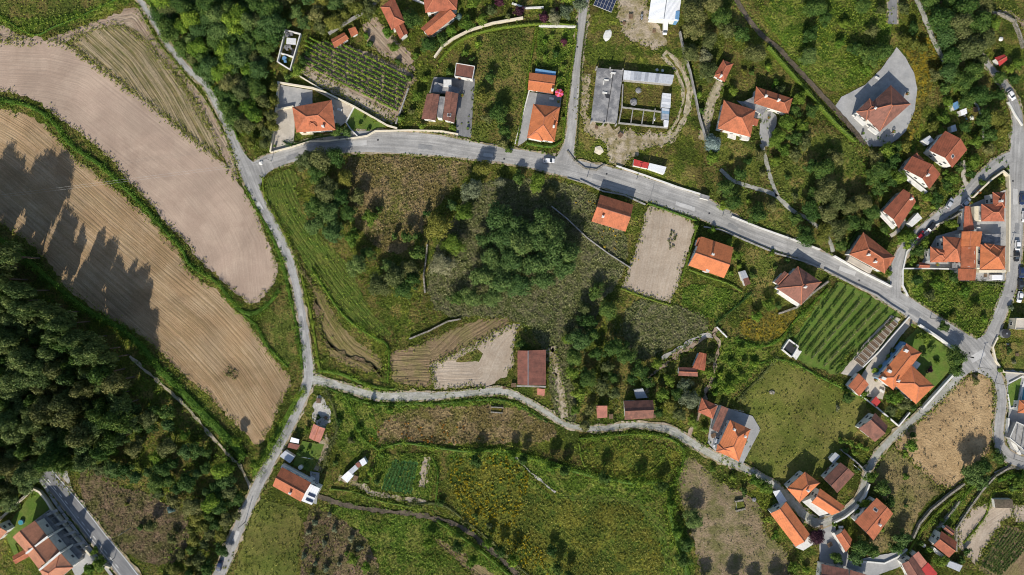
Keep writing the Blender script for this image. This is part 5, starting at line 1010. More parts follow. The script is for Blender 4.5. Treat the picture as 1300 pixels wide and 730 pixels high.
# white sheet-roofed sheds in the lower garden
house('shed', 'ramshackle white and rust sheet-roofed shed above the dry garden path', [B([(433, 606), (442, 598), (449, 604), (441, 613)], 'shed', 2.4, 'r_white', p=4, win=False, over=.05), B([(442, 598), (451, 590), (455, 595), (447, 602)], 'shed', 2.6, 'r_metal', p=4, win=False, over=.05), B([(451, 589), (455, 586), (459, 591), (455, 594)], 'shed', 2.7, 'r_rust', p=4, win=False, over=.05), B([(456, 585), (462, 581), (466, 588), (460, 592)], 'shed', 2.6, 'r_white', p=4, win=False, over=.05)], 'shed')
land(450, 598, 'the ramshackle sheet-roofed shed')
for q, lb, m_ in (([(939, 345), (946, 343), (950, 352), (943, 357)], 'small pale metal-roofed shed right of the orange asymmetrical house', 'r_metal'), ([(943, 354), (950, 352), (953, 360), (946, 363)], 'dark flat shed below the small pale metal-roofed shed', 'r_brown'),
                  ([(890, 246), (901, 249), (900, 254), (889, 251)], 'tiny grey concrete hut on the main road verge', 'slab'), ([(1205, 712), (1222, 718), (1218, 726), (1202, 719)], 'pale blue sheet shed right of the small red house by the terraces', 'r_metal'),
                  ([(1262, 634), (1285, 634), (1287, 645), (1264, 645)], 'dark green netted shed at the head of the pale plot', 'dark_lane'), ([(805, 495), (816, 493), (822, 505), (808, 506)], 'small grey lean-to above the old cottage', 'r_metal'),
                  ([(355, 579), (362, 572), (374, 580), (368, 588)], 'small grey awning in the lane-side garden', 'r_metal'), ([(1171, 178), (1180, 172), (1186, 178), (1178, 184)], 'small greenish awning above the two-slope gabled house', 'r_metal'),
                  ([(1208, 132), (1216, 128), (1219, 136), (1212, 140)], 'small blue-roofed hut in the upper-right garden', 'blue'), ([(1219, 140), (1227, 137), (1228, 144), (1221, 147)], 'small white-roofed hut in the upper-right garden', 'r_white'), ([(1207, 160), (1213, 158), (1215, 166), (1208, 168)], 'tiny pale hut above the two-slope gabled house', 'r_metal')):
    house('shed', lb, [B(q, 'shed', 2.3, m_, p=4, win=False, over=.05)], 'shed')
# ================================================================== WALLS
def W(n, pts, h, th, m, lab, **k): return wall(n, pts, h, th, m, lab, **k)
W('garden_wall', [(345, 194), (352, 141), (355, 106), (398, 113), (413, 118), (450, 136), (492, 160), (505, 164)], 1.7, .5, 'cream', 'cream wall running round the villa plot and under the vineyard')
W('garden_wall', [(353, 140), (374, 136)], 1.5, .4, 'cream', 'short cream wall dividing the villa forecourt')
W('garden_wall', [(450, 137), (440, 156), (447, 166), (455, 174)], 1.0, .35, 'white', 'low curved white wall between forecourt and villa lawn')
W('garden_wall', [(345, 194), (372, 187), (395, 180), (415, 180), (455, 175), (467, 173), (477, 167), (520, 166), (560, 167), (582, 171)], 1.2, .4, 'cream', 'long cream wall along the upper side of the main road')
W('garden_wall', [(377, 95), (410, 115)], 1.0, .4, 'cream', 'short cream wall under the left end of the vineyard')
W('stone_wall', [(519, 113), (511, 136), (503, 158)], 1.2, .4, 'greyw', 'grey wall closing the right end of the vineyard')
W('stone_wall', [(418, 44), (440, 30), (460, 18), (474, 8), (486, -6)], 1.6, .6, 'greyw', 'grey wall behind the two vineyard sheds')
W('garden_wall', [(552, 74), (562, 60), (576, 50), (596, 40), (625, 31), (664, 24)], 1.6, .6, 'cream', 'long curved pale wall above the hedge')
W('garden_wall', [(684, 34), (731, 35)], 1.2, .5, 'white', 'straight white wall at the head of the planted plot')
W('garden_wall', [(654, 183), (672, 115)], .8, .35, 'white', 'low white wall left of the orange villa drive')
W('roadside_wall', [(782, 211), (818, 223), (860, 238), (889, 247)], 1.0, .5, 'white', 'white roadside wall below the red and white shed')
W('roadside_wall', [(928, 275), (965, 290), (1005, 304), (1040, 317)], 1.0, .5, 'white', 'white roadside wall below the dry orchard')
W('roadside_wall', [(736, 229), (765, 243), (792, 248), (819, 260)], .9, .4, 'greyw', 'grey roadside wall above the old gabled roadside house')
W('roadside_wall', [(893, 288), (915, 292), (945, 305), (985, 322), (1020, 332), (1040, 340)], 1.0, .4, 'greyw', 'grey wall along the lower side of the road above the orange asymmetrical house')
W('roadside_wall', [(1057, 325), (1090, 344), (1130, 364)], 1.5, .5, 'white', 'white roadside wall in front of the corner villa')
W('garden_wall', [(1045, 342), (1080, 360), (1112, 375), (1130, 388), (1148, 399)], 1.0, .45, 'greyw', 'grey wall along the top of the terraced vine garden')
W('garden_wall', [(1277, 345), (1278, 243), (1277, 224), (1270, 218), (1256, 228), (1243, 240), (1232, 251)], 1.8, .5, 'cream', 'tall cream wall wrapping the upper corner of the walled group')
W('garden_wall', [(1224, 262), (1216, 270), (1204, 278), (1190, 284)], 2.4, .5, 'stone', 'tall stone wall beside the parked black car')
W('garden_wall', [(1190, 284), (1176, 292), (1160, 306), (1149, 320), (1144, 343), (1144, 362), (1151, 376)], 1.2, .4, 'white', 'curved pale wall on the inner side of the side road')
W('garden_wall', [(1145, 341), (1180, 341), (1220, 342)], 1.4, .4, 'white', 'straight pale wall under the walled house group')
W('garden_wall', [(1164, 412), (1188, 428), (1211, 445)], 2.0, .6, 'white', 'thick white wall between villa lawn and main road')
W('garden_wall', [(1208, 474), (1188, 496), (1168, 518)], 1.8, .6, 'white', 'thick white wall between villa lawn and lower lane')
W('garden_wall', [(1153, 402), (1132, 426), (1115, 446), (1094, 466)], .8, .35, 'white', 'low white wall left of the orange villa drive strip')
W('garden_wall', [(1075, 492), (1093, 503), (1112, 517), (1139, 540), (1153, 523)], 1.2, .35, 'white', 'thin white wall round the palm garden')
W('garden_wall', [(-15, 672), (0, 660), (22, 640), (45, 619), (53, 623), (62, 634), (68, 644), (90, 671), (112, 697), (126, 712), (142, 719)], 1.6, .6, 'cream', 'pale wall wrapping the lawn and terraces of the salmon villas')
W('garden_wall', [(1101, 613), (1096, 628), (1084, 644), (1070, 655), (1056, 662)], 1.8, .5, 'white', 'white curved retaining wall above the large terracotta house')
W('garden_wall', [(1078, 712), (1100, 712), (1121, 714), (1138, 706), (1150, 696)], 1.0, .45, 'white', 'white curved wall below the large terracotta house')
W('garden_wall', [(1264, 428), (1258, 440), (1262, 458), (1272, 472), (1310, 475)], 1.2, .4, 'cream', 'curved wall round the brown lot at the junction')
W('garden_wall', [(1280, 486), (1297, 477), (1299, 480), (1293, 515), (1281, 518), (1278, 500)], .7, .3, 'white', 'white kerb wall framing the triangular lawn')
W('garden_wall', [(1277, 530), (1276, 548), (1284, 562), (1292, 576)], 1.6, .5, 'white', 'white wall beside the roofless concrete shell')
W('retaining_wall', [(862, 42), (868, 70), (875, 92), (881, 120), (887, 150), (895, 178)], 2.0, .4, 'greyw', 'tall grey retaining wall left of the gravel drive')
W('retaining_wall', [(1157, 682), (1165, 664), (1180, 646), (1203, 627), (1222, 613)], 1.4, .6, 'stone', 'outer stone terrace wall between dry meadow and green strips')
W('retaining_wall', [(1212, 698), (1212, 670), (1228, 645), (1246, 620), (1262, 603), (1282, 591)], 1.2, .5, 'stone', 'stone wall along the pale walled track')
W('retaining_wall', [(1181, 690), (1190, 668), (1205, 650), (1216, 635)], 1.3, .6, 'stone', 'dark stone wall between the green terrace strips')
W('retaining_wall', [(987, 398), (1010, 390), (1030, 372), (1050, 357)], 1.5, .6, 'stone', 'stone wall left of the terraced vine garden')
W('retaining_wall', [(909, 415), (922, 428)], 1.0, .4, 'white', 'tiny pale wall at the fork of the farm paths')
W('retaining_wall', [(1250, 15), (1270, 20), (1285, 28), (1292, 45), (1297, 62)], 1.6, .5, 'stone', 'curved stone wall at the upper right')
W('retaining_wall', [(540, 372), (538, 350), (541, 330), (543, 310)], 1.2, .5, 'stone', 'overgrown stone wall left of the oak grove')
W('retaining_wall', [(700, 262), (720, 278), (745, 302), (772, 322), (800, 340)], .9, .3, 'greyw', 'thin grey wall crossing the scrub below the roadside house')
W('stone_wall', [(520, 430), (545, 420), (568, 408), (585, 405)], .9, .5, 'stone', 'rough stone wall above the brown soil plot')
W('pen_wall', [(790, 108), (789, 136), (785, 157), (847, 163)], 1.4, .35, 'greyw', 'grey wall along the left and bottom of the livestock pens')
W('pen_wall', [(789, 137), (840, 143)], 1.3, .3, 'greyw', 'long cross wall through the livestock pens')
for i, (x, o_) in enumerate(((803, 'left'), (817, 'middle'), (831, 'right'))): W('pen_wall', [(x, 139), (x - 3, 158)], 1.2, .25, 'greyw', 'short %s divider wall of the lower livestock pens' % o_)
W('pen_wall', [(364, 40), (383, 45), (370, 90), (354, 80), (364, 40)], 1.8, .3, 'white', 'white walls round the junk-filled enclosure beside the wood')
W('pen_wall', [(358, 69), (375, 74)], 1.6, .3, 'white', 'white cross wall inside the junk enclosure')
W('road_wall', [(720, 192), (729, 204), (742, 214), (757, 216), (768, 209)], .8, .5, 'stone', 'curved stone kerb wall at the side road corner')
W('garden_wall', [(520, -2), (545, 8)], 1.0, .5, 'white', 'short white wall between the top-edge houses')
W('garden_wall', [(650, 5), (668, 11), (690, 10)], .8, .5, 'white', 'curved white wall at the purple plum garden')
W('guard_rail', [(720, 226), (740, 232), (762, 239)], .7, .15, 'metal', 'steel guard rail on the lower edge of the main road', cat='guard rail')
W('garden_wall', [(1278, 130), (1286, 145), (1296, 160)], 1.0, .4, 'white', 'white wall beside the parked white car at the upper right')
W('garden_wall', [(1100, 600), (1088, 588), (1075, 577), (1066, 570)], 1.0, .4, 'greyw', 'grey wall above the brown gabled bend house')
# ================================================================== GROVES, HEDGES
hedge('bramble_hedge', [(-40, 116, 14), (0, 127, 14), (28, 132, 12), (55, 144, 12), (72, 160, 12), (92, 185, 13), (120, 204, 14), (140, 220, 14), (160, 240, 11), (187, 266, 10), (210, 292, 9), (232, 317, 9), (240, 334, 9), (256, 346, 9)], 12, 1.8, 'bramble', 'long bright bramble hedge between the ploughed and stubble fields')
hedge('bramble_hedge', [(256, 346, 9), (275, 358, 10), (292, 378, 12), (306, 394, 14), (322, 398, 16), (342, 385, 12), (356, 365, 14)], 12, 1.5, 'bramble', 'bramble thicket wrapped round the lower tip of the ploughed field')
hedge('bramble_hedge', [(310, 400, 8), (325, 412, 8), (338, 436, 9), (352, 452, 8), (366, 466, 7)], 8, 1.4, 'bramble', 'bramble strip between stubble field and olive field')
hedge('bramble_hedge', [(-40, 272, 16), (-5, 300, 14), (30, 325, 14), (60, 352, 13), (88, 376, 14), (115, 396, 16), (150, 415, 17), (180, 440, 20), (205, 470, 22), (235, 500, 24), (262, 528, 26), (290, 556, 26), (312, 580, 18)], 16, 2.6, 'bramble', 'long bramble bank between the stubble field and the pine wood')
hedge('verge_hedge', [(312, 238, 4), (324, 262, 7), (340, 290, 9), (352, 315, 11), (362, 345, 13), (368, 375, 10), (376, 410, 8), (382, 445, 8), (384, 472, 10)], 8, 1.1, 'bramble', 'green verge hedge on the left of the winding lane')
hedge('verge_hedge', [(385, 495, 10), (372, 515, 16), (352, 552, 22), (335, 580, 20), (322, 604, 12)], 16, 1.3, 'bramble', 'wide weedy bank between stubble field and lower lane')
hedge('verge_hedge', [(334, 225, 5), (336, 248, 6), (350, 275, 6), (366, 305, 6), (378, 333, 6), (386, 362, 7), (394, 395, 8), (400, 430, 8), (404, 460, 10), (408, 474, 8)], 6, 1.0, 'lweed', 'green verge hedge on the right of the winding lane')
hedge('verge_hedge', [(404, 470, 10), (430, 474, 12), (455, 484, 12), (480, 492, 9), (500, 494, 6)], 10, 1.1, 'bramble', 'leafy bank above the left end of the village lane')
hedge('boundary_hedge', [(396, 340, 6), (412, 365, 7), (430, 392, 7), (450, 412, 8), (475, 428, 8), (492, 438, 8), (494, 460, 6), (492, 490, 6)], 7, 1.3, 'bramble', 'curving hedge between green field and tan field')
hedge('boundary_hedge', [(342, 262, 4), (360, 295, 5), (378, 330, 5), (398, 366, 5)], 4, .8, 'dweed', 'dry reed line along the edge of the green field')
hedge('clipped_hedge', [(557, 80, 5), (572, 62, 5), (592, 48, 5), (625, 38, 5), (660, 33, 5), (700, 31, 5), (731, 33, 5)], 5, 1.6, 'lweed', 'long curved hedge under the pale wall', True)
hedge('clipped_hedge', [(732, 33), (729, 65), (723, 105), (718, 145), (714, 182)], 3.2, 1.6, 'lweed', 'straight thin hedge on the left of the side road', True)
hedge('clipped_hedge', [(681, 36), (676, 65), (671, 92), (664, 140), (656, 182)], 3, 1.5, 'lweed', 'thin hedge between meadow and planted plot', True)
hedge('clipped_hedge', [(668, 182), (690, 186), (702, 186), (712, 180)], 4, 1.3, 'bramble', 'hedge under the bright orange villa', True)
hedge('clipped_hedge', [(744, 30), (738, 80), (736, 120), (733, 165), (732, 190)], 2.4, 1.2, 'olive', 'thin dark hedge on the right of the side road', True)
hedge('clipped_hedge', [(974, 60, 6), (1000, 90, 6), (1020, 113, 6), (1040, 136, 6), (1062, 160, 6), (1086, 182, 6)], 6, 2.4, 'light', 'tall bright hedge running down to the brown villa yard', True)
hedge('clipped_hedge', [(822, 258), (845, 266), (870, 275), (884, 280)], 3.5, 1.2, 'bramble', 'short hedge above the pale tilled plot', True)
hedge('clipped_hedge', [(885, 283), (881, 300), (873, 328), (863, 360)], 3, 1.2, 'lweed', 'thin hedge between pale plot and orange house', True)
hedge('clipped_hedge', [(788, 366), (820, 378), (852, 388)], 3, .8, 'lweed', 'low hedge under the pale tilled plot', True)
hedge('clipped_hedge', [(874, 342), (900, 352), (925, 360), (945, 372)], 3.4, 1.0, 'lweed', 'low hedge below the orange asymmetrical house', True)
hedge('boundary_hedge', [(908, 410, 7), (925, 396, 7), (942, 382, 7), (956, 368, 6)], 7, 2.0, 'dark', 'dark hedge crossing below the weedy plot')
hedge('boundary_hedge', [(935, 430, 7), (965, 440, 8), (990, 430, 8), (1008, 408, 8), (1025, 392, 8), (1050, 366, 7)], 8, 1.4, 'bramble', 'leafy hedge around the yellow flower patch')
hedge('boundary_hedge', [(960, 462, 6), (985, 456, 7), (1010, 462, 7), (1040, 478, 7), (1072, 494, 7), (1102, 508, 5)], 7, 1.3, 'bramble', 'long hedge along the top of the open olive-green meadow')
hedge('boundary_hedge', [(985, 456, 6), (965, 478, 7), (948, 495, 7), (935, 510, 7)], 7, 1.6, 'olive', 'hedge down the left side of the open meadow')
hedge('boundary_hedge', [(525, 512, 7), (560, 512, 8), (600, 508, 8), (640, 508, 7), (668, 520, 6), (695, 536, 6)], 7, 1.1, 'bramble', 'bright bank below the village lane under the barn')
hedge('boundary_hedge', [(415, 492, 7), (440, 502, 8), (470, 512, 8), (500, 514, 8), (525, 512, 7)], 7, 1.2, 'bramble', 'bright bank below the left end of the village lane')
hedge('boundary_hedge', [(415, 495, 8), (425, 520, 9), (428, 545, 9), (418, 570, 8), (408, 600, 7)], 8, 1.5, 'olive', 'leafy bank right of the white gravel yard')
hedge('boundary_hedge', [(440, 505, 6), (452, 530, 7), (460, 555, 7), (480, 570, 8)], 7, 1.4, 'bramble', 'hedge slanting down through the lower terraces')
hedge('boundary_hedge', [(480, 570, 8), (510, 562, 8), (545, 566, 9), (590, 572, 9), (640, 572, 12), (690, 585, 14), (740, 600, 16), (800, 612, 14), (840, 610, 12)], 10, 1.6, 'bramble', 'long leafy hedge along the top of the flower meadow')
hedge('boundary_hedge', [(735, 556, 6), (780, 552, 7), (820, 550, 7), (850, 556, 8), (868, 572, 8), (862, 600, 8), (850, 625, 12), (852, 655, 16), (862, 690, 20), (874, 735, 22)], 10, 1.8, 'bramble', 'leafy hedge between flower meadow and stony clearing')
hedge('boundary_hedge', [(735, 562, 5), (742, 590, 6), (770, 606, 6), (820, 600, 5), (845, 580, 5)], 6, 1.0, 'lweed', 'weedy ring round the small lower meadow')
hedge('boundary_hedge', [(420, 620, 5), (450, 624, 6), (478, 634, 6), (518, 642, 6), (540, 645, 6)], 5, 1.2, 'lweed', 'bright hedge along the dry garden path')
hedge('boundary_hedge', [(549, 580, 5), (556, 598, 5), (554, 630, 6), (552, 648, 7)], 6, 1.2, 'bramble', 'short hedge right of the vegetable plots')
hedge('boundary_hedge', [(555, 660, 8), (585, 680, 9), (615, 702, 10), (645, 728, 11), (665, 748, 12)], 10, 1.7, 'bramble', 'leafy hedge below the dark diagonal path')
hedge('boundary_hedge', [(520, 640, 7), (560, 640, 8), (590, 660, 6), (625, 688, 6), (655, 716, 7), (690, 745, 8)], 6, 1.0, 'olive', 'weedy upper edge of the dark diagonal path')
hedge('boundary_hedge', [(1150, 705, 6), (1170, 672, 8), (1192, 648, 9), (1222, 622, 9)], 9, 1.1, 'lweed', 'green terrace strip nearest the dry meadow')
hedge('boundary_hedge', [(1190, 672, 8), (1206, 652, 10), (1226, 626, 10), (1250, 604, 10)], 9, 1.2, 'bramble', 'green terrace strip nearest the pale walled track')
hedge('boundary_hedge', [(1265, 610, 12), (1285, 604, 14), (1315, 604, 14)], 12, 1.4, 'bramble', 'leafy strip below the walled track at the right edge')
hedge('boundary_hedge', [(1222, 690, 5), (1250, 655, 5), (1262, 625, 7), (1300, 622, 7)], 5, .9, 'lweed', 'green edge round the pale plot at the lower right')
hedge('boundary_hedge', [(182, -5, 5), (194, 8, 6), (208, 35, 6), (222, 55, 6), (240, 78, 7), (262, 98, 6), (277, 124, 6), (294, 155, 7), (304, 178, 7)], 6, 2.2, 'bramble', 'dark leafy edge of the wood along the upper left lane')
hedge('boundary_hedge', [(172, 3, 3), (184, 24, 3), (198, 48, 3), (215, 70, 3), (240, 100, 3), (262, 128, 3), (285, 170, 3.5), (300, 208, 4)], 3, .7, 'lweed', 'thin green verge left of the upper lane')
hedge('boundary_hedge', [(-10, 12, 4), (40, 44, 5), (70, 34, 5), (100, 22, 5), (130, 8, 5), (155, -4, 5)], 5, 1.2, 'bramble', 'hedge between the two top-left meadows')
hedge('clipped_hedge', [(1074, 316, 5), (1080, 305, 5), (1090, 292, 5)], 5, 2.6, 'dark', 'dark hedge left of the white corner villa', True)
hedge('clipped_hedge', [(1100, 245, 4), (1112, 252, 4)], 4, 1.4, 'lweed', 'short garden hedge left of the gabled house with a white terrace', True)
hedge('boundary_hedge', [(360, 180, 4), (374, 184, 4), (398, 176, 5), (425, 172, 5), (445, 172, 5)], 5, 1.4, 'dark', 'garden hedge between the cream-walled villa and the road')
hedge('boundary_hedge', [(1215, 350, 6), (1240, 358, 6), (1272, 362, 5)], 5, 1.2, 'olive', 'scrubby strip under the walled house group')
# vineyard rows
for k in range(9):
    y0 = 60 + 6.1 * k; xl = [437, 413, 394, 389, 389, 389, 389, 389, 389][k]; xr = 520 - 1.9 * k
    row('vine_row', (xl, y0 + .5 * (xl - 440)), (xr, y0 + .5 * (xr - 440)), 2.0, 2.0, 'bramble', '%s vine row from the top of the walled vineyard' % ['first', 'second', 'third', 'fourth', 'fifth', 'sixth', 'seventh', 'eighth', 'ninth'][k], group='vine rows in the walled vineyard', leaf=.5, dens=26, fill=.75)
for k in range(8):
    t = k / 7; a = (1006 + 54 * t, 440 + 34 * t); b = (1062 + 74 * t, 362 + 39 * t)
    row('vine_row', a, b, 1.9, 1.7, 'mweed' if k in (3, 5) else 'dark', '%s vine row from the left in the terraced vine garden' % ['first', 'second', 'third', 'fourth', 'fifth', 'sixth', 'seventh', 'last'][k], group='rows in the terraced vine garden', dens=26, leaf=.42, fill=.72)
for k in range(11):
    t = k / 10; row('crop_row', (1241 + 27 * t, 716 + 15 * t + 0), (1274 + 40 * t, 668 + 14 * t), 2.6, .6, 'dark', '%s row from the left in the crop plot at the lower right' % ['first', 'second', 'third', 'fourth', 'fifth', 'sixth', 'seventh', 'eighth', 'ninth', 'tenth', 'last'][k], posts=False, group='vegetable rows at the lower right', cat='crop row', dens=30)
for k in range(8):
    t = k / 7; row('crop_row', (502 + 26 * t, 585 + 4 * t), (487 + 33 * t, 620 + 4 * t), 2.6, .5, 'dark', '%s row from the left in the dark green vegetable plot' % ['first', 'second', 'third', 'fourth', 'fifth', 'sixth', 'seventh', 'last'][k], posts=False, group='rows of the dark green vegetable plot', cat='crop row', dens=30)
for k in range(3): row('crop_row', (549 - 5 * (k - 1), 584), (544 - 5 * (k - 1), 620), 1.6, .5, 'bramble', '%s of three vegetable rows right of the dark green plot' % ['rightmost', 'middle', 'leftmost'][k], posts=False, cat='crop row', dens=20)
for k in range(3): row('crop_row', (482 + 5 * k, 582), (474 + 5 * k, 616), 1.6, .6, 'lweed', '%s of three leafy rows left of the dark green plot' % ['leftmost', 'middle', 'rightmost'][k], posts=False, cat='crop row', dens=20)
# raised beds and slabs beside the orange villa drive
for k in range(10):
    t = k / 9; x, y = 1132 - 42 * t, 409 + 50 * t
    e = simple('planting_bed', [('bed_edging', boxmesh('bed', [((0, .75, .3), (3.6, .14, .6)), ((0, -.75, .3), (3.6, .14, .6)), ((1.87, 0, .3), (.14, 1.64, .6)), ((-1.87, 0, .3), (.14, 1.64, .6))]), 'paving'), ('soil', boxmesh('soil', [((0, 0, .25), (3.6, 1.36, .45))]), 'soil')], '%s raised bed from the top beside the orange villa drive' % ['first', 'second', 'third', 'fourth', 'fifth', 'sixth', 'seventh', 'eighth', 'ninth', 'last'][k], 'raised bed', x, y, 40, 'raised beds beside the orange villa drive', z=Z0 - .12)
sheet('paved_strip', [(1131, 400), (1143, 405), (1100, 462), (1082, 478), (1067, 474), (1082, 455), (1100, 432)], 'paving', amp=.1, smooth=0, z=Z0 - .05)
sheet('vegetable_bed', [(1080, 440), (1086, 446), (1075, 460), (1066, 466), (1064, 458)], 'lush', smooth=1, z=Z0 - .04)
# ================================================================== TREES
wood([(192, 2), (340, -10), (352, 20), (345, 60), (336, 95), (325, 130), (318, 160), (305, 172), (285, 132), (262, 98), (232, 72), (212, 40)], 88, ['dark', 'deep', 'dark', 'deep', 'olive', 'bramble'], (8, 19), 3.6, 'dark broadleaf tree in the upper left wood', 'trees of the upper left wood', anchors=[(200, 5, 'at its top left corner'), (265, 0, 'at the middle of the top edge'), (330, 5, 'at its top right corner'), (225, 55, 'against the upper lane'), (340, 55, 'beside the junk enclosure'), (280, 45, 'deep in its upper half'), (260, 85, 'against the middle of the lane'), (320, 100, 'on its right edge left of the villa'), (290, 130, 'near the bend of the lane'), (300, 165, 'in its narrow bottom tip')])
wood([(320, 120), (350, 110), (346, 180), (325, 195), (308, 170)], 12, ['yellow', 'olive'], (7, 11), 3.0, 'brownish green shrub on the bank left of the cream-walled villa', 'shrubs left of the walled villa')
wood([(345, -5), (480, -8), (470, 12), (430, 30), (395, 38), (352, 35)], 22, ['dark', 'yellow', 'olive', 'deep'], (9, 15), 4.5, 'mixed green tree along the top edge', 'trees along the top edge', anchors=[(355, 5, 'at the left end of the strip'), (365, 28, 'just above the junk enclosure'), (395, 5, 'in the left middle of the strip'), (410, 30, 'left of the two vineyard sheds'), (435, 5, 'in the right middle of the strip'), (470, 5, 'behind the grey wall')])
wood([(-50, 348), (15, 372), (65, 408), (105, 438), (145, 468), (158, 500), (165, 545), (120, 590), (75, 590), (40, 600), (-50, 660)], 150, ['wood', 'wood', 'wood', 'olive', 'dark'], (9, 18), 4.1, 'tall dark pine in the lower left wood', 'pines of the lower left wood', hs=2.0, anchors=[(0, 340, 'at its top end'), (50, 380, 'along the bramble bank'), (110, 420, 'beside the middle of the bramble bank'), (155, 460, 'near the start of the pale track'), (165, 520, 'at its right edge'), (0, 420, 'at the left photo edge, upper part'), (60, 450, 'in its upper middle'), (100, 500, 'in its centre'), (5, 500, 'at the left photo edge, middle'), (50, 550, 'in its lower middle'), (110, 570, 'above the reddish clearing'), (5, 600, 'above the salmon villa wall')])
wood([(172, 492), (195, 502), (228, 538), (268, 580), (292, 606), (285, 640), (240, 648), (205, 632), (150, 612), (125, 592), (165, 548)], 36, ['dark', 'deep', 'bramble', 'olive'], (7, 15), 4.0, 'dark leafy tree below the thin pale track', 'trees between pine wood and track', anchors=[(190, 495, 'at the upper end of the track'), (240, 545, 'beside the middle of the track'), (290, 605, 'near the lane end of the track'), (175, 560, 'next to the pines'), (160, 605, 'above the reddish clearing'), (215, 620, 'right of the reddish clearing'), (260, 635, 'at the lower right end')])
wood([(245, 645), (300, 620), (306, 640), (280, 715), (262, 745), (190, 745), (215, 722), (240, 690)], 32, ['olive', 'dark', 'yellow'], (7, 12), 3.6, 'bushy tree right of the reddish clearing', 'bushes between clearing and lane', anchors=[(290, 640, 'beside the lane bend'), (285, 690, 'beside the lower lane'), (255, 665, 'in the middle of the thicket'), (250, 720, 'near the bottom edge'), (210, 740, 'at the bottom edge by the two-lane road')])
wood([(-40, 600), (40, 605), (44, 618), (0, 655), (-40, 690)], 16, ['wood', 'olive'], (10, 15), 4.5, 'dark tree beside the pale wall of the salmon villas', 'trees outside the salmon villa wall')
wood([(-95, 292), (-30, 300), (5, 325), (15, 352), (-40, 360), (-90, 340)], 14, ['wood'], (13, 18), 4.0, 'very tall pine whose long shadow crosses the field at the left photo edge', 'pines at the left photo edge', hs=2.9)
wood([(20, 362), (66, 394), (106, 424), (146, 452), (146, 470), (100, 446), (60, 420), (18, 386)], 16, ['wood'], (11, 15), 4.2, 'tall pine in the front row above the stubble field', 'front row of the pine wood', hs=3.0)
oaks = [(632, 275, 15), (650, 288, 13), (688, 282, 14), (706, 296, 14), (642, 302, 14), (662, 310, 16), (682, 305, 14), (702, 320, 16), (721, 322, 14), (716, 341, 12), (626, 330, 13), (650, 333, 15), (680, 335, 15), (612, 350, 13), (636, 356, 15), (660, 360, 13), (690, 356, 13), (600, 376, 11), (624, 376, 11), (672, 292, 12), (615, 305, 9)]
for x, y, r in oaks: tree(x, y, r * 1.36, 'deep', label='deep green oak in the central grove, ' + min(((632, 275, 'upper left part'), (696, 280, 'upper right part'), (660, 310, 'at its middle'), (712, 322, 'right edge'), (620, 335, 'left edge'), (650, 345, 'lower middle'), (690, 355, 'lower right part'), (608, 370, 'lower left tip')), key=lambda q: (q[0] - x) ** 2 + (q[1] - y) ** 2)[2], group='oaks of the central grove', hs=1.15)
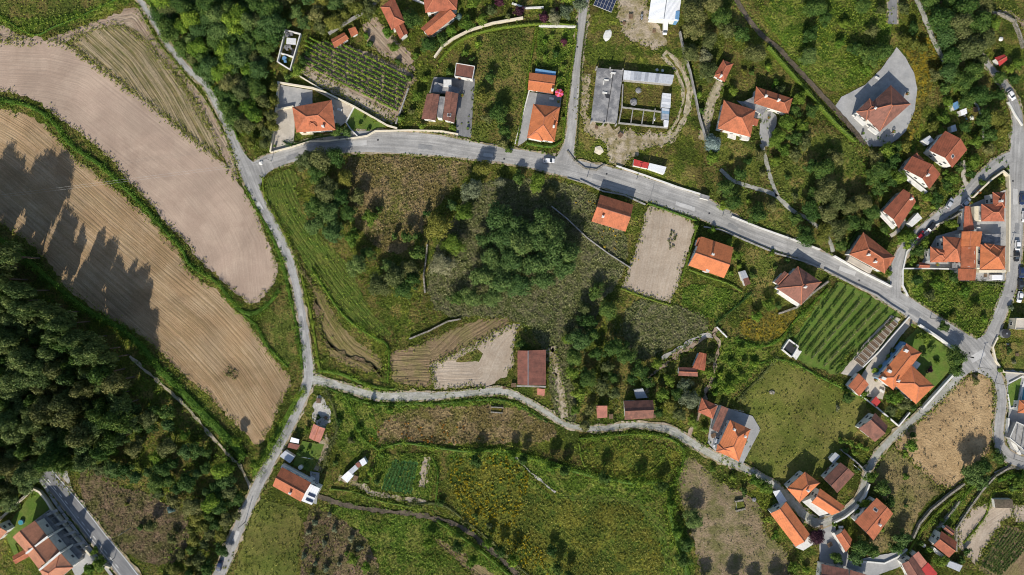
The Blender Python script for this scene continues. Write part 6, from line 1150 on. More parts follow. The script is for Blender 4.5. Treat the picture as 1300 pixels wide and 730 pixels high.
T = [ # x, y, r, kind
 (388, 203, 12, 'olive'), (405, 203, 15, 'olive'), (424, 200, 13, 'dark'), (402, 222, 12, 'dark'), (416, 242, 14, 'olive'), (438, 226, 11, 'yellow'), (398, 262, 12, 'dark'), (418, 270, 14, 'deep'), (400, 285, 12, 'deep'), (424, 293, 13, 'deep'), (446, 302, 10, 'light'), (470, 276, 9, 'light'), (452, 336, 12, 'deep'), (468, 322, 8, 'dark'), (480, 362, 14, 'olive'), (502, 350, 15, 'olive'), (520, 340, 12, 'olive'), (512, 366, 13, 'dark'), (432, 250, 12, 'dark'), (442, 270, 11, 'dark'), (455, 250, 10, 'olive'),
 (612, 214, 11, 'yellow'), (598, 240, 13, 'grey'), (556, 286, 15, 'yellow'), (590, 270, 11, 'light'), (576, 310, 12, 'light'), (562, 334, 13, 'grey'), (574, 262, 8, 'deep'), (682, 232, 11, 'light'), (658, 226, 9, 'dark'), (700, 246, 7, 'olive'), (636, 232, 8, 'grey'), (580, 378, 9, 'dark'),
 (745, 408, 10, 'dark'), (736, 430, 13, 'deep'), (730, 452, 11, 'dark'), (742, 392, 9, 'olive'), (725, 472, 9, 'light'), (745, 480, 11, 'dark'), (736, 500, 9, 'light'), (765, 490, 10, 'olive'), (770, 394, 12, 'dark'), (757, 370, 9, 'dark'), (782, 442, 13, 'dark'), (752, 425, 10, 'dark'), (720, 430, 8, 'light'), (758, 448, 10, 'dark'), (770, 465, 9, 'olive'), (750, 520, 7, 'olive'), (730, 520, 7, 'light'), (742, 540, 7, 'olive'),
 (662, 437, 7, 'dark'), (796, 452, 11, 'dark'), (812, 470, 10, 'dark'), (835, 462, 7, 'light'), (850, 482, 8, 'light'), (842, 500, 9, 'light'), (852, 514, 8, 'yellow'), (862, 524, 9, 'olive'), (876, 506, 11, 'grey'), (870, 488, 8, 'grey'), (836, 524, 7, 'dark'), (900, 472, 8, 'light'), (822, 485, 8, 'dark'), (860, 500, 8, 'dark'), (832, 480, 6, 'yellow'), (902, 455, 7, 'olive'), (802, 480, 8, 'dark'), (780, 500, 8, 'olive'), (778, 480, 8, 'dark'), (880, 535, 7, 'light'), (895, 545, 6, 'light'), (908, 488, 6, 'light'),
 (942, 442, 6, 'light'), (928, 460, 6, 'light'), (915, 475, 6, 'bramble'), (940, 478, 6, 'light'), (925, 492, 7, 'bramble'), (958, 462, 6, 'bramble'), (908, 500, 5, 'bramble'), (945, 460, 5, 'light'), (960, 402, 7, 'bramble'), (976, 386, 8, 'light'), (988, 388, 6, 'dark'), (1003, 425, 5, 'dark'),
 (878, 14, 15, 'olive'), (904, 6, 13, 'olive'), (880, 38, 12, 'olive'), (900, 52, 11, 'olive'), (924, 38, 10, 'olive'), (876, 68, 12, 'olive'), (896, 72, 10, 'grey'), (900, 90, 11, 'olive'), (958, 68, 13, 'olive'), (940, 42, 10, 'dark'), (916, 22, 11, 'dark'), (1034, 10, 13, 'dark'), (1030, 44, 10, 'dark'), (1026, 70, 11, 'deep'), (1048, 22, 9, 'dark'), (985, 106, 6, 'bramble'), (975, 85, 6, 'bramble'), (1016, 125, 9, 'light'), (1000, 156, 11, 'light'), (986, 176, 11, 'light'), (1030, 140, 8, 'dark'), (906, 181, 11, 'blue'), (890, 140, 6, 'dark'), (888, 120, 6, 'bramble'), (945, 92, 5, 'yellow'), (955, 92, 5, 'dark'), (990, 115, 7, 'olive'), (1008, 140, 8, 'dark'), (1018, 160, 8, 'light'), (1010, 175, 9, 'dark'), (995, 190, 8, 'light'), (1022, 180, 8, 'olive'),
 (904, 200, 10, 'light'), (922, 240, 11, 'dark'), (932, 256, 11, 'dark'), (918, 262, 7, 'light'), (962, 272, 11, 'dark'), (980, 262, 8, 'olive'), (1010, 278, 8, 'dark'), (1024, 300, 12, 'dark'), (1030, 268, 12, 'dark'), (1036, 246, 10, 'dark'), (1030, 212, 9, 'dark'), (1010, 196, 8, 'olive'), (985, 204, 7, 'light'), (965, 196, 7, 'olive'), (938, 220, 8, 'dark'), (950, 205, 6, 'dark'), (884, 287, 5, 'light'), (905, 292, 6, 'bramble'), (926, 308, 6, 'light'), (935, 324, 7, 'light'), (980, 322, 5, 'light'), (938, 338, 5, 'light'), (928, 346, 5, 'bramble'), (956, 350, 6, 'dark'), (984, 340, 4, 'dark'), (928, 205, 5, 'yellow'), (1000, 225, 5, 'dark'), (1010, 250, 6, 'olive'), (950, 255, 5, 'light'), (968, 220, 6, 'olive'), (1000, 330, 5, 'dark'),
 (1045, 214, 12, 'dark'), (1060, 200, 9, 'olive'), (1046, 242, 13, 'olive'), (1062, 254, 13, 'olive'), (1078, 262, 11, 'olive'), (1094, 256, 11, 'olive'), (1050, 272, 12, 'olive'), (1064, 290, 12, 'olive'), (1046, 296, 10, 'yellow'), (1067, 310, 7, 'dark'), (1082, 282, 11, 'dark'), (1108, 268, 10, 'dark'), (1100, 284, 8, 'dark'), (1120, 216, 12, 'dark'), (1134, 202, 9, 'dark'), (1140, 224, 9, 'light'), (1117, 238, 9, 'dark'), (1126, 190, 9, 'light'), (1108, 226, 9, 'dark'), (1130, 230, 8, 'dark'), (1112, 200, 8, 'olive'), (1150, 185, 7, 'yellow'), (1158, 190, 5, 'light'), (1140, 185, 6, 'dark'),
 (1146, 302, 7, 'light'), (1156, 300, 7, 'light'), (1153, 312, 5, 'bramble'), (1176, 250, 7, 'light'), (1190, 252, 8, 'dark'), (1182, 238, 6, 'olive'), (1186, 262, 5, 'light'), (1210, 226, 7, 'light'), (1217, 214, 6, 'dark'), (1202, 234, 6, 'dark'), (1236, 206, 8, 'light'), (1232, 220, 6, 'dark'), (1200, 220, 5, 'light'), (1155, 268, 5, 'dark'), (1163, 262, 5, 'light'), (1130, 346, 5, 'light'), (1166, 318, 7, 'dark'), (1160, 330, 6, 'light'), (1174, 308, 6, 'light'), (1170, 325, 5, 'olive'), (1208, 285, 6, 'light'), (1248, 232, 5, 'dark'), (1272, 228, 5, 'light'), (1128, 285, 5, 'light'), (1122, 290, 6, 'dark'),
 (1195, 24, 16, 'dark'), (1215, 34, 15, 'olive'), (1200, 46, 13, 'deep'), (1226, 8, 15, 'dark'), (1242, 28, 13, 'dark'), (1252, 48, 12, 'olive'), (1230, 62, 15, 'olive'), (1210, 70, 13, 'dark'), (1204, 90, 11, 'deep'), (1246, 76, 9, 'olive'), (1236, 90, 11, 'dark'), (1224, 104, 11, 'dark'), (1244, 122, 12, 'dark'), (1228, 126, 10, 'dark'), (1214, 108, 7, 'light'), (1264, 150, 11, 'yellow'), (1272, 166, 8, 'yellow'), (1250, 150, 11, 'dark'), (1204, 130, 7, 'light'), (1198, 150, 7, 'light'), (1195, 165, 5, 'light'), (1185, 160, 6, 'yellow'), (1270, 98, 8, 'dark'), (1282, 88, 6, 'light'), (1288, 100, 7, 'dark'), (1180, -2, 12, 'dark'), (1205, -4, 12, 'dark'), (1250, 4, 10, 'olive'), (1262, 30, 9, 'light'), (1256, 170, 8, 'dark'), (1240, 180, 7, 'light'), (1255, 190, 7, 'olive'), (1225, 160, 7, 'dark'), (1188, 96, 8, 'olive'), (1200, 112, 8, 'dark'), (1270, 120, 7, 'dark'), (1293, 80, 7, 'light'),
 (1086, 62, 8, 'dark'), (1106, 70, 11, 'dark'), (1121, 64, 10, 'dark'), (1096, 6, 10, 'dark'), (1072, 30, 6, 'light'), (1148, 50, 7, 'yellow'), (1160, 56, 8, 'yellow'), (1172, 60, 7, 'yellow'), (1120, 12, 6, 'olive'), (1148, 10, 7, 'olive'), (1160, 35, 6, 'dark'), (1108, 40, 7, 'olive'), (1066, 55, 6, 'bramble'), (1100, 88, 7, 'bramble'),
 (1215, 454, 11, 'dark'), (1214, 470, 9, 'dark'), (1176, 430, 7, 'light'), (1182, 442, 6, 'dark'), (1190, 460, 5, 'light'), (1172, 450, 6, 'dark'), (1166, 426, 5, 'light'), (1136, 505, 9, 'bramble'), (1148, 514, 8, 'olive'), (1142, 494, 6, 'dark'), (1132, 520, 7, 'olive'), (1160, 518, 6, 'dark'), (1098, 500, 5, 'light'), (1076, 505, 8, 'dark'), (1118, 466, 4, 'light'), (1134, 445, 5, 'olive'), (1112, 470, 5, 'bramble'), (1128, 452, 4, 'light'), (1181, 470, 5, 'purple'), (1128, 532, 4, 'light'), (1064, 518, 4, 'grey'), (1198, 415, 7, 'dark'), (1210, 402, 6, 'yellow'), (1240, 390, 7, 'yellow'), (1225, 370, 7, 'bramble'), (1190, 360, 8, 'bramble'), (1165, 355, 8, 'dark'), (1210, 352, 7, 'dark'), (1180, 375, 7, 'olive'), (1250, 405, 6, 'bramble'), (1240, 484, 6, 'olive'),
 (1106, 606, 8, 'light'), (1088, 598, 5, 'dark'), (1130, 637, 7, 'dark'), (1120, 618, 10, 'dark'), (1151, 605, 6, 'light'), (1150, 576, 5, 'bramble'), (1157, 564, 8, 'bramble'), (1160, 552, 6, 'dark'), (1248, 592, 12, 'dark'), (1234, 602, 14, 'deep'), (1246, 612, 10, 'deep'), (1268, 580, 8, 'dark'), (1150, 642, 4, 'dark'), (1094, 694, 12, 'dark'), (1108, 700, 10, 'dark'), (1086, 706, 9, 'deep'), (1100, 640, 7, 'light'), (1090, 650, 6, 'dark'), (1146, 684, 10, 'deep'), (1138, 696, 9, 'dark'), (1130, 650, 5, 'dark'), (1038, 682, 11, 'purple'), (1062, 708, 8, 'dark'), (1068, 560, 5, 'light'), (1080, 562, 6, 'light'), (1092, 566, 6, 'bramble'), (1085, 575, 5, 'light'), (1074, 572, 5, 'dark'), (1100, 570, 5, 'bramble'), (1195, 712, 8, 'light'), (1170, 690, 6, 'dark'), (1180, 698, 6, 'light'), (1222, 712, 6, 'dark'), (1120, 672, 5, 'light'), (1060, 665, 5, 'light'), (1070, 660, 4, 'light'), (1092, 640, 5, 'dark'), (1228, 700, 6, 'dark'), (1195, 640, 5, 'lweed') if False else (1196, 660, 4, 'light'),
 (881, 658, 11, 'deep'), (872, 690, 9, 'dark'), (868, 712, 10, 'dark'), (860, 676, 8, 'bramble'), (945, 624, 6, 'dark'), (972, 618, 9, 'light'), (958, 610, 7, 'bramble'), (905, 596, 5, 'light'), (985, 636, 5, 'dark'), (975, 660, 6, 'light'), (985, 680, 6, 'bramble'), (930, 606, 6, 'light'), (932, 744, 11, 'dark'), (956, 748, 10, 'dark'), (986, 748, 11, 'dark'), (1004, 742, 9, 'olive'), (1008, 720, 7, 'light'), (895, 742, 10, 'dark'), (1024, 724, 6, 'bramble'),
 (418, 654, 5, 'grey'), (400, 664, 6, 'grey'), (391, 676, 5, 'grey'), (412, 690, 5, 'grey'), (430, 716, 5, 'grey'), (445, 684, 6, 'grey'), (440, 702, 5, 'light'), (456, 696, 5, 'grey'), (414, 722, 6, 'grey'), (400, 716, 5, 'grey'), (386, 706, 5, 'grey'), (396, 730, 5, 'grey'), (448, 710, 7, 'light'), (465, 720, 7, 'bramble'), (424, 672, 5, 'grey'),
 (544, 56, 11, 'dark'), (521, 24, 11, 'dark'), (583, 21, 6, 'blue'), (592, 30, 9, 'light'), (612, 24, 8, 'light'), (573, 38, 8, 'bramble'), (634, 3, 7, 'purple'), (660, 14, 7, 'purple'), (690, 22, 7, 'purple'), (707, 12, 4, 'purple'), (704, 22, 8, 'grey'), (718, 14, 9, 'grey'), (735, 6, 9, 'grey'), (722, -2, 9, 'light'), (600, 4, 8, 'light'), (560, 50, 8, 'dark'), (624, 14, 7, 'olive'), (645, 20, 6, 'olive'), (622, 98, 8, 'dark'), (632, 142, 11, 'dark'), (612, 122, 9, 'yellow'), (640, 166, 8, 'dark'), (620, 150, 7, 'olive'), (692, 52, 5, 'bramble'), (706, 68, 6, 'dark'), (716, 52, 6, 'purple'), (700, 46, 5, 'light'), (715, 85, 5, 'light'), (692, 72, 5, 'light'), (710, 100, 5, 'light'), (715, 150, 4, 'bramble'), (590, 66, 6, 'light'), (598, 76, 5, 'dark'), (606, 55, 6, 'bramble'), (570, 92, 6, 'dark'), (540, 100, 6, 'light'), (530, 122, 7, 'light'), (522, 142, 6, 'olive'), (535, 160, 6, 'light'), (575, 162, 5, 'light'), (586, 88, 4, 'dark'), (638, 182, 8, 'olive'), (645, 190, 6, 'dark'),
 (378, 90, 8, 'light'), (384, 78, 7, 'dark'), (390, 68, 6, 'dark'), (428, 166, 8, 'dark'), (440, 168, 7, 'deep'), (456, 158, 4, 'light'), (468, 164, 4, 'dark'), (462, 150, 3.5, 'dark'), (476, 152, 4, 'light'), (365, 98, 6, 'dark'), (492, 40, 8, 'bramble'), (500, 60, 7, 'light'), (528, 70, 6, 'light'), (470, 55, 6, 'dark'), (520, 100, 6, 'dark'), (465, 45, 5, 'bramble'), (505, 78, 5, 'dark'), (508, 150, 6, 'light'),
 (216, 648, 6, 'blue'), (190, 668, 9, 'olive'), (178, 670, 6, 'dark'), (218, 685, 7, 'olive'), (130, 595, 10, 'olive'), (148, 600, 9, 'dark'), (160, 640, 4, 'yellow'), (120, 700, 6, 'light'), (126, 716, 9, 'light'), (113, 722, 8, 'bramble'), (380, 575, 5, 'dark'), (388, 588, 5, 'dark'), (390, 545, 5, 'light'), (392, 570, 4, 'light'), (404, 530, 4, 'dark'),
 (604, 655, 5, 'dark'), (622, 668, 6, 'olive'), (560, 640, 6, 'dark'), (700, 700, 8, 'dark'), (1285, 620, 6, 'dark'), (1295, 612, 7, 'light'), (1288, 460, 4, 'grey'), (1282, 445, 5, 'dark'), (1270, 470, 5, 'light'), (1284, 390, 5, 'grey'), (425, 588, 5, 'dark'), (470, 600, 6, 'bramble'), (478, 612, 6, 'dark'), (465, 610, 5, 'light'), (485, 578, 5, 'bramble'), (430, 535, 6, 'dark'), (445, 560, 6, 'olive'), (455, 545, 6, 'bramble')]
for x, y, r, k in T: tree(x, y, r * (1.32 if x > 1040 and y < 320 and r > 4 else 1.22 if r > 6 else 1.08), k)
for x, y, r, k in ((604, 584, 10, 'dark'), (650, 578, 8, 'bramble'), (664, 584, 9, 'dark'), (700, 592, 10, 'bramble'), (716, 598, 9, 'dark'), (766, 606, 10, 'dark'), (812, 612, 9, 'bramble'), (840, 618, 9, 'dark'), (636, 700, 9, 'dark'), (652, 712, 10, 'bramble'), (620, 690, 8, 'bramble'), (708, 722, 9, 'dark'), (722, 730, 8, 'dark'), (545, 690, 8, 'bramble'), (580, 694, 9, 'dark'), (600, 712, 9, 'bramble'), (852, 640, 9, 'bramble'), (515, 300, 9, 'dark'), (530, 322, 11, 'dark'), (524, 355, 12, 'dark'), (492, 338, 10, 'deep'), (470, 515, 6, 'bramble'), (495, 520, 5, 'bramble'), (300, 560, 8, 'bramble'), (325, 590, 8, 'bramble'), (345, 560, 7, 'bramble')): tree(x, y, r, k, hs=1.5)
e = tree(931, 117, 8, 'light', label='round clipped bright green ball bush on the lawn', hs=.9); e['category'] = 'shrub'
# slender trees whose long shadows cross the lower meadows
for x, y, r in ((540, 270, 6), (528, 300, 7), (500, 300, 6), (480, 265, 5)): tree(x, y, r, 'dark', 'cone', hs=1.0)
# ---- ground cover
gc = ground_cover
COVER = {'even': ('weed', .3), 'lush': ('lweed', 1.0), 'olive': ('weed', .7), 'brown_meadow': ('dweed', .8), 'mossy': ('mweed', .9), 'flower': ('weed', .9), 'clearing': ('dweed', .6), 'dry_meadow': ('dweed', .5), 'mown_green': ('lweed', .35), 'earth': ('dweed', .12), 'straw': ('straw', .1), 'yellow': ('yellow', .6), 'grass': ('weed', 1.0)}
def fine_cover():
    """low tufts over every grassy patch; one object for each kind of grass"""
    n = 150000; x = RNG.uniform(-205, 205, n); y = RNG.uniform(-118, 118, n); owner = np.zeros(n, int) ; keys = ['grass']
    for m_, ring in SHEETS:
        x0, y0 = ring.min(0); x1, y1 = ring.max(0); c = np.where((x > x0) & (x < x1) & (y > y0) & (y < y1))[0]
        if len(c): k = inpoly(ring, x[c], y[c]); owner[c[k]] = keys.index(m_) if m_ in keys else (keys.append(m_) or len(keys) - 1)
    for i, m_ in enumerate(keys):
        if m_ not in COVER: continue
        kind, dn = COVER[m_]; s_ = np.where(owner == i)[0]; s_ = s_[RNG.uniform(0, 1, len(s_)) < dn]
        if not len(s_): continue
        ph = np.sin(x[s_] * .31 + 1.3 * np.sin(y[s_] * .23)) * np.sin(y[s_] * .37 + 1.1 * np.sin(x[s_] * .19 + 2)); r = RNG.uniform(.12, .42, len(s_)) * (1 + .5 * ph); nl = 4
        idx = np.repeat(np.arange(len(s_)), nl); d = sph(len(idx)); d[:, 2] = np.abs(d[:, 2])
        Cc = np.stack([x[s_][idx], y[s_][idx], np.zeros(len(idx)) + .45 * (m_ != 'grass')], 1) + d * r[idx][:, None] * np.array([1.3, 1.3, .9])
        tn = np.clip(.45 + .25 * ph + RNG.normal(0, .22, len(s_)), 0, 1)
        me = leafmesh('grass_tufts', Cc, d + RNG.normal(size=d.shape) * .4 + np.array([0, 0, .5]), RNG.uniform(.22, .6, len(idx)), tn[idx] + RNG.normal(0, .12, len(idx)), LEAF[kind])
        tag(link('grass_tufts', me), 'fine tufts of the ' + {'grass': 'rough valley grass', 'even': 'smooth even meadows', 'lush': 'lush green plots', 'olive': 'olive green meadows', 'brown_meadow': 'dry brown meadows', 'mossy': 'grey-green scrub', 'flower': 'flower meadows', 'clearing': 'reddish brown clearings', 'dry_meadow': 'parched meadow', 'mown_green': 'curving green field', 'earth': 'stony clearing', 'straw': 'flattened straw field', 'yellow': 'yellow flowering patches'}[m_], 'grass', kind='stuff')
fine_cover()
fp, fn, fs_, ft = [], [], [], []
for m_, ring in SHEETS:          # weeds creeping in from the margins of bare ground
    if m_ not in ('plowed', 'stubble', 'pale', 'brown', 'straw', 'dirt', 'verge', 'earth', 'tan_strip', 'striped', 'gravel') : continue
    k = np.repeat(np.arange(len(ring)), 5); on = np.sin(k * .21) + np.sin(k * .083 + 2) > -1.1; k = k[on]; b_ = ring[k] + RNG.normal(0, .8, (len(k), 2)); idx = np.repeat(np.arange(len(k)), 5); d = sph(len(idx)); d[:, 2] = np.abs(d[:, 2]); r = RNG.uniform(.1, .45, len(k))
    fp.append(np.stack([b_[idx, 0], b_[idx, 1], np.full(len(idx), .4)], 1) + d * r[idx][:, None]); fn.append(d + np.array([0, 0, .4])); fs_.append(RNG.uniform(.25, .55, len(idx))); ft.append(RNG.uniform(.1, .8, len(k))[idx])
tag(link('margin_weeds', leafmesh('margin_weeds', np.vstack(fp), np.vstack(fn), np.concatenate(fs_), np.concatenate(ft), LEAF['weed'])), 'ragged weeds creeping over the margins of fields and bare plots', 'weeds', kind='stuff')
EP, EN, ES, ET = [], [], [], []
for (C, Nn) in EDGES:           # weeds leaning over road and path edges
    m_ = len(C) * 5; k = RNG.integers(0, len(C), m_); sd_ = RNG.choice([-1, 1], m_) * (C[k, 2] / 2 + np.abs(RNG.normal(0, .5, m_)) + .15) ; on = np.sin(k * .35) + np.sin(k * .11 + 1) > -.9; k, sd_ = k[on], sd_[on]; m_ = len(k)
    bxy = C[k, :2] + Nn[k] * sd_[:, None] + RNG.normal(0, .3, (m_, 2)); idx = np.repeat(np.arange(m_), 5); d = sph(len(idx)); d[:, 2] = np.abs(d[:, 2]); r = RNG.uniform(.15, .5, m_)
    EP.append(np.stack([bxy[idx, 0], bxy[idx, 1], np.full(len(idx), .45)], 1) + d * r[idx][:, None]); EN.append(d + np.array([0, 0, .4])); ES.append(RNG.uniform(.25, .55, len(idx))); ET.append(RNG.uniform(.2, .8, m_)[idx])
EP = np.vstack(EP)
keepm = np.ones(len(EP), bool)
for m_, ring in SHEETS:
    if m_ in ('asphalt', 'asphalt2', 'laneway', 'concrete', 'paving'): keepm &= ~inpoly(ring, EP[:, 0], EP[:, 1])
tag(link('verge_weeds', leafmesh('verge_weeds', EP[keepm], np.vstack(EN)[keepm], np.concatenate(ES)[keepm], np.concatenate(ET)[keepm], LEAF['lweed'])), 'green weeds growing along the edges of roads and paths', 'weeds', kind='stuff')
gc('undergrowth', [(190, 0), (350, -10), (360, 40), (348, 190), (325, 205), (300, 180), (262, 100)], .3, (.5, 1.3), 10, .5, 'bramble', 'leafy undergrowth filling the gaps of the upper left wood')
gc('undergrowth', [(-40, 320), (80, 385), (190, 470), (310, 590), (300, 640), (262, 745), (190, 740), (240, 650), (100, 600), (-40, 680)], .25, (.5, 1.3), 9, .5, 'bramble', 'leafy undergrowth around and under the lower left wood')
gc('weeds', [(536, 360), (560, 290), (600, 235), (700, 228), (770, 245), (790, 300), (700, 262), (600, 320), (590, 380), (700, 370), (760, 365), (720, 470), (690, 440), (650, 405), (540, 400)], .35, (.25, .8), 8, .42, 'mweed', 'pale grey-green scrub around the central oak grove')
gc('weeds', [(795, 378), (900, 400), (897, 424), (850, 440), (812, 462), (770, 430)], .4, (.2, .7), 8, .4, 'mweed', 'pale mossy tussocks below the pale tilled plot')
gc('weeds', [(445, 197), (603, 208), (560, 260), (530, 320), (465, 305), (436, 215)], .3, (.2, .6), 7, .4, 'dweed', 'dry brown grass tussocks of the upper meadow')
gc('weeds', [(607, 45), (678, 33), (655, 182), (590, 175)], .35, (.2, .7), 7, .42, 'weed', 'rough grass tussocks in the meadow left of the orange villa')
gc('weeds', [(955, 0), (1140, -10), (1130, 60), (1090, 108), (1060, 118), (1005, 75)], .35, (.25, .8), 8, .42, 'lweed', 'green tussocks on the sloping meadow above the brown villa')
gc('weeds', [(745, 0), (885, 30), (892, 175), (890, 240), (735, 195)], .12, (.15, .5), 6, .36, 'weed', 'scattered weeds around the ruined concrete building')
gc('weeds', [(895, 100), (1045, 130), (1110, 210), (1085, 320), (930, 275), (895, 245)], .25, (.2, .8), 8, .42, 'weed', 'mixed tussocks under the dry orchard trees')
gc('weeds', [(868, 360), (945, 375), (908, 410), (985, 455), (935, 505), (890, 500), (910, 430), (862, 385)], .5, (.3, .9), 9, .42, 'lweed', 'bright green weeds of the overgrown plots above the meadow')
gc('weeds', [(725, 380), (800, 380), (850, 440), (905, 430), (900, 540), (740, 545), (720, 460)], .35, (.3, 1.0), 9, .45, 'olive', 'tangled undergrowth around the crumbling farmhouse')
gc('weeds', [(1152, 345), (1276, 360), (1268, 395), (1238, 430), (1165, 385)], .45, (.25, .9), 8, .42, 'lweed', 'tall weeds in the grassy lot beside the junction')
gc('weeds', [(567, 602), (610, 574), (662, 592), (705, 622), (832, 640), (855, 760), (690, 760)], .3, (.15, .5), 7, .38, 'weed', 'low tussocks of the flower meadow')
gc('yellow_flowers', [(567, 602), (573, 580), (640, 575), (672, 600), (665, 640), (652, 660), (690, 700), (700, 730), (650, 715), (590, 665)], .65, (.25, .7), 8, .55, 'yflower', 'dense yellow blossoms on the left half of the flower meadow', cat='flowers')
gc('yellow_flowers', [(690, 620), (832, 640), (855, 760), (700, 760)], .07, (.15, .4), 7, .45, 'yflower', 'sparse yellow blossoms on the right half of the flower meadow', cat='flowers')
gc('yellow_flowers', [(935, 412), (960, 398), (1006, 389), (1014, 400), (992, 428), (945, 430)], .5, (.2, .6), 8, .36, 'yflower', 'yellow blossoms in the weedy patch below the dull red hip-roofed house', cat='flowers')
gc('orange_flowers', [(470, 532), (520, 530), (600, 540), (640, 535), (640, 560), (540, 562), (470, 560)], .16, (.2, .6), 7, .5, 'rflower', 'orange and yellow flower tufts in the lower meadow', cat='flowers')
gc('yellow_flowers', [(745, 245), (790, 300), (812, 330), (780, 335), (740, 270), (718, 240)], .2, (.2, .6), 7, .5, 'yflower', 'yellow gorse tufts left of the old gabled roadside house', cat='flowers')
gc('yellow_flowers', [(1138, 55), (1195, 45), (1190, 90), (1165, 180), (1145, 185), (1166, 120)], .35, (.25, .8), 8, .42, 'yellow', 'yellowing scrub on the bank right of the brown villa yard')
gc('weeds', [(478, 545), (500, 520), (640, 512), (712, 548), (690, 562), (482, 567)], .25, (.2, .6), 7, .4, 'dweed', 'dry tussocks of the lower meadow')
gc('weeds', [(405, 492), (520, 512), (480, 560), (560, 568), (552, 650), (420, 615), (410, 580)], .3, (.25, .9), 8, .42, 'lweed', 'weedy growth over the small garden terraces')
gc('weeds', [(330, 625), (420, 645), (560, 655), (660, 740), (270, 745), (310, 670)], .3, (.2, .8), 8, .42, 'weed', 'rough grass below the white lane-side house')
gc('weeds', [(735, 556), (868, 560), (872, 600), (850, 700), (890, 745), (840, 745), (830, 640), (740, 612)], .35, (.3, .9), 9, .45, 'bramble', 'leafy growth between the flower meadow and the clearing')
gc('weeds', [(870, 577), (960, 630), (1003, 690), (1003, 745), (895, 745), (868, 640)], .06, (.15, .6), 7, .38, 'weed', 'scattered weeds on the stony clearing')
gc('weeds', [(880, 545), (960, 600), (1000, 640), (985, 690), (950, 640), (875, 580)], .35, (.3, .9), 9, .42, 'lweed', 'weeds along the lane above the stony clearing')
gc('weeds', [(985, 456), (1102, 508), (1062, 580), (1020, 612), (945, 575), (940, 500)], .1, (.15, .45), 6, .36, 'weed', 'low tussocks on the open olive-green meadow')
gc('straw_ridges', [(1225, 482), (1256, 479), (1262, 520), (1258, 570), (1197, 622), (1150, 575), (1173, 530)], .07, (.2, .6), 8, .45, 'straw', 'flattened straw heaps in the field inside the road bend', flat=.35, cat='straw')
gc('weeds', [(1140, 562), (1197, 622), (1160, 665), (1120, 700), (1098, 707), (1110, 600)], .12, (.15, .5), 6, .36, 'dweed', 'dry tufts on the parched meadow above the large terracotta house')
gc('weeds', [(1150, 710), (1170, 670), (1222, 612), (1262, 600), (1315, 590), (1315, 640), (1235, 640), (1205, 700)], .45, (.25, .8), 8, .42, 'lweed', 'green growth on the narrow terraces at the lower right')
gc('weeds', [(1040, 185), (1150, 170), (1240, 110), (1275, 120), (1285, 200), (1200, 265), (1150, 310), (1060, 320)], .35, (.3, 1.0), 9, .45, 'bramble', 'garden undergrowth around the three white houses above the lane')
gc('weeds', [(100, 600), (150, 615), (240, 652), (240, 690), (190, 735), (130, 670)], .2, (.2, .7), 7, .4, 'dweed', 'dry scrub on the reddish brown clearing')
gc('weeds', [(-40, -20), (165, -20), (100, 28), (50, 45), (-40, 30)], .2, (.2, .6), 7, .4, 'lweed', 'grass tussocks of the top left meadow')
gc('weeds', [(330, 225), (380, 215), (500, 430), (405, 475), (395, 350)], .12, (.2, .5), 7, .4, 'bramble', 'green tufts along the curving green field')
gc('weeds', [(450, 330), (540, 340), (560, 400), (500, 440), (450, 360), (420, 330)], .3, (.3, .9), 9, .45, 'light', 'undergrowth below the trees left of centre')
gc('weeds', [(480, 10), (735, -5), (735, 30), (600, 40), (540, 110), (600, 170), (510, 165), (525, 90)], .3, (.25, .8), 8, .42, 'lweed', 'garden weeds around the top-edge houses')
gc('scrub_patch', [(848, 292), (856, 290), (859, 300), (856, 314), (850, 316), (847, 303)], 1.6, (.3, .7), 10, .45, 'olive', 'low dry scrub patch in the middle of the pale tilled plot', flat=.4)
gc('scrub_patch', [(287, 465), (297, 466), (303, 474), (299, 482), (289, 480), (285, 472)], 1.6, (.3, .8), 10, .45, 'olive', 'low dark scrub patch in the stubble field', flat=.5)
gc('rubble', [(940, 640), (962, 640), (966, 672), (948, 668), (905, 672), (880, 668), (905, 662)], .25, (.1, .3), 4, .3, 'mweed', 'pale stones scattered over the clearing', flat=.3, cat='stones')
# ================================================================== CARS
CZ = [(697, 204, 2, 'white', 'white car driving on the main road below the bright orange villa'), (279, 718, 105, 'navy', 'dark blue car on the left lane at the bottom edge'), (1205, 258, -58, 'silver', 'silver car parked on the outer side of the side road'), (1226, 257, -45, 'silver', 'grey and white car parked just below the orange and green cart'),
      (1182, 288, -48, 'black', 'black car parked against the tall stone wall'), (1168, 299, -45, 'red', 'dark red car parked behind the black one on the side road'), (1291, 312, 90, 'white', 'white car parked on the right road beside the walled group'), (1290, 325, 90, 'black', 'black car parked directly below the white one on the right road'),
      (1296, 346, 88, 'navy', 'navy car parked second from the lowest on the right road'), (1295, 361, 88, 'black', 'black car parked lowest in the right road row'), (1297, 253, 90, 'navy', 'dark blue car at the right edge level with the red L-shaped house'), (1294, 377, 100, 'white', 'white car parked at the edge above the brown lot'),
      (1283, 121, 55, 'white', 'white car parked beside the white wall at the upper right'), (909, 561, 102, 'silver', 'silver car parked left of the orange lane house'), (367, 577, 30, 'red', 'small dark red car in the lane-side garden yard'), (1300, 275, 90, 'white', 'white car cut by the right edge beside the walled group'), (380, 560, 20, 'black', 'dark covered car beside the white water tank')]
for x, y, a, c, lb in CZ[:-1]: car(x, y, a, c, lb)
car(844, 37, 92, 'white', 'white van parked in front of the white warehouse', van=True, name='parked_van', sc_=.9)
car(1264, 352, 0, 'white', 'white camper van in the yard under the orange square house', van=True, name='parked_van', sc_=1.0)
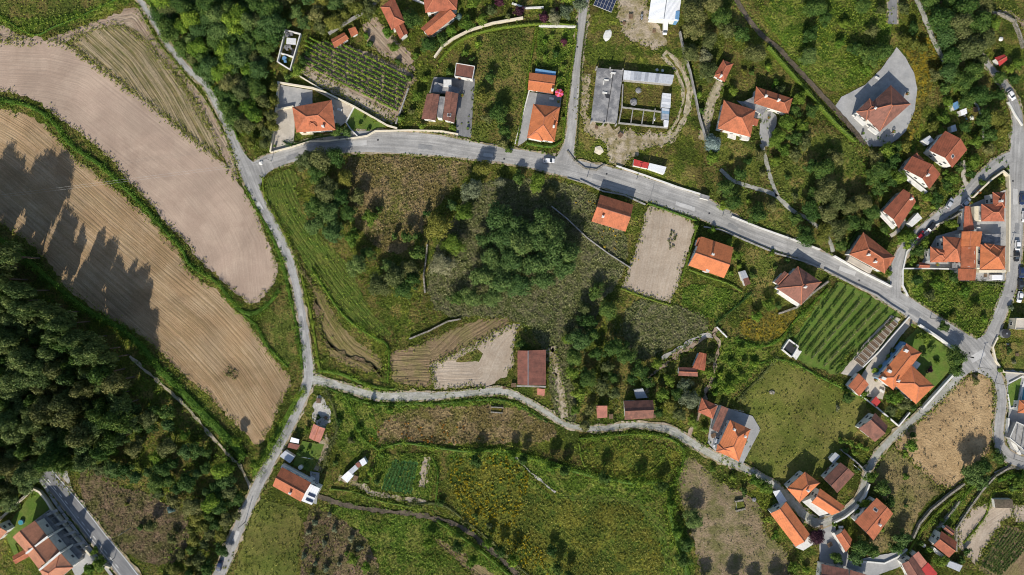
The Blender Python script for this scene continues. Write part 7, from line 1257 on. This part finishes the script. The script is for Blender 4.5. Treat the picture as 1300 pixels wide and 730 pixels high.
# ================================================================== SMALL THINGS
sp = empty('parasol', (*G(710, 118, 2.2), 0)); link('pole', cylmesh('pole', .04, .04, 0, 2.4, 6), M['white'], sp)
vs = [(0, 0, 2.5)]; 
for i in range(16): a = i * math.pi / 8; r_ = 1.75 if i % 2 else 1.45; vs.append((math.cos(a) * r_, math.sin(a) * r_, 2.0))
for i in range(8): m = pydata('canopy_panel', [vs[0], vs[1 + 2 * i], vs[2 + 2 * i], vs[1 + (2 * i + 2) % 16]], [(0, 1, 2, 3)]); link('canopy_panel', m, M['pinkp' if i % 2 else 'redp'], sp)
link('finial', cylmesh('finial', .25, .05, 2.42, 2.62, 8), M['white'], sp)
tag(sp, 'pink parasol beside the patio of the bright orange villa', 'parasol')
pa = empty('solar_array', (*G(768, 3, 1), 0), math.radians(-22)); 
fm = boxmesh('array_frame', [((0, 0, .9), (7.4, 5.2, .08))]); link('frame', fm, M['frame'], pa)
sm = boxmesh('array_panel', [((0, 0, 1.0), (1.12, 1.55, .06))]); sm.materials.append(M['solar'])
for i in range(6):
    for j in range(3): link('solar_panel', sm, None, pa, (-3.05 + 1.22 * i, -1.7 + 1.7 * j, 0))
for sx in (-3, 3):
    for sy in (-2, 2): link('leg', boxmesh('leg', [((sx, sy, .45), (.1, .1, .9))]), M['metal'], pa)
tag(pa, 'tilted dark solar panel array at the top edge right of the side road', 'solar panels')
po = empty('swimming_pool', (*G(1296, 492), 0)); gx, gy = G(1296, 492)
q = [(1297, 488), (1312, 484), (1312, 505), (1291, 512)]; Q = [(G(*p)[0] - gx, G(*p)[1] - gy) for p in q]
link('water', pydata('water', [(*p, .62) for p in Q], [(3, 2, 1, 0)]), M['pool'], po)
vs, fs = [], []
for i in range(4):
    a, b = Vector(Q[i]), Vector(Q[(i + 1) % 4]); d = b - a; boxdata(vs, fs, ((a.x + b.x) / 2, (a.y + b.y) / 2, .5 + .003 * i), (d.length + .3, .35, .5), math.atan2(d.y, d.x))
link('pool_edge', pydata('pool_edge', vs, fs), M['white'], po); tag(po, 'narrow turquoise swimming pool at the right edge', 'pool')
g_ = simple('toy_slide', [('seat', boxmesh('s', [((0, 0, .6), (1.4, .8, .15))]), 'orangep'), ('cover', boxmesh('s', [((-1.1, 0, .5), (1.2, .9, .6))]), 'lawn'), ('side_panel', boxmesh('s', [((.9, 0, .8), (.5, 1.3, .7))]), 'orangep'), ('wheel', boxmesh('s', [((-.4, .5, .25), (.5, .1, .5))]), 'rubber')], 'small orange and green cart standing above the grey and white car', 'cart', 1238, 246, -35); g_.name = 'handcart'; g_.scale = (1.3,) * 3
for x, y, lb in ((814, 21, 'upper dark barrel in the dirt yard beside the white warehouse'), (814, 25, 'lower dark barrel in the dirt yard beside the white warehouse')):
    simple('barrel', [('drum', cylmesh('drum', .45, .45, 0, 1.0, 12), 'dark_metal'), ('lid', cylmesh('lid', .46, .4, 1.0, 1.06, 12), 'metal')], lb, 'barrel', x, y, group='barrels in the dirt yard', z=Z0)
simple('water_tank', [('tank', cylmesh('tank', 1.7, 1.7, 0, 1.6, 20), 'metal'), ('lid', cylmesh('lid', 1.75, .6, 1.6, 1.9, 20), 'dark_metal'), ('hatch', cylmesh('hatch', .35, .35, 1.9, 2.0, 10), 'metal')], 'round dark covered tank at the road corner below the cream flat house', 'water tank', 1273, 423, z=Z0)
simple('garden_pool', [('rim', cylmesh('rim', .95, .95, 0, .9, 18), 'blue'), ('water', cylmesh('water', .82, .82, .9, .93, 18), 'pool')], 'round blue paddling pool on the lawn of the salmon villas', 'paddling pool', 29, 662, z=.3)
simple('satellite_tank', [('tank', cylmesh('tank', .8, .8, 0, 1.5, 14), 'white'), ('lid', cylmesh('lid', .85, .2, 1.5, 1.8, 14), 'white')], 'small white round tank on the shaded garden lawn beside the lane', 'water tank', 383, 592, z=Z0 - .1)
def rock(x, y, r, lb, m='white', nm='boulder', cat='boulder', hgt=.5, sx=1.0, ang=0):
    bm = bmesh.new(); bmesh.ops.create_icosphere(bm, subdivisions=2, radius=r * S)
    for v in bm.verts: k = random.uniform(.78, 1.15); v.co = Vector((v.co.x * k * sx, v.co.y * k, max(-.2, v.co.z * k * hgt)))
    me = bpy.data.meshes.new(nm); bm.to_mesh(me); bm.free(); g = G(x, y); o = link(nm, me, M[m], None, (g[0], g[1], .3), -math.radians(ang)); tag(o, lb, cat)
rock(771, 45, 5, 'long white sheet lying on the grass right of the side road', 'white', 'tarpaulin', 'tarpaulin', .15, 1.7, -70)
rock(760, 191, 6, 'flat pale heap of rubble on the grass beside the road corner', 'cream', 'rubble_heap', 'rubble heap', .25)
rock(834, 89, 2, 'small white bale above the pale corrugated roof', 'white'); rock(841, 90, 2, 'second small white bale above the pale corrugated roof, on the right', 'white')
rock(332, 207, 3, 'small white box on the grass verge by the left junction', 'white', 'road_box', 'box', .8)
rock(810, 115, 4, 'pale heap of scrap at the top of the pens', 'junk', 'scrap_heap', 'scrap heap'); rock(804, 130, 5, 'grey heap of scrap left in the middle of the pens', 'junk', 'scrap_heap', 'scrap heap')
rock(831, 151, 2.5, 'small grey trough in the lower right pen', 'metal', 'trough', 'trough', .6, .6); rock(980, 498, 3.2, 'pale stony patch on the open meadow', 'stone', 'stone_pile', 'stone pile', .3, 1.3)
rock(1229, 48, 3, 'small white cistern on the upper right meadow', 'white', 'cistern', 'cistern', .6) if False else rock(1270, 50, 3, 'small grey-white cistern on the upper right meadow', 'white', 'cistern', 'cistern', .6)
rock(1233, 150, 3, 'white garden table left of the curved garden path', 'white', 'garden_table', 'garden table', .5); rock(1115, 205, 3, 'white sheet among the shrubs left of the three houses', 'white', 'tarpaulin', 'tarpaulin', .4)
rock(1172, 692, 3, 'white plastic container between the terraces and the bottom-edge house', 'white', 'container', 'container', .8); rock(957, 634, 3, 'grey rubble beside the mossy cistern', 'junk', 'rubble_heap', 'rubble heap')
jn = boxmesh('j', [((0, 0, 1.0), (3.4, 2.0, 1.9))])
simple('scrap_shelter', [('roof_sheet', boxmesh('j', [((0, 0, 2.0), (3.6, 2.4, .1))]), 'r_white'), ('frame', boxmesh('j', [((sx, sy, 1), (.12, .12, 2)) for sx in (-1.6, 1.6) for sy in (-1, 1)]), 'metal')], 'white-roofed shelter inside the junk enclosure', 'shelter', 372, 55, 5, z=.2)
for i, (x, y, a, c_) in enumerate(((368, 46, 10, 'junk'), (366, 62, 60, 'junk'), (372, 68, 20, 'dark_metal'), (362, 77, 40, 'blue'))):
    simple('scrap_heap', [('pile', boxmesh('j', [((random.uniform(-1, 1), random.uniform(-1, 1), .4 + .15 * j), (random.uniform(.6, 1.6), random.uniform(.5, 1.2), .7), random.uniform(0, 3)) for j in range(6)]), c_)], ['topmost heap of scrap in the junk enclosure', 'middle left heap of scrap in the junk enclosure', 'dark heap of scrap against the cross wall of the junk enclosure', 'bluish heap of scrap at the bottom of the junk enclosure'][i], 'scrap heap', x, y, a, z=.2)
for x, y, a, lb in ((146, 708, .7, 'utility pole beside the two-lane road at the bottom'), (166, 670, .7, 'utility pole standing in the reddish clearing'), (808, 228, .3, 'utility pole on the main road verge below the red and white shed'), (917, 274, .3, 'utility pole at the bottom of the garden path'), (1166, 524, .8, 'utility pole beside the lower lane below the large orange villa'), (1242, 466, .2, 'utility pole at the big road junction'), (745, 226, .3, 'utility pole beside the guard rail'),
                    (1262, 486, .1, 'utility pole on the edge of the straw field'), (312, 662, 1.2, 'utility pole on the lower left lane'), (1278, 326, 0, 'utility pole beside the orange square house'), (1286, 582, 0, 'utility pole at the lower right bend'), (345, 205, .3, 'utility pole at the left junction'), (1000, 304, .3, 'utility pole above the dull red hip-roofed house'), (1180, 404, .5, 'utility pole on the main road by the grassy lot')): pole(x, y, lb, 7.5, a)
def clutter(kind, x, y, a):
    r = random.uniform
    if kind == 'woodpile': o = simple('woodpile', [('log', cylmesh('log', .16, .15, -.9, .9, 7), 'wood')], None, 'woodpile', x, y, a, z=.75); base = o.children[0]; base.rotation_euler = (math.pi / 2, 0, 0)
    else: o = None
    if kind == 'woodpile':
        for i in range(1, 10): c = base.copy(); COL.objects.link(c); c.parent = o; c.location = ((i % 5) * .33 - .6, r(-.1, .1), (i // 5) * .28)
        ph = 'stack of cut logs'
    elif kind == 'table': o = simple('garden_table', [('tabletop', boxmesh('t', [((0, 0, .75), (1.8, .9, .06))]), 'white')] + [('leg', boxmesh('l', [((sx * .8, sy * .35, .37), (.07, .07, .72))]), 'white') for sx in (-1, 1) for sy in (-1, 1)], None, 'garden table', x, y, a, z=Z0 - .1); ph = 'white garden table'
    elif kind == 'pot': o = simple('potted_plant', [('pot', cylmesh('pot', .3, .4, 0, .6, 10), 'r_terra'), ('foliage', leafmesh('pot_foliage', sph(90) * .55 + np.array([0, 0, 1.0]), sph(90), np.full(90, .3), RNG.uniform(0, 1, 90), LEAF['lweed']), None)], None, 'potted plant', x, y, a, z=Z0 - .1); ph = 'potted plant in a clay pot'
    elif kind == 'line': o = simple('clothes_line', [('post', boxmesh('p', [((-2, 0, 1), (.08, .08, 2))]), 'metal'), ('post', boxmesh('p', [((2, 0, 1), (.08, .08, 2))]), 'metal'), ('line', boxmesh('p', [((0, 0, 1.95), (4, .03, .03))]), 'metal'), ('sheet', boxmesh('p', [((-.9, 0, 1.4), (1.3, .06, 1.0))]), 'white'), ('towel', boxmesh('p', [((.8, 0, 1.5), (.8, .06, .8))]), 'blue')], None, 'clothes line', x, y, a, z=Z0 - .1); ph = 'clothes line with hanging washing'
    elif kind == 'bin': o = simple('waste_bin', [('body', boxmesh('b', [((0, 0, .55), (.7, .8, 1.1))]), 'dark_metal'), ('lid', boxmesh('b', [((0, 0, 1.14), (.76, .88, .08))]), 'lawn')], None, 'waste bin', x, y, a, z=Z0 - .05); ph = 'wheeled waste bin'
    else: o = simple('pallet_stack', [('slat', boxmesh('s', [((0, -.5 + .25 * i, .12 + .16 * j), (1.2, .14, .05))]), 'wood') for i in range(5) for j in range(3)], None, 'pallet stack', x, y, a, z=Z0 - .1); ph = 'stack of wooden pallets'
    AUTO.append((o, ph, x, y))
for kd, x, y, a in (('table', 432, 140, 20), ('pot', 380, 138, 0), ('pot', 404, 122, 0), ('bin', 350, 186, 10), ('pot', 587, 122, 0), ('bin', 594, 164, 80), ('table', 700, 126, 10), ('pot', 709, 130, 0), ('woodpile', 800, 22, 0), ('pallet', 792, 30, 30), ('pallet', 830, 40, 0), ('woodpile', 787, 172, 40), ('pallet', 757, 162, 10), ('pot', 975, 150, 0), ('table', 1112, 100, 30), ('pot', 1150, 120, 0), ('pot', 1133, 168, 0), ('bin', 1094, 170, 0), ('table', 1240, 290, 0), ('line', 1264, 304, 0),
                    ('pot', 1188, 336, 0), ('pot', 1230, 258, 0), ('bin', 1224, 352, 0), ('pallet', 1250, 350, 0), ('table', 1118, 496, 30), ('pot', 1110, 482, 0), ('pot', 1124, 456, 0), ('bin', 1155, 412, 0), ('line', 1085, 592, 40), ('woodpile', 1050, 596, 30), ('pallet', 1042, 668, 0), ('woodpile', 1052, 690, 60), ('table', 1066, 668, 0), ('bin', 1090, 716, 0), ('pot', 946, 560, 0), ('pallet', 948, 548, 20), ('line', 935, 520, 10), ('woodpile', 905, 552, 70), ('woodpile', 405, 508, 0), ('pallet', 414, 530, 40), ('table', 398, 606, 30), ('line', 392, 580, 10), ('woodpile', 452, 606, 20), ('pallet', 830, 528, 0), ('woodpile', 775, 528, 0), ('table', 60, 670, 50), ('pot', 78, 690, 0), ('table', 98, 712, 50), ('pallet', 1290, 450, 0), ('line', 1222, 150, 60), ('woodpile', 1236, 140, 0), ('pallet', 640, 492, 0), ('woodpile', 652, 488, 90)): clutter(kd, x, y, a)
# overhead wires crossing the stubble field
for k, dy in ((0, 0), (1, 3)):
    a, b = G(-120, 262 + dy, 8), G(345, 203 + dy, 7.3); vs, fs = [], []
    for i in range(13):
        t = i / 12; x, y, z = a[0] + (b[0] - a[0]) * t, a[1] + (b[1] - a[1]) * t, 8 - .7 * t - 5 * t * (1 - t)
        for q_ in range(4): vs.append((x, y + .018 * math.cos(q_ * 1.571), z + .018 * math.sin(q_ * 1.571)))
    for i in range(12):
        for q_ in range(4): fs.append((i * 4 + q_, i * 4 + (q_ + 1) % 4, i * 4 + 4 + (q_ + 1) % 4, i * 4 + 4 + q_))
    tag(link('power_line', pydata('power_line', vs, fs), M['metal']), ['upper', 'lower'][k] + ' overhead wire crossing both tan fields to the left junction', 'power line')
for i, (x, y) in enumerate(((480, 178), (640, 202), (770, 221), (900, 271), (1090, 356), (1230, 448), (1285, 230), (1284, 370), (733, 60))):
    g = G(x, y); mh = cylmesh('manhole_cover', .34, .34, 0, .02, 14); tag(link('manhole_cover', mh, M['dark_metal'], None, (g[0], g[1], Z0 + .052)), 'round iron manhole cover ' + ['in the main road below the walled vineyard', 'in the main road below the rough meadow', 'in the main road at the side road corner', 'in the main road above the pale plot', 'in the main road by the terraced vine garden', 'in the big road junction', 'high in the right road', 'in the right road beside the grassy lot', 'in the straight side road'][i], 'manhole cover')
# ================================================================== labels by neighbourhood
def where(x, y):
    b = min(LAND, key=lambda l: (l[0] - x) ** 2 + (l[1] - y) ** 2); dx, dy = x - b[0], y - b[1]
    a = math.degrees(math.atan2(-dy, dx)) % 360
    d = ['right of', 'up-right of', 'above', 'up-left of', 'left of', 'down-left of', 'below', 'down-right of'][int(((a + 22.5) % 360) // 45)]
    return b, d, math.hypot(dx, dy)
land(405, 235, 'the left road junction'); land(500, 340, 'the dry brown meadow'); land(650, 320, 'the central oak grove'); land(750, 430, 'the thicket right of the barn'); land(1210, 60, 'the upper right wood'); land(430, 690, 'the young grey-green orchard'); land(1220, 380, 'the grassy lot'); land(460, 110, 'the walled vineyard')
land(1240, 600, 'the lower tip of the straw field'); land(180, 650, 'the reddish brown clearing'); land(853, 302, 'the pale tilled plot'); land(940, 720, 'the stony clearing'); land(640, 640, 'the flower meadow'); land(290, 470, 'the stubble field'); land(1060, 260, 'the orchard beside the garden path'); land(1000, 210, 'the forked garden path'); land(1090, 40, 'the sloping green meadow'); land(620, 120, 'the rough meadow beside the orange villa'); land(480, 600, 'the small vegetable plots')
ORD = ['nearest', 'second nearest', 'third nearest', 'fourth nearest', 'fifth nearest', 'sixth nearest', 'seventh nearest', 'eighth nearest', 'ninth nearest', 'tenth nearest']
bk = {}
for o, ph, x, y in AUTO:
    b, d, r = where(x, y); bk.setdefault((ph, d, b[2]), []).append((r, o))
for (ph, d, b), L in bk.items():
    L.sort(key=lambda t: t[0])
    for i, (r, o) in enumerate(L):
        o['label'] = '%s %s %s' % (ph, d, b) if len(L) == 1 else '%s %s %s %s' % (ORD[i], ph.split(' with')[0], d, b)
        o['group'] = ('trees and shrubs' if o['category'] in ('tree', 'shrub') else o['category'] + 's') + ' near ' + b.replace('the ', '', 1)
